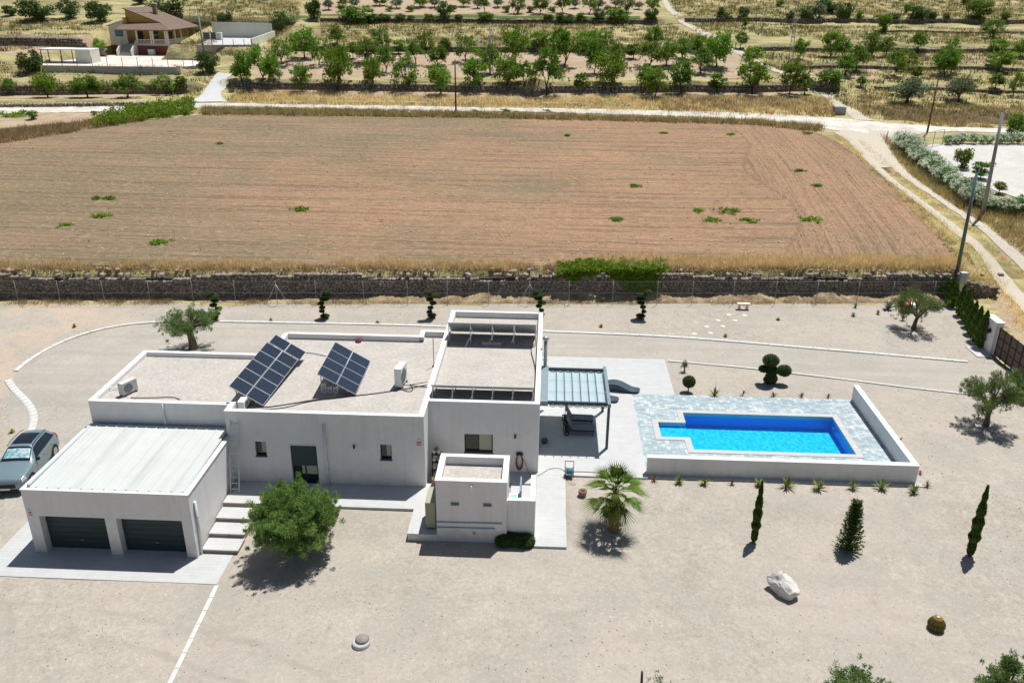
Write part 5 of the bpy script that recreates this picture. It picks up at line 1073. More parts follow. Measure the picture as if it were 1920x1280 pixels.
def limb(mb, a, b, r0, r1, sag=.15, n=4):
    a, b = np.array(a, float), np.array(b, float); pts = []; j = R_.normal(0, .06, (n+1, 3))*np.linalg.norm(b-a)
    for i in range(n+1): t = i/n; pts.append(a*(1-t)+b*t + j[i]*math.sin(math.pi*t) + np.array([0, 0, sag*math.sin(math.pi*t)]))
    mb.tube(pts, [r0+(r1-r0)*i/n for i in range(n+1)], 7)
def tree_meshes(kind, h, wd, th, ncl, per, ln, lw, crad, trunk_r, leaf, bark, seed, asym=None, flat=.75, lean=(0, 0), low=0., nmain=4, bottom=.0):
    """returns (trunk mesh, crown mesh), base at the origin"""
    global R_; keep = R_; R_ = np.random.default_rng(seed); mb = MB(); top = np.array([lean[0], lean[1], th]); ch = h-th
    mb.tube([(0, 0, -.15), (lean[0]*.1+.02, lean[1]*.1, th*.25), (lean[0]*.5, lean[1]*.5+.02, th*.6), tuple(top)], [trunk_r*1.45, trunk_r*1.05, trunk_r*.9, trunk_r*.85], 10)
    C = []; k = 0
    while len(C) < ncl and k < 4000:
        k += 1; d = rand_dirs(1)[0]; q = R_.uniform(.35, 1)**.6; c = np.array([d[0]*wd/2*q, d[1]*wd/2*q, th*.9+ch*(.5+.5*d[2]*q)+low])*1.
        if c[2] < th*.75+bottom: continue
        if asym is not None and not asym(c): continue
        if C and min(np.linalg.norm(c-x) for x in C) < crad*.62: continue
        C.append(c)
    C = np.array(C); C[:, 2] = np.minimum(C[:, 2], h-crad*.5); C[:, 0] *= np.clip((wd/2-crad*.5)/(wd/2), .3, 1); C[:, 1] *= np.clip((wd/2-crad*.5)/(wd/2), .3, 1)
    ang = np.arctan2(C[:, 1]-top[1], C[:, 0]-top[0]); grp = np.floor((ang+math.pi)/(2*math.pi)*nmain).astype(int) % nmain
    for g in range(nmain):
        m_ = C[grp == g]
        if not len(m_): continue
        mid = m_.mean(0); mid = top*.55+mid*.45; limb(mb, top-[0, 0, .1], mid, trunk_r*.7, trunk_r*.4, 0)
        for c in m_: limb(mb, mid, c, trunk_r*.36, trunk_r*.1, .05, 3)
    tm = bpy.data.meshes.new(kind+'_trunk'); tm.from_pydata(mb.v, [], mb.f); tm.update(); tm.polygons.foreach_set('use_smooth', mb.sm); tm.materials.append(bark)
    V, F, a = clumped(C, crad*R_.uniform(.75, 1.2, len(C)), per, ln, lw, flat)
    if kind in ('olive', 'almond'):
        ctr = C.mean(0); d = C-ctr; d /= np.linalg.norm(d, axis=1)[:, None]+1e-6; E = np.concatenate([C+d*crad*R_.uniform(.7, 1.15, (len(C), 1))+R_.normal(0, crad*.35, C.shape) for _ in range(2)])
        V2, F2, a2 = clumped(E, crad*R_.uniform(.2, .42, len(E)), max(6, per//9), ln, lw, 1.3, up=.8); F2 = F2+len(V); V = np.concatenate([V, V2]); F = np.concatenate([F, F2]); a = np.concatenate([a, np.clip(a2+.15, 0, 1)])
    cm = npmesh(kind+'_crown', V, F, leaf, a); R_ = keep; return tm, cm
def put_tree(name, ms, p, sx, sz, label, cat='tree', group=None, rz=None, parts=('trunk', 'crown'), tilt=False):
    e = empty(name, p, label, cat, group, rnd.uniform(0, 6.28) if rz is None else rz)
    if tilt: e.rotation_euler = (rnd.gauss(0, .05), rnd.gauss(0, .05), e.rotation_euler[2])
    for q, me in zip(parts, ms):
        o = link(q, me, e); o.scale = (sx, sx, sz)
    return e
def px_size(px, py, top, wpx, fn=None):
    p = drape(px, py, fn=fn); d = ray(px, py); dist = (p[1]/d[1]); scale = FPX/dist; ztop = aty(px, top, p[1])[2]; return p, max(.4, ztop-p[2]), wpx/scale
AL = [tree_meshes('almond', 4.5, 4.2, (1.0, .8, 1.2)[s % 3], (30, 22, 26, 34)[s % 4], (80, 60, 90)[s % 3], .34, .15, (.66, .54, .74)[s % 3], .11, almond_l if s % 2 else almond2_l, trunkd_m, 100+s, nmain=3+s % 3, lean=(.25*math.sin(s*2.1), .2*math.cos(s*3)), flat=(.8, 1.15, 1.0)[s % 3], asym=(None, (lambda c: abs(c[0]+.15) > .28 or c[2] < 2.), (lambda c: c[2] > 1.5+.5*abs(c[0])), None, (lambda c: c[0]*.4+c[2] > 1.9))[s % 5]) for s in range(10)]
SM = [tree_meshes('sapling', 3., 2.2, 0.8, 14, 70, .30, .14, .50, .06, almond_l, trunkd_m, 200+s, nmain=3) for s in range(2)]
OLF = [tree_meshes('far_olive', 4.2, 4.8, 1.1, 30, 80, .36, .13, .76, .16, olivef_l, trunkd_m, 300+s, nmain=4) for s in range(2)]
BU = [tree_meshes('bush', 3., 3.6, .35, 22, 80, .34, .17, .72, .08, dark_l, trunkd_m, 400+s, low=-.1) for s in range(3)]
BG = [tree_meshes('green_bush', 3., 3.2, .35, 20, 80, .32, .15, .66, .08, almond_l, trunkd_m, 450+s, low=-.1) for s in range(2)]
SZ = {'a': (AL, 4.5, 4.2), 's': (SM, 3., 2.2), 'o': (OLF, 4.2, 4.8), 'b': (BU, 3., 3.6), 'g': (BG, 3., 3.2)}
KN = {'a': ('almond_tree', 'tree'), 's': ('young_tree', 'tree'), 'o': ('olive_tree', 'tree'), 'b': ('dark_shrub', 'shrub'), 'g': ('green_shrub', 'shrub')}
AD = {'a': 'green almond tree', 's': 'small young tree', 'o': 'grey green olive tree', 'b': 'dark rounded shrub', 'g': 'bright green shrub'}
def row(items, where, group):
    """items: (x, base, top, width, kind); labels count from the left within the row"""
    items = sorted(items)
    tot = {}
    for it in items: tot[it[4]] = tot.get(it[4], 0)+1
    cnt = {}
    for (x, b, t, w_, k) in items:
        cnt[k] = cnt.get(k, 0)+1; p, h, wd = px_size(x, b, t, w_); ms, H0, W0 = SZ[k]; me = rnd.choice(ms)
        lab = (ORD[cnt[k]-1]+' '+AD[k]+' from the left '+where) if tot[k] > 1 else (AD[k]+' '+where)
        nm, ct = KN[k]; put_tree(nm, me, p, wd/W0*1.1, h/H0*1.02, lab, ct, group, tilt=True)
row([(18, 176, 148, 32, 'a'), (90, 183, 138, 46, 'a'), (165, 183, 144, 56, 'a'), (240, 183, 144, 66, 'a'), (310, 177, 141, 48, 'a'), (341, 166, 141, 24, 's')], 'on the low terrace under the villa wall', 'trees on the low terrace below the villa')
row([(492, 157, 88, 52, 'a'), (513, 162, 108, 34, 'a'), (567, 172, 122, 38, 'a'), (633, 171, 90, 58, 'a'), (697, 168, 110, 38, 'a'), (762, 171, 102, 52, 'a'), (827, 178, 122, 46, 'a'), (889, 171, 110, 44, 'a'), (949, 168, 108, 50, 'a'), (982, 166, 118, 38, 'a'),
     (1025, 178, 95, 58, 'a'), (1092, 171, 135, 34, 's'), (1145, 174, 98, 56, 'a'), (1211, 168, 115, 42, 'a'), (1228, 183, 132, 46, 'a'), (1277, 175, 112, 42, 'a'), (1344, 173, 135, 38, 's'), (1410, 176, 115, 60, 'a'), (1480, 177, 116, 42, 'a'), (1508, 179, 139, 38, 'a')], 'in the nearest orchard row above the white track', 'almond trees in the front orchard row')
row([(530, 121, 74, 44, 'a'), (598, 123, 72, 36, 'a'), (688, 117, 74, 44, 'a'), (724, 137, 90, 38, 'a'), (780, 121, 80, 36, 'a'), (821, 124, 88, 36, 'a'), (874, 115, 66, 42, 'a'), (919, 139, 77, 44, 'a'), (966, 122, 54, 50, 'a'), (1059, 125, 62, 56, 'a'), (1114, 139, 78, 38, 'a'), (1157, 118, 82, 34, 'a'), (1188, 110, 80, 30, 's'),
     (1217, 124, 80, 50, 'a'), (1249, 124, 80, 40, 'a'), (1280, 110, 72, 32, 'a'), (1314, 138, 92, 44, 'a'), (1343, 126, 60, 50, 'a'), (1409, 128, 88, 40, 'a'), (636, 127, 88, 38, 'a')], 'in the middle row of the middle orchard', 'almond trees in the middle of the orchard')
row([(571, 109, 48, 48, 'a'), (633, 92, 52, 34, 'a'), (662, 110, 78, 24, 's'), (716, 92, 50, 36, 'a'), (747, 101, 73, 30, 's'), (799, 98, 57, 34, 'a'), (834, 98, 70, 26, 's'), (1012, 96, 60, 42, 'a'), (1048, 98, 54, 34, 'a'), (1102, 98, 58, 54, 'a'), (1139, 94, 57, 32, 'a'), (1225, 93, 52, 36, 'a'), (1308, 95, 65, 30, 'a'), (1388, 92, 58, 26, 's')], 'in the back row of the middle orchard', 'almond trees in the back orchard row')
row([(616, 19, -1, 22, 'o'), (664, 15, -4, 24, 'o'), (744, 16, -3, 24, 'o'), (815, 14, -4, 24, 'o'), (895, 16, -3, 20, 'o'), (933, 14, -4, 22, 'o'), (1078, 16, -2, 22, 'o'), (1122, 18, -1, 26, 'o'), (1154, 15, -3, 24, 'o'), (1198, 18, 3, 20, 'o'), (643, 13, -5, 22, 'a'), (712, 11, -6, 26, 'a'), (788, 14, -6, 26, 'a'), (870, 13, -5, 24, 'a'), (909, 25, -6, 26, 'a'), (972, 26, -8, 30, 'a'), (1013, 26, -8, 30, 'a'), (1056, 25, -8, 30, 'a'), (1105, 26, -8, 30, 'a'), (1175, 25, -8, 30, 'a'), (1223, 24, -6, 26, 'a'),
     (1140, 27, 10, 16, 'g'), (640, 22, 8, 16, 'g'), (688, 22, 10, 18, 'g'), (770, 22, 10, 16, 'g'), (850, 22, 9, 18, 'g'), (950, 23, 10, 18, 'g'), (995, 24, 11, 18, 'g'), (1035, 24, 12, 16, 'g'), (730, 22, 11, 16, 'g')], 'in the topmost orchard at the upper edge', 'trees in the topmost orchard')
row([(670, 43, 11, 64, 'g'), (804, 38, 26, 20, 'g'), (833, 34, 4, 32, 'b'), (721, 41, 24, 26, 'b'), (910, 44, 23, 32, 'g'), (1027, 38, 26, 22, 'g'), (1058, 44, 22, 38, 'b'), (1160, 39, 14, 46, 'g'), (1222, 36, 14, 28, 'b'), (1123, 35, 18, 26, 'b'), (750, 40, 26, 20, 'b'), (700, 44, 27, 24, 'b'), (1090, 38, 24, 22, 'g'), (860, 38, 26, 18, 'b'), (770, 39, 28, 16, 'b')], 'along the stone wall below the topmost orchard', 'shrubs along the upper orchard wall')
row([(70, 39, -4, 66, 'b'), (134, 34, -2, 38, 'b'), (190, 41, -3, 48, 'b'), (312, 32, -8, 66, 'b'), (422, 40, 20, 28, 'b'), (529, 59, 24, 40, 'b'), (587, 36, -6, 30, 'b'), (20, 30, 8, 28, 'b'), (262, 8, -12, 26, 'b'), (60, 136, 90, 48, 'b'), (394, 136, 92, 42, 'b'), (453, 153, 97, 42, 'g')], 'around the villa at upper left', 'shrubs and dark trees around the villa')
row([(1498, 111, 68, 28, 'a'), (1557, 107, 60, 42, 'a'), (1580, 107, 78, 28, 'a'), (1633, 107, 62, 38, 'a'), (1661, 107, 72, 30, 'a'), (1720, 101, 62, 40, 'a'), (1783, 136, 70, 38, 'a'), (1870, 100, 74, 36, 'a'), (1911, 108, 76, 32, 'a')], 'in the upper loose row at right', 'scattered almond trees on the right terraces')
row([(1584, 142, 106, 38, 'a'), (1606, 134, 88, 42, 'a'), (1675, 143, 95, 38, 'a'), (1697, 134, 92, 40, 'a'), (1771, 143, 92, 42, 'a'), (1871, 135, 90, 52, 'a'), (1900, 180, 133, 26, 'a'), (1715, 149, 122, 28, 's'), (1866, 168, 136, 30, 's'), (1614, 164, 142, 20, 's'), (1555, 157, 130, 52, 'g'), (1700, 196, 147, 74, 'o'), (1797, 191, 144, 56, 'o'), (1905, 256, 212, 40, 'g')], 'in the lower loose row at right', 'scattered trees on the right terraces, lower row')
row([(1552, 26, -4, 48, 'b'), (1512, 36, 12, 32, 'b'), (1535, 36, 5, 30, 'o'), (1584, 37, 3, 32, 'b'), (1462, 13, 0, 16, 'g'), (1722, 38, 8, 38, 'b'), (1699, 26, 7, 16, 'g'), (1748, 35, 21, 18, 'b'), (1836, 39, -4, 50, 'g'), (1810, 9, -5, 20, 'b'), (1655, 60, 25, 26, 'g'), (1860, 71, 37, 40, 'a'), (1350, 34, 14, 14, 'b'), (1364, 37, 22, 18, 'g'), (1394, 31, 11, 20, 'b'), (1398, 54, 30, 10, 's'), (1480, 38, 20, 16, 'b'), (1885, 38, 22, 18, 'g'), (1612, 38, 20, 14, 'g'), (1680, 38, 24, 16, 'b'), (1775, 37, 24, 14, 'g')], 'on the high grassy terraces at upper right', 'shrubs on the high terraces at right')
row([(1803, 316, 277, 38, 'g'), (1838, 337, 302, 38, 's'), (1872, 364, 340, 26, 's'), (1915, 392, 364, 24, 's')], 'on the white gravel lot at far right', 'plants on the white gravel lot')
# green shrub mass between track and field at left
X, Y = scatter_poly([(165, 244), (240, 232), (300, 224), (362, 215), (366, 192), (300, 196), (240, 210), (190, 222)], 3.2)
C = np.stack([X, Y, T(X, Y)+R_.uniform(.2, 1.0, len(X))], -1); V, F, a = clumped(C, np.full(len(C), .6), 30, .3, .14, .8); tag(link('bramble_thicket', npmesh('bramble_thicket', V, F, green_l, a)), 'low bright green thicket between the white track and the field', 'thicket', kind='stuff')
X, Y = scatter_poly([(-10, 222), (52, 220), (50, 211), (-10, 213)], 1.5); C = np.stack([X, Y, T(X, Y)+.2], -1); V, F, a = clumped(C, np.full(len(C), .6), 24, .3, .14, .5); tag(link('vine_cover', npmesh('vine_cover', V, F, green_l, a)), 'low green ground cover left of the thicket', 'ground cover', kind='stuff')
row([(63, 224, 207, 22, 'g'), (177, 216, 208, 12, 'g')], 'on the bare soil beside the green thicket', None)
# creeper over the yard wall
cc = []
for i in range(4200):
    px = rnd.uniform(1045, 1250); ed_ = 511+8*math.sin(px*.06)+5*math.sin(px*.17+1)+5*math.sin(px*.45)+ (22 if 1165 < px < 1240 else 0); py = rnd.uniform(489+3*math.sin(px*.09)+3*math.sin(px*.3), ed_) + abs(rnd.gauss(0, 3))
    if 1195 < px < 1235 and rnd.random() < .3: py = rnd.uniform(525, 548)
    edge = min(px-1040, 1256-px)
    if math.sin(px*.21+py*.13)+math.sin(px*.083-py*.3)+math.sin(px*.4+py*.5)*.6 < rnd.uniform(-2.2, .2)-.2*(py > 515): continue
    if rnd.random() > edge/40: continue
    if py > 503: p = aty(px, py, 0+63.85+.073*4.5); p[1] = 63.95+.073*p[0]; z = p[2]; cc.append((p[0], p[1]-rnd.uniform(0, .25), z))
    else: p = drape(px, py+6); cc.append((p[0], max(p[1], 64.3+.073*p[0]), p[2]+rnd.uniform(.0, .45)))
C = np.array(cc); V, F, a = clumped(C, np.full(len(C), .24), 12, .17, .10, .9, up=-.1); e = empty('creeper', C.mean(0)*[1, 1, 0]+[0, 0, 0], 'bright green creeper hanging over the long stone wall', 'creeper'); link('foliage', npmesh('foliage', V-wloc(e), F, green_l, a), e)
# weed clumps on the field
wp = [(179, 374, 14), (206, 374, 20), (188, 407, 26), (125, 424, 18), (305, 456, 38), (565, 395, 32), (1190, 350, 20), (1157, 413, 26), (1311, 397, 20), (1366, 397, 44), (1338, 414, 28), (1402, 415, 36), (1520, 414, 42), (1500, 322, 16), (1534, 350, 14), (1244, 251, 14), (1368, 254, 16), (1513, 252, 14), (413, 271, 8), (1065, 256, 8)]
for i, (x, y, w_) in enumerate(sorted(wp)):
    p = drape(x, y); wd = w_/FPX*p[1]/ray(x, y)[1]; k = int(6+wd*8); C = np.stack([R_.normal(0, wd*.26, k), R_.normal(0, wd*.2, k), R_.uniform(.05, .2, k)], -1); V, F, a = clumped(C, np.full(k, .30), 26, .2, .09, .5)
    o = link('weed_patch', npmesh('weed_patch', V, F, green_l, a), None, p); tag(o, ORD[i]+' green weed clump from the left on the ploughed field', 'weeds', 'green weed clumps on the ploughed field')
# oleander hedges
OB = []
for s in range(3):
    keep = R_; R_ = np.random.default_rng(600+s); C = rand_dirs(26)*np.array([.75, .75, .6])*R_.uniform(.4, 1, (26, 1))+[0, 0, .85]; V, F, a = clumped(C, np.full(26, .38), 60, .2, .065, .9, up=.5); fm = npmesh('oleander_foliage', V, F, olea_l, a)
    D = rand_dirs(60); D[:, 2] = np.abs(D[:, 2])*.9; C2 = D*np.array([1.05, 1.05, .85])+[0, 0, .8]; V, F, a = clumped(C2, np.full(60, .14), 10, .11, .09, 1); OB.append((fm, npmesh('oleander_flowers', V, F, flower_m, a))); R_ = keep
def hedge_line(P, n, lab, s=1., fl=True):
    W = resample(np.array([drape(*p) for p in P]), .1); idx = np.linspace(0, len(W)-1, n).astype(int)
    for i, k in enumerate(idx):
        e = empty('oleander', W[k]+[rnd.uniform(-.15, .15), rnd.uniform(-.15, .15), 0], '%s flowering oleander %s' % (ORD[i], lab), 'oleander', 'white flowering oleanders '+lab.split(' counting')[0], rnd.uniform(0, 6)); ms = rnd.choice(OB); q = s*rnd.uniform(.85, 1.15)
        o = link('foliage', ms[0], e); o.scale = (q, q, q); o = link('blossom', ms[1], e); o.scale = (q, q, q)
hedge_line([(1690, 276), (1718, 306), (1756, 336), (1798, 366), (1826, 386)], 15, 'along the rutted track counting from the far end', 1.3)
hedge_line([(1818, 386), (1850, 398), (1885, 402), (1925, 404)], 7, 'in the near line at the lot corner counting from the left', 1.05)
hedge_line([(1776, 272), (1800, 270), (1850, 271), (1925, 271)], 10, 'along the back of the white lot counting from the left', .85)

# ------------------------------------------------------------------ yard trees
olive2_l = leafm('deep olive leaves', (.125, .205, .055), .33)
def olive(px, py, top, wpx, seed, label, asym=None, lean=(0, 0), ncl=40, th=None, per=330, ln=.13, lw=.032, tr=.16, crad=None, p=None, nmain=4):
    q, h, wd = px_size(px, py, top, wpx, fn=G)
    if p is not None: q = p
    th = th or h*.38; crad = crad or wd*.13; ms = tree_meshes('olive', h, wd, th, ncl, int(per*1.35), ln, lw, crad, tr, olive_l if seed == 31 else olive2_l, trunk_m, seed, asym, .8, lean, nmain=nmain)
    return put_tree('olive_tree', ms, q, 1, 1, label, 'tree', 'olive trees in the gravel yard', 0.)
olive(556, 1034, 926, 164, 31, 'big bushy olive tree standing in front of the white house', ncl=120, th=.8, per=420, ln=.15, lw=.028, tr=.15, crad=.40, nmain=6)
olive(363, 654, 575, 112, 32, 'gnarled olive tree behind the left wing of the house', asym=lambda c: not (abs(c[0]+.2) < .5 and c[2] > 2.7) and not (c[0] > .7 and c[2] < 1.9), lean=(-.1, 0), ncl=34, th=1.35, tr=.26, crad=.45, per=260)
olive(1712, 617, 538, 86, 33, 'spreading olive tree in the far right corner of the yard by the conifers', lean=(.15, 0), ncl=30, th=1.0, tr=.15, crad=.42, per=230, asym=lambda c: abs(c[0]) > .35 or c[2] > 2.)
olive(1848, 797, 700, 108, 34, 'forked olive tree near the gate at the right side of the yard', ncl=36, th=1.15, tr=.15, crad=.4, per=260, asym=lambda c: abs(c[0]+.1) > .25 or c[2] > 1.7)
olive(1910, 745, 700, 60, 37, 'dark leafy shrub at the right edge beside the gate', ncl=16, th=.5, tr=.07, crad=.35, per=220)
def bottom_olive(px, topy, wpx, h, seed, label, ncl=34, per=300, z0=-.6):
    d = ray(px, topy); t = (z0+h-H)/d[2]; q = np.array([0, 0, H])+d*t; q[2] = G(q[0], q[1]); wd = wpx*t/FPX; ms = tree_meshes('olive', h, wd, h*.35, ncl, per, .12, .032, wd*.15, .12, olive2_l, trunk_m, seed, None, .8); put_tree('olive_tree', ms, q+[0, -.4, 0], 1, 1, label, 'tree', 'olive trees cut by the lower edge')
bottom_olive(1608, 1238, 120, 2.6, 41, 'olive tree cut off by the lower edge right of the boulder')
bottom_olive(1895, 1228, 110, 2.6, 42, 'olive tree cut off at the lower right corner')
bottom_olive(1262, 1256, 90, 1.7, 43, 'sparse leafy branches at the lower edge below the palm', ncl=14, per=60)
p = at(1203, 1280, -.5); z = aty(1201, 1258, p[1])[2]; e = empty('wooden_post', p, 'short dark post at the lower edge beside the sparse branches', 'post'); m_ = MB(); m_.tube([p, (p[0]-.02, p[1], z)], [.05, .045], 10); m_.build('stake', trunkd_m, e)
# small olive and ball topiary
olive(1283, 697, 678, 11, 38, 'tiny olive sapling beside the patio edge', ncl=8, th=.35, tr=.05, crad=.17, per=90, ln=.07, lw=.02)
def pad(C, r, n, seed=0, ln=.07):
    V0 = IV2; core = V0*np.array(r)*.93+np.array(C); d = rand_dirs(n); P = d*np.array(r)*R_.uniform(.92, 1.04, (n, 1))+np.array(C); V, F = leaves(P, ln, ln*.55, D=d*.5, up=.1); return core, V, F
def topiary(name, p, pads, trunk, label, group, dens=900, cat='topiary'):
    e = empty(name, p, label, cat, group); cv, lv, lf, cf, n0, n1 = [], [], [], [], 0, 0; at_ = []
    for (c, r) in pads:
        k = int(dens*(r[0]*r[1]+2*r[0]*r[2])*4); core, V, F = pad(c, r, k); cv.append(core); cf.append(IF2+n0); n0 += len(core); lv.append(V); lf.append(F+n1); n1 += len(V); at_.append(np.repeat(R_.uniform(.2, .8, k), 4))
    lm = npmesh('foliage_pads', np.concatenate(lv), np.concatenate(lf), topi_l, np.concatenate(at_)); f = link('foliage_pads', lm, e); link('dark_core', npmesh('dark_core', np.concatenate(cv), np.concatenate(cf), core_m, None, True), f)  # solid dark core under the leaf shell of each pad
    m_ = MB()
    for t_ in trunk: m_.tube(*t_, 7)
    m_.build('trunk', trunkd_m, e, local=True); return e
def cloud(px, py, s, seed, label):
    p = at(px, py, -.1); r = random.Random(seed); P = []; tr = [(0, 0, 0)]; z = .22
    for i in range(6):
        dx = r.choice((-1, 1))*r.uniform(.02, .2); rr = (.34, .2, .24, .3, .33, .4)[i]*r.uniform(.85, 1.1); P.append(((dx*s, r.uniform(-.1, .1)*s, z*s), (rr*s, rr*s, .135*s))); tr.append((dx*.6*s, 0, z*s)); z += .31
    P.append(((r.choice((-.3, .32))*s, 0, (z-.1)*s), (.33*s, .33*s, .15*s))); return topiary('cloud_topiary', p, P, [(tr, [.06*s]*len(tr))], label, 'cloud pruned trees along the fence', 420)
for (px, py, s, lab) in ((407, 600, 1.05, 'cloud pruned tree along the fence, partly hidden by the gnarled olive tree'), (609, 597, 1.05, 'second cloud pruned tree from the left, behind the solar panels along the fence'), (811, 597, 1.05, 'third cloud pruned tree from the left, just left of the right block'), (1011, 594, 1.03, 'fourth cloud pruned tree from the left, behind the corner of the right block'), (1203, 597, 1.08, 'rightmost cloud pruned tree, in front of the green creeper')):
    cloud(px, py, s, px, lab)
p = at(1290, 735, -.1); topiary('ball_topiary', p, [((0, 0, .72), (.40, .40, .38))], [([(0, 0, 0), (0, 0, .5)], [.04, .04])], 'single round clipped ball tree beside the patio', None, 700)
p = at(1441, 719, -.1); topiary('ball_topiary', p, [((-.05, 0, 1.62), (.52, .5, .38)), ((-.42, .1, .98), (.3, .3, .25)), ((.86, 0, .93), (.46, .44, .37)), ((.06, 0, .95), (.40, .4, .35)), ((.05, -.15, .55), (.36, .36, .34)), ((.22, .1, .3), (.33, .33, .3)), ((-.1, 0, .28), (.26, .26, .25))], [([(0, 0, 0), (0, 0, .9), (-.04, 0, 1.5)], [.07, .06, .05]), ([(0, 0, .6), (.8, 0, .8)], [.05, .04])], 'topiary of several clipped round balls behind the pool', None, 600)
p = at(965, 1026, -.4); topiary('clipped_shrub', p+[0, .25, 0], [((-.5, 0, .22), (.42, .42, .33)), ((.5, 0, .22), (.42, .42, .33)), ((0, .15, .25), (.5, .42, .30)), ((-.25, .1, .26), (.4, .42, .3)), ((.28, .05, .24), (.4, .42, .3))], [([(0, 0, 0), (0, 0, .3)], [.04, .04])], 'dark low clipped shrub hugging the front wall of the outbuilding', None, 700, 'shrub')
# cypresses and conifers
def cypress(px, py, tpx, tpy, rad, label, group, spiral=False, n=7000, leaf=None, name='cypress'):
    p = drape(px, py, fn=G); z = aty(px, tpy, p[1])[2]; h = z-p[2]; top = aty(tpx, tpy, p[1]); lean = 0.
    t = R_.uniform(0, 1, n)**.9; r = rad*np.sin(np.pi*np.clip(t*.92+.06, 0, 1))**.45*(1-t**2.2*.75); r = r*(1+.18*np.sin(t*31)+.1*np.sin(t*53+1))
    if spiral: r = rad*(1-t*.78)*(1+.25*np.sin(t*h*9))
    a = R_.uniform(0, 2*np.pi, n); q = R_.uniform(.5, 1, n)**.5; P = np.stack([np.cos(a)*r*q+lean*t, np.sin(a)*r*q, .12+t*(h-.12)], -1); D = np.stack([np.cos(a)*.4, np.sin(a)*.4, np.full(n, 1.0 if not spiral else .2)], -1)
    V, F = leaves(P, .16 if not spiral else .2, .05, D=D*1.2); e = empty(name, p, label, 'tree', group); link('foliage', npmesh('foliage', V, F, leaf or cyp_l, np.repeat(R_.uniform(0, 1, n), 4)), e)
    m_ = MB(); m_.tube([(0, 0, -.1), (0, 0, h*.4), (lean*.9, 0, h*.9)], [rad*.32, rad*.22, .02], 8); m_.build('trunk', trunkd_m, e, local=True); return e
cypress(1413, 1016, 1427, 903, .20, 'slim dark cypress left of the two, above the white boulder', 'slim cypresses in the gravel')
cypress(1818, 1041, 1851, 910, .24, 'slim dark cypress at the right side of the gravel yard', 'slim cypresses in the gravel')
# araucaria-like tiered conifer
p = drape(1590, 1030, fn=G); h = aty(1590, 938, p[1])[2]-p[2]; e = empty('tiered_conifer', p, 'dark tiered conifer with drooping shaggy branches between the cypresses', 'tree'); PP, DD = [], []
for i in range(15):
    t = i/14; z = .12+t*(h-.2); rr = .66*(1-t*.68); nb = 12
    for b in range(nb):
        a = 2*math.pi*b/nb+i*.7; L_ = rr*rnd.uniform(.8, 1.1)
        for k in range(26):
            s = rnd.uniform(.1, 1); PP.append((math.cos(a)*L_*s+rnd.gauss(0, .03), math.sin(a)*L_*s+rnd.gauss(0, .03), z+.12*s*s-.04+rnd.gauss(0, .03))); DD.append((math.cos(a)*.9, math.sin(a)*.9, .35))
V, F = leaves(np.array(PP), .13, .05, D=np.array(DD)*1.3); link('foliage', npmesh('foliage', V, F, cyp_l, np.repeat(R_.uniform(0, 1, len(PP)), 4)), e); m_ = MB(); m_.tube([(0, 0, -.1), (0, 0, h)], [.07, .02], 8); m_.build('trunk', trunkd_m, e, local=True)
hc = [(1779, 572, 520, .42), (1797, 590, 535, .40), (1806, 601, 545, .40), (1812, 611, 562, .36), (1818, 627, 565, .44), (1826, 640, 572, .44), (1836, 652, 580, .44), (1785, 578, 528, .4), (1770, 560, 518, .4)]
for i, (px, py, tp, rd) in enumerate(sorted(hc)): cypress(px, py+rnd.uniform(-2, 2), px, tp+rnd.uniform(-4, 4), rd*rnd.uniform(.85, 1.15), ORD[i]+' conifer from the far end of the hedge leading to the gate pillar', 'conifers of the hedge by the gate', n=3800, name='hedge_conifer', leaf=mat('conifer leaves', (.085, .17, .022), .6, attr=True, trans=.15, world=False))
# ------------------------------------------------------------------ palm
p = drape(1150, 992, fn=G); e = empty('fan_palm', p, 'fan palm with a shaggy brown trunk in front of the patio', 'palm tree'); hp = 2.15
m_ = MB(); m_.lathe((0, 0, 0), [(.26, -.1), (.28, .05), (.19, .3), (.22, .6), (.25, 1.0), (.22, 1.35), (.17, 1.7), (.13, hp)], 18); m_.build('trunk', palmtr_m, e, local=True)
n = 900; a = R_.uniform(0, 2*np.pi, n); zz = R_.uniform(.25, 1.7, n); rr = np.interp(zz, [.2, .6, 1, 1.35, 1.7], [.2, .23, .27, .24, .17]); P = np.stack([np.cos(a)*rr, np.sin(a)*rr, zz], -1); V, F = leaves(P, .38, .06, D=np.stack([np.cos(a)*.3, np.sin(a)*.3, np.full(n, -1.5)], -1), up=0); link('dead_fronds', npmesh('dead_fronds', V, F, grassd_l, np.repeat(R_.uniform(0, 1, n), 4)), e)
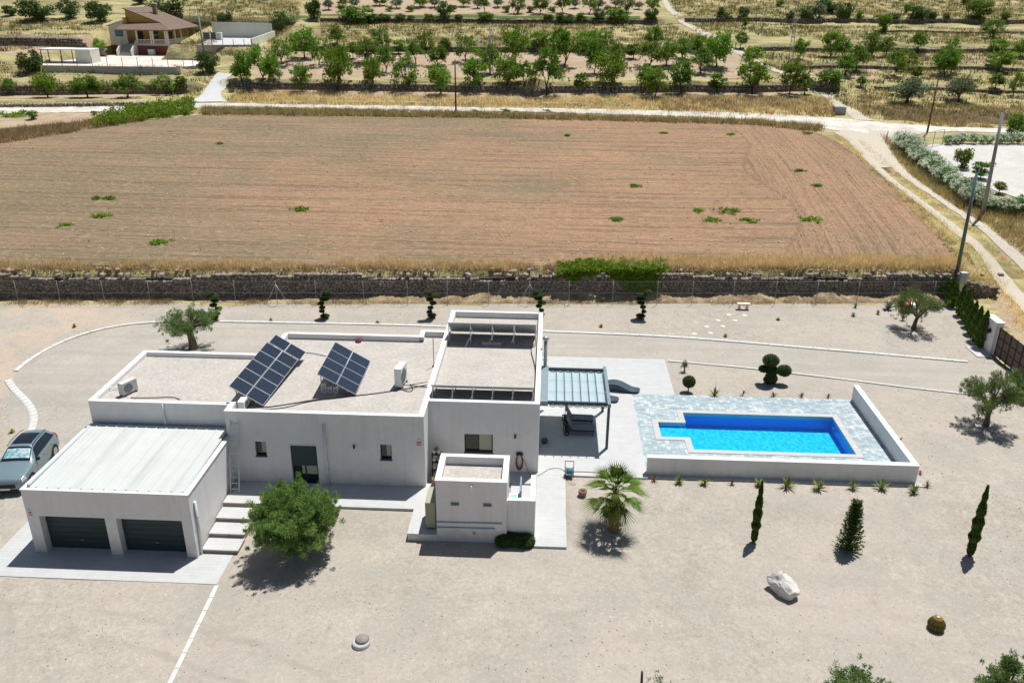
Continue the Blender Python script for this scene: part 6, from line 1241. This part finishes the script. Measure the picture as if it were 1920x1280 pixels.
def fan(n_seg, Lr, azim, elev, pet):
    """one fan leaf: petiole tube + folded segments; returns V,F for the blade and the petiole points"""
    d = np.array([math.cos(azim)*math.cos(elev), math.sin(azim)*math.cos(elev), math.sin(elev)]); side = np.array([-math.sin(azim), math.cos(azim), 0]); up = np.cross(d, side)*-1
    if up[2] < 0: up = -up
    b = np.array([0, 0, hp-.15]); c = b+d*pet+np.array([0, 0, -.12*pet]); d2 = d+np.array([0, 0, -.25]); d2 /= np.linalg.norm(d2); V = []; F = []
    for k in range(n_seg):
        a0 = math.radians(-50+100*k/n_seg); a1 = math.radians(-50+100*(k+1)/n_seg); am = (a0+a1)/2; l = Lr*(1-.22*abs(am)/1.3)*rnd.uniform(.92, 1.05)
        def q(a, r, f): return c + (d2*math.cos(a)+side*math.sin(a))*r + up*(f+.28*abs(a)**1.5*r) + np.array([0, 0, -.22*(r/Lr)**2.2*Lr*(1.25 if r > Lr*.8 else .6)])
        i = len(V); V += [c, q(a0, l*.36, 0), q(am, l*.38, .05), q(a1, l*.36, 0), q(am, l*1.02, .0)]; F += [(i, i+1, i+2), (i, i+2, i+3), (i+1, i+4, i+2), (i+2, i+4, i+3)]
    return V, F, [b, b*.5+c*.5+up*.05, c]
nf = 36
for i in range(nf):
    el = math.radians(np.interp(i, [0, 8, 18, 27, nf-1], [82, 60, 24, -16, -68])+rnd.uniform(-7, 7)); az = i*2.399963+rnd.uniform(-.3, .3); V, F, pp = fan(13, rnd.uniform(.85, 1.1), az, el, rnd.uniform(.6, .9)*(1 if i < 27 else .7)); me = npmesh('frond', np.array(V), np.array(F), palm_l, np.full(len(V), rnd.uniform(.2, .95)))
    o = link('frond', me, e); m_ = MB(); m_.tube(pp, [.022, .017, .012], 5); m_.build('leaf_stalk', palm_l, o, local=True)
p = at(1092, 929, -.1); e = empty('tree_stump', p, 'small brown pot lying on the gravel left of the palm', 'pot'); m_ = MB(); m_.lathe((0, 0, 0), [(.16, 0), (.21, .16), (.22, .3), (.17, .31), (.15, .24)], 16); m_.build('pot_body', mat('dull brown clay', (.24, .16, .11), .9, [(5, .2)], world=False), e, local=True); m_ = MB(); m_.lathe((0, 0, 0), [(.1, .24), (.13, .27)], 12); m_.build('soil', core_earth, e, local=True); e.name = 'clay_pot'
# ------------------------------------------------------------------ spiky plants
def rosette(px, py, r, n, leaf, label, cat, group, elev=(20, 85), wd=.05, name='sword_plant', p=None, stalk=0, parent=None, fn=G):
    q = drape(px, py, fn=fn) if p is None else p; V, F = [], []
    for i in range(n):
        a = i*2.39996+rnd.uniform(-.2, .2); el = math.radians(rnd.uniform(*elev)); l = r*rnd.uniform(.75, 1.15)*(.75+.35*math.sin(el)); d = np.array([math.cos(a)*math.cos(el), math.sin(a)*math.cos(el), math.sin(el)]); s = np.array([-math.sin(a), math.cos(a), 0])*wd*.5; k = len(V); b = np.array([0, 0, .02]); m = d*l*.5+[0, 0, .03]; t = d*l+np.array([0, 0, -.06*l])
        V += [b-s*.8, b+s*.8, m-s, m+s, t, m-[0, 0, .02]]; F += [(k, k+1, k+5), (k+1, k+3, k+5), (k, k+5, k+2), (k+2, k+5, k+4), (k+5, k+3, k+4)]
    me = npmesh(name, np.array(V), np.array(F), leaf, np.repeat(R_.uniform(0, 1, n), 6))
    if parent is not None: return link('foliage', me, parent, np.array(q)-wloc(parent))
    o = link(name, me, None, q); tag(o, label, cat, group); o.rotation_euler = (0, 0, rnd.uniform(0, 6))
    if stalk: m_ = MB(); m_.tube([(0, 0, 0), (.02, 0, stalk)], [.012, .006], 5); m_.build('flower_stalk', trunkd_m, o, local=True)
    return o
g1 = 'spiky plants in a row below the pool wall'; fr_ = [(1227, 901, .34, 'r'), (1273, 905, .42, 'g'), (1321, 908, .44, 'g'), (1372, 908, .32, 'r'), (1422, 911, .44, 'g'), (1475, 914, .66, 'g'), (1535, 917, .64, 'g'), (1598, 916, .48, 'g'), (1653, 917, .56, 'g'), (1713, 924, .52, 'g'), (1738, 912, .36, 'r')]
for i, (x, y, r, k) in enumerate(fr_): rosette(x, y, r*1.05, 26 if k == 'g' else 14, spike_l if k == 'g' else redspk_l, ORD[i]+(' spiky plant, green, ' if k == 'g' else ' spiky plant, reddish, ')+'counting left to right below the pool wall', 'plant', g1, wd=.07 if k == 'g' else .05)
rosette(1340, 743, .62, 30, spike_l, 'green sword plant with a flower stalk behind the pool', 'plant', None, wd=.06, stalk=1.1)
for i, (x, y) in enumerate(((1393, 742), (1450, 744), (1503, 746), (1552, 748))): rosette(x, y-1, .38, 14, redspk_l, ORD[i]+' small reddish plant from the left along the back of the pool paving', 'plant', 'reddish plants behind the pool')
for i, (x, y) in enumerate(((1725, 888), (1687, 826), (1663, 800))): rosette(x, y, .26, 12, redspk_l, ['small reddish plant at the near right corner of the pool wall', 'lower of two tiny plants outside the right pool wall', 'upper of two tiny plants outside the right pool wall'][i], 'plant', 'reddish plants right of the pool')
rosette(1665, 580, .85, 26, agave_l, 'large blue green agave left of the pots by the corner olive', 'agave', None, wd=.14, elev=(25, 80), name='agave')
for i, (x, y, r) in enumerate(((1604, 577, .38), (1600, 593, .36), (1646, 589, .38), (1692, 600, .6))): rosette(x, y, r, 16, agave_l, ['small agave farthest left near the fence', 'small agave just below the farthest left one', 'small agave below the large one', 'small dark agave left of the corner olive trunk'][i], 'agave', 'small agaves in the far right corner', wd=.08, name='small_agave')
tuf = [(23, 811, 'beside the parked car'), (140, 613, 'at the outside of the curved kerb'), (508, 601, 'behind the larger solar array'), (708, 606, 'behind the main roof'), (1127, 613, 'right of the right block by the kerb'), (1360, 631, 'near the lower stepping stones'), (1459, 600, 'between the bench and the small agaves')]
for (x, y, lb) in tuf: rosette(x, y, .27, 46, yel_l, 'small yellow green tuft '+lb, 'tuft', 'yellow green tufts in the gravel', wd=.05, elev=(10, 85), name='yellow_tuft')
rosette(0, 0, .3, 16, spike_l, '', '', None, parent=STAND, p=(-5.35, 36.9, 1.4)); rosette(0, 0, .26, 14, spike_l, '', '', None, parent=STAND, p=(-5.25, 36.85, .95)); rosette(0, 0, .3, 20, green_l, '', '', None, parent=POT1, p=(-5.3, 36.05, .3))
# barrel cactus
p = drape(1754, 1178, fn=G); e = empty('barrel_cactus', p, 'golden barrel cactus standing alone in the gravel', 'cactus'); V = []; nu, nv = 96, 14; h, r0 = .56, .32
for j in range(nv):
    t = j/(nv-1); rr = r0*(math.sin(math.pi*(t*.78+.2))**.55); z = h*t
    for i in range(nu): a = 2*math.pi*i/nu; rib = 1+.06*math.cos(a*24); V.append((math.cos(a)*rr*rib, math.sin(a)*rr*rib, z))
F = [(j*nu+i, j*nu+(i+1) % nu, (j+1)*nu+(i+1) % nu, (j+1)*nu+i) for j in range(nv-1) for i in range(nu)] ; link('ribbed_body', npmesh('ribbed_body', V, F, mat('cactus olive', (.085, .08, .014), .7, [(8, .2)], world=False), None, True), e); m_ = MB(); m_.lathe((0, 0, h-.1), [(.22, .0), (.18, .10), (.1, .12), (.02, .125)], 16); m_.build('crown_wool', mat('cactus wool', (.22, .13, .04), .9, world=False), e, local=True); m_ = MB(); m_.lathe((0, 0, h+.03), [(.09, .0), (.06, .03), (.01, .035)], 12); m_.build('pale_centre', mat('yellow wool', (.6, .52, .25), .9, world=False), e, local=True)
n = 700; a = np.round(R_.uniform(0, 24, n))*2*np.pi/24; t = R_.uniform(.05, .95, n); rr = r0*np.sin(np.pi*(t*.78+.2))**.55*1.05; P = np.stack([np.cos(a)*rr, np.sin(a)*rr, h*t], -1); V, F = leaves(P, .08, .010, D=P*2); link('spines', npmesh('spines', V, F, yel_l, np.repeat(R_.uniform(0, 1, n), 4)), e)
# boulder
p = at(1463, 1108, -.5); p[2] = G(p[0], p[1]); keep = R_; R_ = np.random.default_rng(5); V, F = IV2, IF2
def subdiv(V, F):
    V = [tuple(v) for v in V]; c = {}; O = []
    def mid(a, b):
        k = (min(a, b), max(a, b))
        if k not in c: V.append(tuple((np.array(V[a])+np.array(V[b]))/2)); c[k] = len(V)-1
        return c[k]
    for a, b, d in F: x, y, z = mid(a, b), mid(b, d), mid(d, a); O += [(a, x, z), (b, y, x), (d, z, y), (x, y, z)]
    return np.array(V), np.array(O)
V, F = subdiv(V, F); V /= np.linalg.norm(V, axis=1)[:, None]; V, F = subdiv(V, F); V /= np.linalg.norm(V, axis=1)[:, None]
nrm = rand_dirs(16); nrm = np.vstack([nrm, [[-.5, -.75, .3], [.1, -.6, .75], [.6, .1, .7]]]); nrm /= np.linalg.norm(nrm, axis=1)[:, None]; cut = np.r_[R_.uniform(.5, .85, 16), .52, .62, .6]
for nn, ct in zip(nrm, cut): dd_ = V@nn; V = V - np.where(dd_ > ct, dd_-ct, 0)[:, None]*nn
V = V*np.array([.80, .58, .62])+R_.normal(0, .014, V.shape)+.03*np.sin(V*9)*np.cos(V[:, [1, 2, 0]]*7)+np.array([0, 0, .34]); R_ = keep
link('boulder', npmesh('boulder', V, F, mat('white limestone', (.60, .585, .54), .9, [(3, .1), (12, .12)], [(5, .8), (16, .5)], world=False)), None, p); o = bpy.data.objects['boulder']; tag(o, 'large white limestone boulder lying on the gravel', 'boulder'); o.rotation_euler = (0, 0, math.radians(-30))
# well cap dome
p = drape(677, 1207, fn=G); e = empty('well_cap', p, 'small round well cap on a white ring in the foreground gravel', 'well cap'); m_ = MB(); m_.lathe((0, 0, 0), [(.36, -.05), (.34, .12), (.30, .16), (.2, .17)], 24); m_.build('ring', conc_m, e, local=True); m_ = MB(); m_.lathe((.04, .06, .16), [(.27, 0), (.27, .06), (.22, .12), (.1, .15), (.02, .16)], 24); m_.build('lid', mat('grey clay lid', (.30, .26, .21), .8, [(4, .3)], [(8, .4)], world=False, col2=(.22, .24, .25)), e, local=True)
# bench and stepping stones, pots
bst = mat('pale pink stone', (.72, .60, .50), .8, [(5, .08)], world=False); p = at(1393, 580, -.1); e = empty('garden_bench', p, 'small pale stone bench near the wire fence', 'bench'); m_ = MB(); m_.box(-.5, .5, -.2, .2, .42, .52); m_.build('seat', bst, e, local=True, bevel=.02)
for s in (-1, 1): m_ = MB(); m_.hexa([(s*.3-.1, -.13, 0), (s*.3+.1, -.13, 0), (s*.3+.1, .13, 0), (s*.3-.1, .13, 0), (s*.3-.06, -.13, .42), (s*.3+.06, -.13, .42), (s*.3+.06, .13, .42), (s*.3-.06, .13, .42)]); m_.build('leg', bst, e, local=True)
for i, (x, y) in enumerate([(1302, 626), (1332, 624.5), (1325, 612.5), (1355, 612), (1346, 601), (1378, 601), (1366, 590.5), (1396, 591.5)]):
    p = at(x, y, -.1); m_ = MB(); m_.lathe((0, 0, 0), [(.19, -.05), (.2, .02), (.17, .035), (.02, .035)], 18); o = m_.build('stepping_stone', bst, None, origin=(0, 0, 0), local=True); o.location = tuple(p); tag(o, ORD[i]+' round pale stepping stone counting up from the kerb to the bench', 'stepping stone', 'round stepping stones leading to the bench')
for (x, y, r, m, lb) in ((1695, 584, .34, terra, 'tilted terracotta pot behind the corner olive tree'), (1707, 584, .30, whitem, 'white round pot right of the terracotta pot')):
    p = at(x, y, -.1); e = empty('plant_pot', p, lb, 'pot'); m_ = MB(); m_.lathe((0, 0, 0), [(r*.6, 0), (r*1.05, .3), (r, .62), (r*.7, .7), (r*.6, .62), (r*.1, .6)], 20); m_.build('pot', m, e, local=True)
# ------------------------------------------------------------------ poles
def pole(px, py, tx, ty, r, m, label, kind='utility_pole', arm=True, p=None):
    q = drape(px, py) if p is None else p; z = aty(tx, ty, q[1]); h = z[2]-q[2]; e = empty(kind, q, label, 'pole'); m_ = MB(); m_.tube([(0, 0, -.3), (z[0]-q[0], 0, h)], [r*1.25, r*.8], 12); m_.build('pole', m, e, local=True)
    tp = np.array([z[0]-q[0], 0, h])
    if arm:
        m_ = MB(); m_.tube([tp+[0, -.06, -.35], tp+[0, -.06, .1], tp+[.35, -.06, .22], tp+[.6, -.06, -.05]] if arm == 2 else [tp+[-.5, -.08, -.3], tp+[.5, -.08, -.3]], .035, 6); m_.build('cross_arm', metal, e, local=True)
        for s in (-.4, .4): m_ = MB(); m_.lathe(tp+[s, -.08, -.28], [(.04, 0), (.05, .06), (.03, .14)], 8); m_.build('insulator', blackm, e, local=True)
    return e, np.array(q)+tp
conc = mat('weathered concrete pole', (.27, .29, .29), .8, [(3, .1)], world=False); woodp = mat('brown wooden pole', (.13, .075, .05), .9, [(6, .2)], world=False)
e1, t1 = pole(1790, 533, 1833, 318, .13, mat('dark grey steel pole', (.11, .15, .16), .5, world=False), 'dark steel pole rising beside the conifer hedge', arm=False)
m_ = MB(); m_.lathe(t1-np.array(wloc(e1)), [(.1, 0), (.12, .05), (.12, .14), (.08, .18)], 12); m_.build('cap', blackm, e1, local=True)
e2_, t2 = pole(1842, 405, 1880, 212, .16, conc, 'tall grey pole rising from the flowering hedge', arm=2)
e3, t3 = pole(1738, 250, 1760, 146, .11, woodp, 'leaning brown wooden pole by the track junction', arm=False); e4, t4 = pole(855, 215, 853, 112, .11, woodp, 'brown wooden pole at the far edge of the field', arm=False)
e5, t5 = pole(388, 133, 370, 18, .14, conc, 'grey pole with a hooked top beside the villa', arm=2); e6, t6 = pole(919, 141, 919, 43, .12, conc, 'thin grey pole among the orchard trees')
# lattice pole
q = drape(1482, 116); z = aty(1495, 4, q[1]); h = z[2]-q[2]; dx = z[0]-q[0]; e = empty('lattice_pole', q, 'tall lattice steel pole at the right end of the orchard', 'pole')
for sx in (-1, 1): m_ = MB(); m_.beam((sx*.34, 0, -.2), (dx+sx*.16, 0, h), .1, .1); m_.build('upright', metal, e, local=True)
m_ = MB()
for i in range(13):
    t = (i+.3)/13; w_ = .34-.18*t; m_.beam((dx*t-w_, 0, h*t), (dx*t+w_, 0, h*t), .06, .06); t2_ = (i+1.3)/13
    if t2_ < 1: m_.beam((dx*t-w_, .01, h*t), (dx*t2_+w_*.9, .01, h*t2_), .04, .04)
m_.build('lattice', metal, e, local=True); t7 = np.array(q)+[dx, 0, h]
def wire(a, b, sag, label):
    a, b = np.array(a), np.array(b); pts = [a*(1-t)+b*t-np.array([0, 0, sag*4*t*(1-t)]) for t in np.linspace(0, 1, 17)]; m_ = MB(); m_.tube(pts, .022, 4); tag(m_.build('power_line', blackm, None, origin=pts[0]), label, 'power line')
wire(t5, t6, 2.2, 'power line from the villa pole to the orchard pole'); wire(t6, t7, 2.2, 'power line from the orchard pole to the lattice pole'); wire(t7, t3+[0, 0, 0], 1.2, 'power line from the lattice pole to the leaning wooden pole'); wire(t3, t2, .9, 'power line from the leaning wooden pole to the tall grey pole'); wire(t2, t2+[60, -18, -1], 1.5, 'power line leaving the tall grey pole to the right'); wire(t5, t5+[-75, 8, 2], 2, 'power line leaving the villa pole to the left')
# electric box by the pole, water tank, small signs, gate of the lot
p = at(1797, 560, -.1); hb_ = float(aty(1797, 508, p[1])[2]); e = empty('meter_box', p, 'white upright meter box beside the dark steel pole', 'box'); m_ = MB(); m_.box(-.26, .26, -.2, .2, -.2, hb_); m_.build('plinth', conc_m, e, local=True, bevel=.01); m_ = MB(); m_.box(-.18, .18, -.215, -.2, hb_-.9, hb_-.15); m_.build('door', ventm, e, local=True)
p = drape(1573, 211); e = empty('concrete_tank', p, 'small grey concrete box by the path at the junction', 'tank'); m_ = MB(); m_.box(-.8, .8, -.6, .6, -.2, .8); m_.build('tank', mat('old concrete', (.33, .34, .32), .9, [(2, .15)], world=False), e, local=True); m_ = MB(); m_.box(-.85, .3, -.65, .65, .8, .88); m_.build('lid', metal, e, local=True)
for (x, y, lb) in ((1558, 184, 'small pale sign plate beside the dirt path'), (1667, 200, 'small pale sign plate in the scrub below the olive tree')):
    p = drape(x, y); e = empty('sign_plate', p, lb, 'sign'); m_ = MB(); m_.box(-.22, .22, -.02, 0, .45, .85); m_.build('plate', mat('pale blue plate', (.45, .56, .66), .5, world=False), e, local=True); m_ = MB(); m_.tube([(0, .02, -.1), (0, .02, .8)], .02, 6); m_.build('stake', metal, e, local=True)
a, b = drape(1730, 280), drape(1766, 272); e = empty('wire_gate', a, 'thin metal wire gate at the corner of the white lot', 'gate'); m_ = MB()
dv = b-a; 
for t in (0, .5, 1): m_.tube([a+dv*t, a+dv*t+[0, 0, 2.0]], .04, 6)
for z in (.1, 1., 1.95): m_.tube([a+[0, 0, z], b+[0, 0, z]], .03, 6)
m_.build('frame', metal, e)
p = drape(1660, 268); e = empty('field_post', p, 'short dark stake at the edge of the track junction', 'post'); m_ = MB(); m_.tube([(0, 0, -.2), (.1, 0, 1.5)], .05, 6); m_.build('stake', woodp, e, local=True)
# ================================================================== villa at upper left
ZV = ZY
hb = at(319.5, 104, ZV); hx, hy = hb[0], hb[1]; villa = empty('villa', (hx-5, hy, ZV), 'ochre and white villa with a brown tiled hipped roof and porch', 'house')
ochre = mat('ochre render', (.52, .33, .085), .85, [(.6, .06)]); vwhite = mat('cream render', (.66, .645, .57), .85, [(.5, .06)]); plinth = mat('red brown brick plinth', (.165, .062, .042), .9, [(4, .25)])
rooft = tiles('brown roof tiles', (.25, .18, .135), (.20, .14, .105), (.12, .085, .065), .28, .42, .9, 0, var=.2, mortsize=.05)
def L_(x, y, z): return (hx+x, hy+y, ZV+z)
def vb(name, m, x0, x1, y0, y1, z0, z1, parent=villa): return boxpart(name, m, parent, hx+x0, hx+x1, hy+y0, hy+y1, ZV+z0, ZV+z1)
vb('plinth', plinth, -6.3, 0, 0, 14, -1.0, 1.75); vb('plinth', plinth, -12.6, -6.303, 2.5, 12, -1.0, 1.6); vb('porch_floor', vwhite, -9.3, 0, 0, 3.5, 1.753, 1.9)
mb = MB(); mb.box(-0+hx-9.2, hx-2.6, hy+3.3, hy+3.6, ZV+1.9, ZV+4.9); mb.box(hx-2.6, hx-2.3, hy+3.3, hy+13.8, ZV+1.9, ZV+4.9); mb.build('wall', ochre, villa)
m_ = MB(); m_.poly([L_(-9.2, 3.2, 4.5), L_(-2.6, 3.2, 5.70), L_(-9.2, 3.2, 8.15)]); m_.poly([L_(-9.2, 3.2, 4.5), L_(-2.6, 3.2, 4.5), L_(-2.6, 3.2, 5.70)]); m_.poly([L_(-9.2, 3.2, 4), L_(-9.2, 3.2, 8.15), L_(-9.2, 14, 8.15), L_(-9.2, 14, 4)]); m_.build('gable_wall', ochre, villa)
vb('wall', vwhite, -12.6, -9.1, 2.5, 12, 1.603, 5.0); m_ = MB(); m_.hexa([L_(-12.9, 2.2, 5.0), L_(-9.25, 2.2, 6.1), L_(-9.25, 12.3, 6.1), L_(-12.9, 12.3, 5.0), L_(-12.9, 2.2, 5.15), L_(-9.25, 2.2, 6.3), L_(-9.25, 12.3, 6.3), L_(-12.9, 12.3, 5.15)]); m_.build('roof', vwhite, villa); m_ = MB(); m_.poly([L_(-12.6, 2.45, 5.0), L_(-9.25, 2.45, 5.0), L_(-9.25, 2.45, 6.1)]); m_.build('gable_wall', vwhite, villa)
vb('gable_wall', ochre, -9.5, -8.9, 2.4, 3.19, 4.75, 6.6)
th_ = .16
def plane(pts, name, m, parent): 
    m_ = MB(); m_.poly([L_(*p) for p in pts]); m_.poly([L_(p[0], p[1], p[2]-th_) for p in pts][::-1])
    for a_, b_ in zip(pts, pts[1:]+pts[:1]): m_.poly([L_(*a_), L_(a_[0], a_[1], a_[2]-th_), L_(b_[0], b_[1], b_[2]-th_), L_(*b_)])
    return m_.build(name, m, parent)
rf = plane([(-9.45, 2.9, 8.35), (-9.45, 14.6, 8.35), (.65, 14.6, 4.62), (.65, -.65, 4.62), (-2.5, 3.0, 5.80)], 'roof', rooft, villa)
plane([(-9.9, -.62, 4.60), (.62, -.65, 4.60), (-2.55, 3.15, 5.75), (-9.5, 3.15, 5.75)], 'porch_roof', rooft, villa)
m_ = MB(); m_.box(hx-6.3, hx-5.6, hy+9, hy+9.7, ZV+6.6, ZV+8.7); ch = m_.build('chimney', mat('chimney brick', (.33, .20, .12), .9), rf); m_ = MB(); m_.box(hx-6.4, hx-5.5, hy+8.9, hy+9.8, ZV+8.95, ZV+9.1); m_.build('cap', whitem, ch)
for x in (-6.15, -3.4, -3.0, -.55, -.15): vb('column', vwhite, x-.14, x+.14, .1, .38, 1.9, 4.5)
for y in (3.6, 6.6, 9.6, 13.2): vb('column', vwhite if y < 9 else ochre, -.36, -.08, y, y+.28, 1.9, 4.5)
vb('doorway', blackm, -7.7, -6.3, 3.2, 3.29, 1.9, 4.1); vb('window', glassd, -4.4, -3.3, 3.22, 3.29, 2.9, 4.1); f = vb('window', glassd, -11.4, -9.9, 2.43, 2.49, 3.2, 4.5); vb('shutter', mat('teal shutter', (.10, .22, .25), .6, world=False), -11.35, -9.95, 2.38, 2.42, 3.3, 4.45, f)
vb('window', glassd, -2.29, -2.2, 6, 7.2, 2.8, 4.0)
def balus(x0, y0, x1, y1):
    m_ = MB(); m_.beam(L_(x0, y0, 2.78), L_(x1, y1, 2.78), .2, .1); m_.beam(L_(x0, y0, 1.98), L_(x1, y1, 1.98), .2, .1); n = int(math.hypot(x1-x0, y1-y0)/.26)
    for i in range(n): t = (i+.5)/n; m_.tube([L_(x0+(x1-x0)*t, y0+(y1-y0)*t, 2.0), L_(x0+(x1-x0)*t, y0+(y1-y0)*t, 2.75)], .06, 6)
    m_.build('balustrade', vwhite, villa)
balus(-6.0, .22, -3.5, .22); balus(-2.85, .22, -.7, .22); balus(-.2, .5, -.2, 3.5); balus(-.2, 3.9, -.2, 6.5); balus(-.2, 6.9, -.2, 9.5)
st_ = mat('grey stair stone', (.36, .35, .32), .9)
m_ = MB()
for i in range(10): m_.box(hx-8.9, hx-6.4, hy-2.6+.26*i, hy+.02, ZV-.1+.19*i, ZV+.09+.19*i)
m_.build('stairs', st_, villa)
for x in (-9.05, -6.3):
    m_ = MB(); m_.hexa([L_(x-.1, -2.8, -.1), L_(x+.1, -2.8, -.1), L_(x+.1, .1, -.1), L_(x-.1, .1, -.1), L_(x-.1, -2.8, .95), L_(x+.1, -2.8, .95), L_(x+.1, .1, 2.85), L_(x-.1, .1, 2.85)]); m_.build('stair_parapet', vwhite, villa)
vb('store_box', vwhite, -3.9, -2.8, -.9, -.02, 0, 1.1)
m_ = MB(); m_.hexa([L_(.0, -.2, -.6), L_(.5, -.2, -.6), L_(1.2, 14, -.6), L_(.0, 14, -.6), L_(.0, -.2, .35), L_(.5, -.2, .35), L_(1.2, 14, 1.3), L_(.0, 14, 1.3)]); m_.build('side_ramp_wall', vwhite, villa)
# yard of the villa
ya, yb_ = at(80, 123, ZY), at(341, 125, ZY); yb_[1] = ya[1]+.25; yc = at(388, 122, ZY); yd = at(352, 100, ZY)
yard = MB(); pts = [ya, yb_, yc, at(372, 98, ZY), at(330, 98, ZY), at(176, 106, ZY), at(80, 112, ZY)]
yard.poly([(p[0], p[1], ZY) for p in pts]); tag(yard.build('villa_yard', mat('yard paving', (.62, .50, .40), .85, [(.3, .1)], col2=(.60, .59, .57))), kind='structure')
gw = mat('grey rendered wall', (.42, .43, .42), .9, [(.5, .1)]); e = empty('yard_wall', ya, 'grey rendered retaining wall around the villa yard', 'wall')
for a, b in ((ya, yb_), (yb_, yc)): m_ = MB(); m_.beam((a[0], a[1], ZY-.83), (b[0], b[1], ZY-.83), .25, 1.72); m_.build('wall', gw, e)
boxpart('end_pier', vwhite, e, yb_[0]-.35, yb_[0]+.35, yb_[1]-.35, yb_[1]+.35, ZY-2.1, ZY+.25); m_ = MB()
for k in range(9): p = ya+(yb_-ya)*(k+.3)/9; m_.tube([(p[0], p[1], ZY), (p[0], p[1], ZY+1.5)], .045, 6)
for k in range(3): p = yb_+(yc-yb_)*(k+.5)/3; m_.tube([(p[0], p[1], ZY), (p[0], p[1], ZY+1.5)], .045, 6)
m_.build('fence_posts', darkm, e)['kind'] = 'stuff'
# carport
ca, cb = at(74, 119, ZY), at(176, 119, ZY); e = empty('carport', ca, 'low white flat roofed shelter left of the villa', 'shelter'); x0, x1, y0 = ca[0], cb[0], ca[1]+.6; boxpart('roof', whitem, e, x0, x1, y0, y0+3.4, ZY+2.15, ZY+2.32); boxpart('side_room', vwhite, e, x1-2.7, x1-.02, y0+.1, y0+3.3, ZY, ZY+2.15); boxpart('floor_edge', conc_m, e, x0, x1-2.7, y0+.1, y0+3.3, ZY, ZY+.12)
for x in (x0+.1, x0+1.4, x0+3.6, x0+5.6): boxpart('post', darkm, e, x, x+.12, y0+.1, y0+.2, ZY, ZY+2.15)
# white lot right of the villa
def lz(x, y): return at(x, y, ZL)
pa, pb, pc, pd = lz(368, 86), lz(468, 86), lz(514, 72), lz(400, 71); slm = MB(); slm.poly([(p[0], p[1], ZL+.05) for p in (pa, pb, pc, pd)]); tag(slm.build('lot_floor', conc_m), kind='structure')
e = empty('lot_wall', pd, 'white wall enclosing the pale lot right of the villa', 'wall'); m_ = MB(); m_.beam((pd[0], pd[1], ZL+1.45), (pc[0]-.2, pd[1]+.3, ZL+1.35), .25, 3.1); m_.build('back_wall', vwhite, e); m_ = MB(); m_.beam((pc[0], pc[1]+.6, ZL+.6), (pb[0]+.4, pb[1], ZL+.4), .25, 1.6); m_.build('side_wall', vwhite, e)
m_ = MB(); m_.beam((pa[0], pa[1], ZL-.45), (pb[0], pb[1], ZL-.45), .25, 1.2); m_.build('front_wall', mat('tan rendered wall', (.38, .32, .25), .9, [(.5, .1)]), e); m_ = MB()
for k in range(5): p = pa+(pb-pa)*(k+.5)/5; m_.tube([(p[0], p[1], ZL), (p[0], p[1], ZL+1.1)], .05, 6)
m_.build('railing_posts', darkm, e)['kind'] = 'stuff'
for i, (x, y) in enumerate(((388, 75), (402, 75), (412, 75.5))):
    p = lz(x, y); e = empty('water_tank', (p[0], p[1], ZL+.05), ['left dark water tank cage on the pale lot', 'middle dark water tank cage on the pale lot', 'pale cube tank on the pale lot'][i], 'tank', 'tanks on the pale lot'); m_ = MB(); m_.box(-.5, .5, -.5, .5, .1, 1.35); m_.build('tank', (mat('dark tank', (.06, .08, .09), .5, world=False), mat('dark tank', (.06, .08, .09), .5), vwhite)[i], e, local=True, bevel=.05); m_ = MB()
    for z in (.1, .5, .9, 1.3): m_.box(-.54, .54, -.54, -.51, z, z+.05)
    m_.box(-.54, .54, -.54, .54, 0, .1); m_.build('cage', metal, e, local=True)
# small palm in front of the villa
p = at(187, 108, ZY-.2); e = empty('small_palm', p, 'small bushy palm left of the villa stairs', 'palm tree'); m_ = MB(); m_.tube([(0, 0, -.2), (0, 0, 1.9)], .16, 8); m_.build('trunk', palmtr_m, e, local=True); C = rand_dirs(14)*np.array([1.1, 1.1, .7])+[0, 0, 2.4]; V, F, a = clumped(C, np.full(14, .5), 50, .6, .1, .8); link('crown', npmesh('crown', V, F, almond2_l, a), e)
